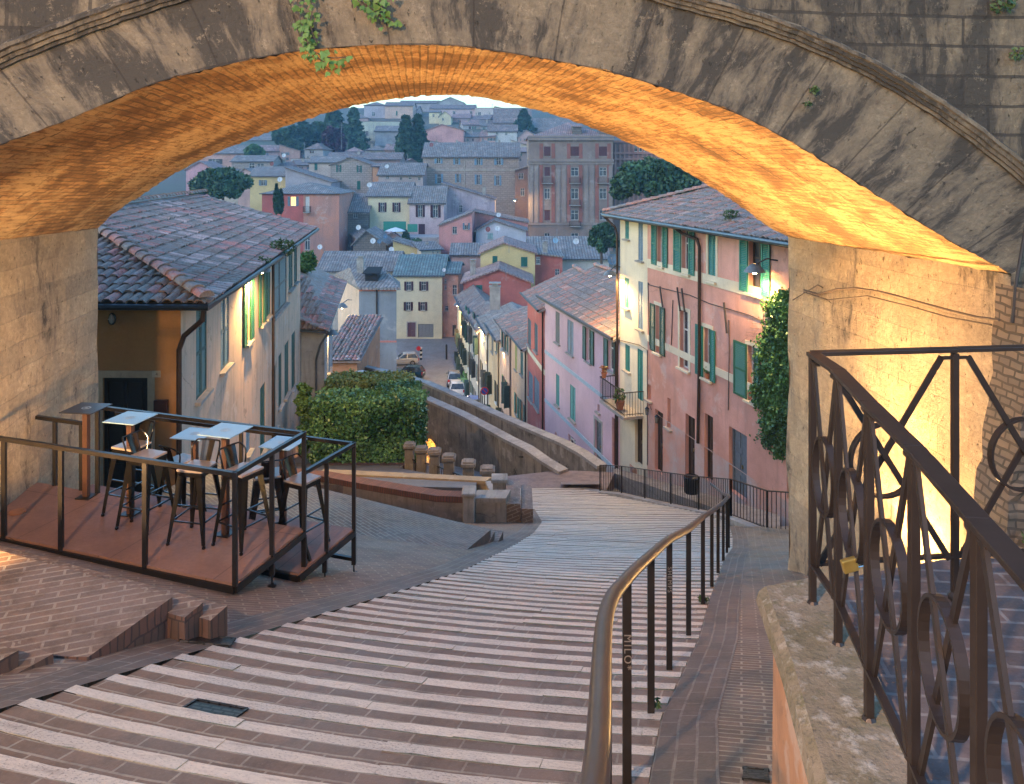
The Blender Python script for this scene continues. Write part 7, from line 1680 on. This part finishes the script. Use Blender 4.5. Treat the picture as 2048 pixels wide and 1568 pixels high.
# remaining roofs of the hill: one row below another, each its own house
rs = random.Random(5); tones = [('greyish', (.40, .37, .36)), ('pinkish', (.52, .36, .33)), ('cream', (.56, .48, .38)), ('brownish', (.32, .25, .22)), ('lilac', (.44, .40, .44)), ('salmon', (.55, .34, .28))]
rows = [(222, 'row under the skyline', 385, [(740, 40), (790, 44), (990, 40)]), (236, 'second hill row from the top', 355, [(700, 36), (905, 34), (942, 36), (968, 38), (1000, 40)]), (250, 'third hill row from the top', 330, [(800, 40), (926, 36), (962, 40), (1000, 44)]), (272, 'row beside the salmon house', 285, [(816, 36), (930, 44), (960, 30), (1036, 40), (1080, 50)]),
        (292, 'row above the long stone house', 252, [(860, 44), (902, 40), (940, 44), (986, 42), (1022, 40)]), (306, 'row at the long stone house ends', 230, [(846, 24), (1016, 42)]), (300, 'row below the grove', 246, [(520, 40), (560, 40), (610, 36), (690, 40), (730, 46), (770, 40)]), (330, 'row above the green-shuttered gable', 214, [(556, 40), (596, 34), (770, 30), (800, 40)]), (345, 'row above the left umbrella pine', 200, [(436, 40), (476, 36)]), (478, 'row before the parasol house', 146, [(718, 40), (756, 46)]), (500, 'row left of the pink houses', 133, [(842, 40)])]
seen = {}
for v, where, Y, lst in rows:
    for k, (u, w) in enumerate(lst):
        nm, c = rs.choice(tones); kd = rs.choice(['side', 'front', 'side', 'hip', 'shedr']); side_w = {'side': 'long-roofed', 'front': 'gabled', 'hip': 'hip-roofed', 'shedr': 'slant-roofed'}[kd]; dv = rs.uniform(-3, 3)
        pos = '' if len(lst) == 1 else ['leftmost', 'second from left', 'third from left', 'fourth from left', 'fifth from left', 'sixth from left'][k]+' '
        lab = 'small %s %s house, %sin the %s' % (nm, side_w, pos, where)
        win = []
        for j in range(rs.randint(2, 4)):
            a = u+4+j*w/4.3
            for fl in range(2):
                if rs.random() < .75: win.append((a+rs.uniform(-.8, .8), v+4+dv+fl*10, a+rs.uniform(2.6, 3.6), v+9+dv+fl*10, rs.choice(['open', 'closed', 'plain', 'open']), {'col': rs.choice([MAR, TEAL, BLUSH, GREYSH])}))
        H('hill_house', lab, u, u+w, v+dv, v+32, Y, rs.uniform(9, 14), kd, rs.uniform(8, 14), pls('hill %s' % nm, c), rs.choice([R1, R1, R2, R4]), win, MAR, rz=rs.uniform(-2, 2), chim=((u+w*.3, v-8, 2.6),) if rs.random() < .7 else (), apex=rs.choice([.4, .5, .6]))
# satellite dishes, antennas
DW = plain('dish white', (.6, .6, .6), .5); DB = plain('dish blue grey', (.08, .16, .24), .5); DR = plain('dish brick red', (.25, .07, .06), .6)
def dish(label, u, v, Y, rpx, mat=DW, az=0.):
    q = P(u, v, Y); r = rpx/F*Y; root = empty('satellite_dish', q, label, 'satellite dish'); fw = Vector((math.sin(az), -math.cos(az), .35)).normalized(); x = fw.cross(U).normalized(); y = x.cross(fw)
    m = MB(); rg = []
    for (k, dz) in ((0, 0), (.4, .04), (.75, .13), (1, .24)): rg.append([q+fw*(dz*r)+(x*math.cos(a)+y*math.sin(a)*1.05)*r*k for a in np.linspace(0, 2*math.pi, 15)[:-1]])
    for a, b in zip(rg, rg[1:]):
        for j in range(14): m.face([a[j], a[(j+1) % 14], b[(j+1) % 14], b[j]])
    m.build('reflector', mat, root, smooth=True)
    m = MB(); m.bar(q-y*r*.9, q+fw*r*1.1, r*.07); m.box(q+fw*r*1.1, (r*.2, r*.25, r*.2)); m.bar(q-fw*r*.1, q-fw*r*.3-U*r*2.2, r*.12); m.build('arm', plain('galvanised', (.3, .3, .32), .5, .5), root)
for a in [('large dark blue-grey dish at the corner of the cream wall', 1226, 519, 38, 11, DB, -.4), ('white dish on the mottled roof right of the stone gable house', 774, 333, 180, 4), ('white dish left of the grey-lilac falling roof', 560, 359, 176, 5), ('white dish above the low bush next to the red-orange house', 640, 494, 120, 5), ('square-looking white dish at the left gable of the cream-yellow house', 739, 370, 158, 5), ('white dish in front of the small stone shed', 717, 455, 136, 5), ('white dish on the shed roof, left of the blue one', 746, 482, 134, 5.5), ('bright blue dish beside the white one on the shed', 759, 483, 134, 4.5, DB), ('pale dish near the tiny yellow house', 783, 499, 132, 5.2), ('creamy dish right of the tiny yellow house', 825, 511, 131, 5), ('blue dish high on the shed ridge', 771, 473, 134, 4.2, DB),
          ('white dish on the lilac gable house', 995, 457, 139, 5), ('red dish on the lilac gable house', 976, 459, 139, 5, DR), ('white dish upper left of the rose-walled house', 997, 430, 147, 4.5), ('pale dish on roofs below the palazzo', 1152, 483, 112, 6), ('bluish dish left of the pale one below the palazzo', 1111, 481, 113, 5.5, plain('dish pale blue', (.25, .4, .5), .5)), ('red dish at the left end of the long stone house roof', 863, 290, 190, 4, DR), ('white dish at the right end of the long stone house roof', 1022, 299, 195, 4), ('white dish on the narrow salmon house', 888, 540, 117, 3.6), ('white dish in front of the loggia house', 568, 311, 205, 4), ('red dish next to the loggia house', 544, 328, 200, 4, DR)]: dish(*a)
def antenna(label, u, v, Y, hpx):
    q = P(u, v, Y); h = hpx/F*Y; m = MB(); w = .035+Y*.00022; m.bar(q-U*h, q, w)
    for k, t in enumerate((.02, .10, .18)): m.bar(q-U*h*t-Vector((h*.10, 0, 0)), q-U*h*t+Vector((h*.10, 0, 0)), w*.6)
    m.bar(q-U*h*.1-Vector((0, h*.12, 0)), q-U*h*.1+Vector((0, h*.12, 0)), w*.6); tag(m.build('antenna', plain('antenna metal', (.25, .26, .28), .5, .5)), label, 'antenna')
for a in [('tall thin antenna before the purple tree', 683, 245, 235, 55), ('short antenna right of the tall one', 694, 285, 225, 25), ('antenna above the loggia roofs', 556, 290, 215, 28), ('antenna on the roofs left of the purple tree', 609, 284, 220, 30), ('antenna before the two conifers', 815, 308, 195, 22), ('antenna on the warm yellow gable house', 1018, 484, 110, 22), ('antenna on the red gable house', 1012, 528, 102, 26), ('antenna below the palazzo windows', 1114, 458, 112, 20), ('antenna beside the salmon gable house', 985, 208, 360, 10)]: antenna(*a)
# terrace with parasol by the cream-yellow house
q = P(791, 456, 150); root = empty('parasol', q-U*2.4, 'white parasol open on the terrace of the cream-yellow house', 'parasol'); m = MB(); m.lathe(q, [(2., -.55), (1.2, -.2), (0, .15)], 8); m.build('canopy', plain('white canvas', (.75, .75, .72), .8), root); m = MB(); m.cyl(q, q-U*2.6, .05, 6); m.build('pole', IRON, root)
m = MB(); a = P(767, 447, 153); b = P(812, 447, 153); m.box((a+b)/2-U*.6, ((b-a).x, .2, 2.0)); tag(m.build('green_screen', plain('green canvas', (.03, .22, .16), .8)), 'green canvas screen behind the white parasol', 'screen')
m = MB(); a = P(815, 455, 152); b = P(835, 455, 152); m.box((a+b)/2-U*.1, ((b-a).x, .15, 1.5)); tag(m.build('green_netting', plain('green netting', (.05, .25, .18), .9)), 'green netting right of the parasol terrace', 'netting')
tree('terrace_bush', 'dark conifer-like bush on the terrace below the parasol', 812, 490, 460, 14, 150, 'cypress', DG1, DG2, 900, seed=60, leaf=.4)
tree('terrace_bush', 'low green bushes at the end of the parasol terrace', 832, 492, 478, 26, 149, 'round', DG1, MG2, 900, seed=61, leaf=.4)
m = MB(); a = P(765, 474, 152); b = P(884, 474, 152); m.box(((a.x+b.x)/2, 156, a.z-4), (b.x-a.x, 9, 8)); tag(m.build('terrace_wall', pls('terrace white', (.5, .48, .46))), 'pale retaining wall carrying the terrace of the cream-yellow house', 'wall')
# ------------------------------------------------------------------ light, air, camera
w = bpy.data.worlds.new('World'); SC.world = w; w.use_nodes = True; nt = w.node_tree; bg = nt.nodes['Background']
sky = nt.nodes.new('ShaderNodeTexSky'); sky.sky_type = 'NISHITA'; sky.sun_disc = False; sky.sun_elevation = R(7); sky.sun_rotation = R(-70); sky.air_density = 1.3; sky.dust_density = .8; sky.ozone_density = 2.
tint = nt.nodes.new('ShaderNodeMix'); tint.data_type = 'RGBA'; tint.blend_type = 'MULTIPLY'; tint.inputs[0].default_value = 1; tint.inputs[7].default_value = (.62, .93, 1.36, 1); nt.links.new(sky.outputs[0], tint.inputs[6]); nt.links.new(tint.outputs[2], bg.inputs[0]); bg.inputs[1].default_value = SKY_S
sun = bpy.data.lights.new('sun', 'SUN'); sun.energy = SUN_E; sun.angle = R(30); sun.color = (1, .86, .76); so = bpy.data.objects.new('sun', sun); COL.objects.link(so)
so.rotation_euler = (R(90-28), 0, R(-40))
def lamp(name, loc, target, energy, col, size=.1, spot=None, blend=.6, parent=None):
    l = bpy.data.lights.new(name, 'SPOT' if spot else 'POINT'); l.energy = energy; l.color = col; l.shadow_soft_size = size
    if spot: l.spot_size = R(spot); l.spot_blend = blend
    o = bpy.data.objects.new(name, l); COL.objects.link(o); o.location = loc
    if target is not None: o.rotation_euler = (Vector(target)-Vector(loc)).to_track_quat('-Z', 'Y').to_euler()
    return o
AMB = (1., .56, .19)
# floodlight standing on the ground against the right pier behind the terrace edge
ul = empty('floodlight', (4.0, 8.6, -4.7), 'floodlight standing behind the terrace edge against the right pier', 'floodlight')
lp = Vector((4.0, 8.6, -4.45))
m = MB(); m.box(lp-U*.12, (.24, .2, .12)); m.box(lp-U*.22, (.05, .05, .2)); m.build('housing', BLK, ul)
m = MB(); m.box(lp-U*.055, (.2, .16, .01)); m.build('lens', glow('floodlight lens', (1, .6, .2), 80), ul)
lamp('floodlight_beam', lp, (3.9, 8.9, .6), 260, AMB, .08, 150, .8)
lamp('floodlight_beam', lp+Vector((-.12, 0, 0)), (1.8, 9.0, .9), 1150, (1., .55, .19), .12, 95, 1.)
lamp('floodlight_beam', (-4.5, 5.6, -2.9), (-6.0, 10.6, -2.4), 400, (1., .60, .26), .1, 120, 1.)
lamp('floodlight_beam', (-4.6, 6.8, -3.7), (-2.6, 8.9, 1.2), 60, AMB, .1, 100, 1.)
# street lamp behind the viewer, to the left, that lights the near steps and the arch front
lamp('street_light_behind', (-3.2, -2.6, 3.0), (-1., 7, -3), 850, (1., .62, .32), .12)
# air
def haze():
    m = MB(); m.box((0, 230, 19), (620, 620, 108)); o = m.build('haze', []); o['kind'] = 'stuff'
    mt = bpy.data.materials.new('haze'); mt.use_nodes = True; t = mt.node_tree; t.nodes.clear(); out = t.nodes.new('ShaderNodeOutputMaterial'); v = t.nodes.new('ShaderNodeVolumePrincipled')
    v.inputs['Color'].default_value = (.33, .64, 1, 1); v.inputs['Density'].default_value = HAZE; v.inputs['Anisotropy'].default_value = .0
    t.links.new(v.outputs[0], out.inputs['Volume']); o.data.materials.append(mt); o.display_type = 'WIRE'
if HAZE > 0: haze()
cam = bpy.data.cameras.new('camera'); co = bpy.data.objects.new('camera', cam); COL.objects.link(co); SC.camera = co
co.location = (0, 0, 0); co.rotation_euler = (R(90), 0, 0); cam.sensor_width = 36; cam.lens = 36*F/2048; cam.shift_y = -(784-HV)/2048; cam.clip_start = .05; cam.clip_end = 4000
SC.view_settings.view_transform = 'Standard'; SC.view_settings.look = 'None'; SC.view_settings.exposure = EXPO; SC.view_settings.gamma = 1
SC.render.engine = 'CYCLES'; c = SC.cycles; c.use_denoising = True; c.max_bounces = 5; c.diffuse_bounces = 3; c.glossy_bounces = 2; c.transmission_bounces = 2; c.volume_bounces = 0; c.sample_clamp_indirect = 4; c.sample_clamp_direct = 0; c.use_light_tree = True
c.caustics_reflective = False; c.caustics_refractive = False; c.adaptive_threshold = .02
# single labels for parts keep plain; report stray top-level meshes while building
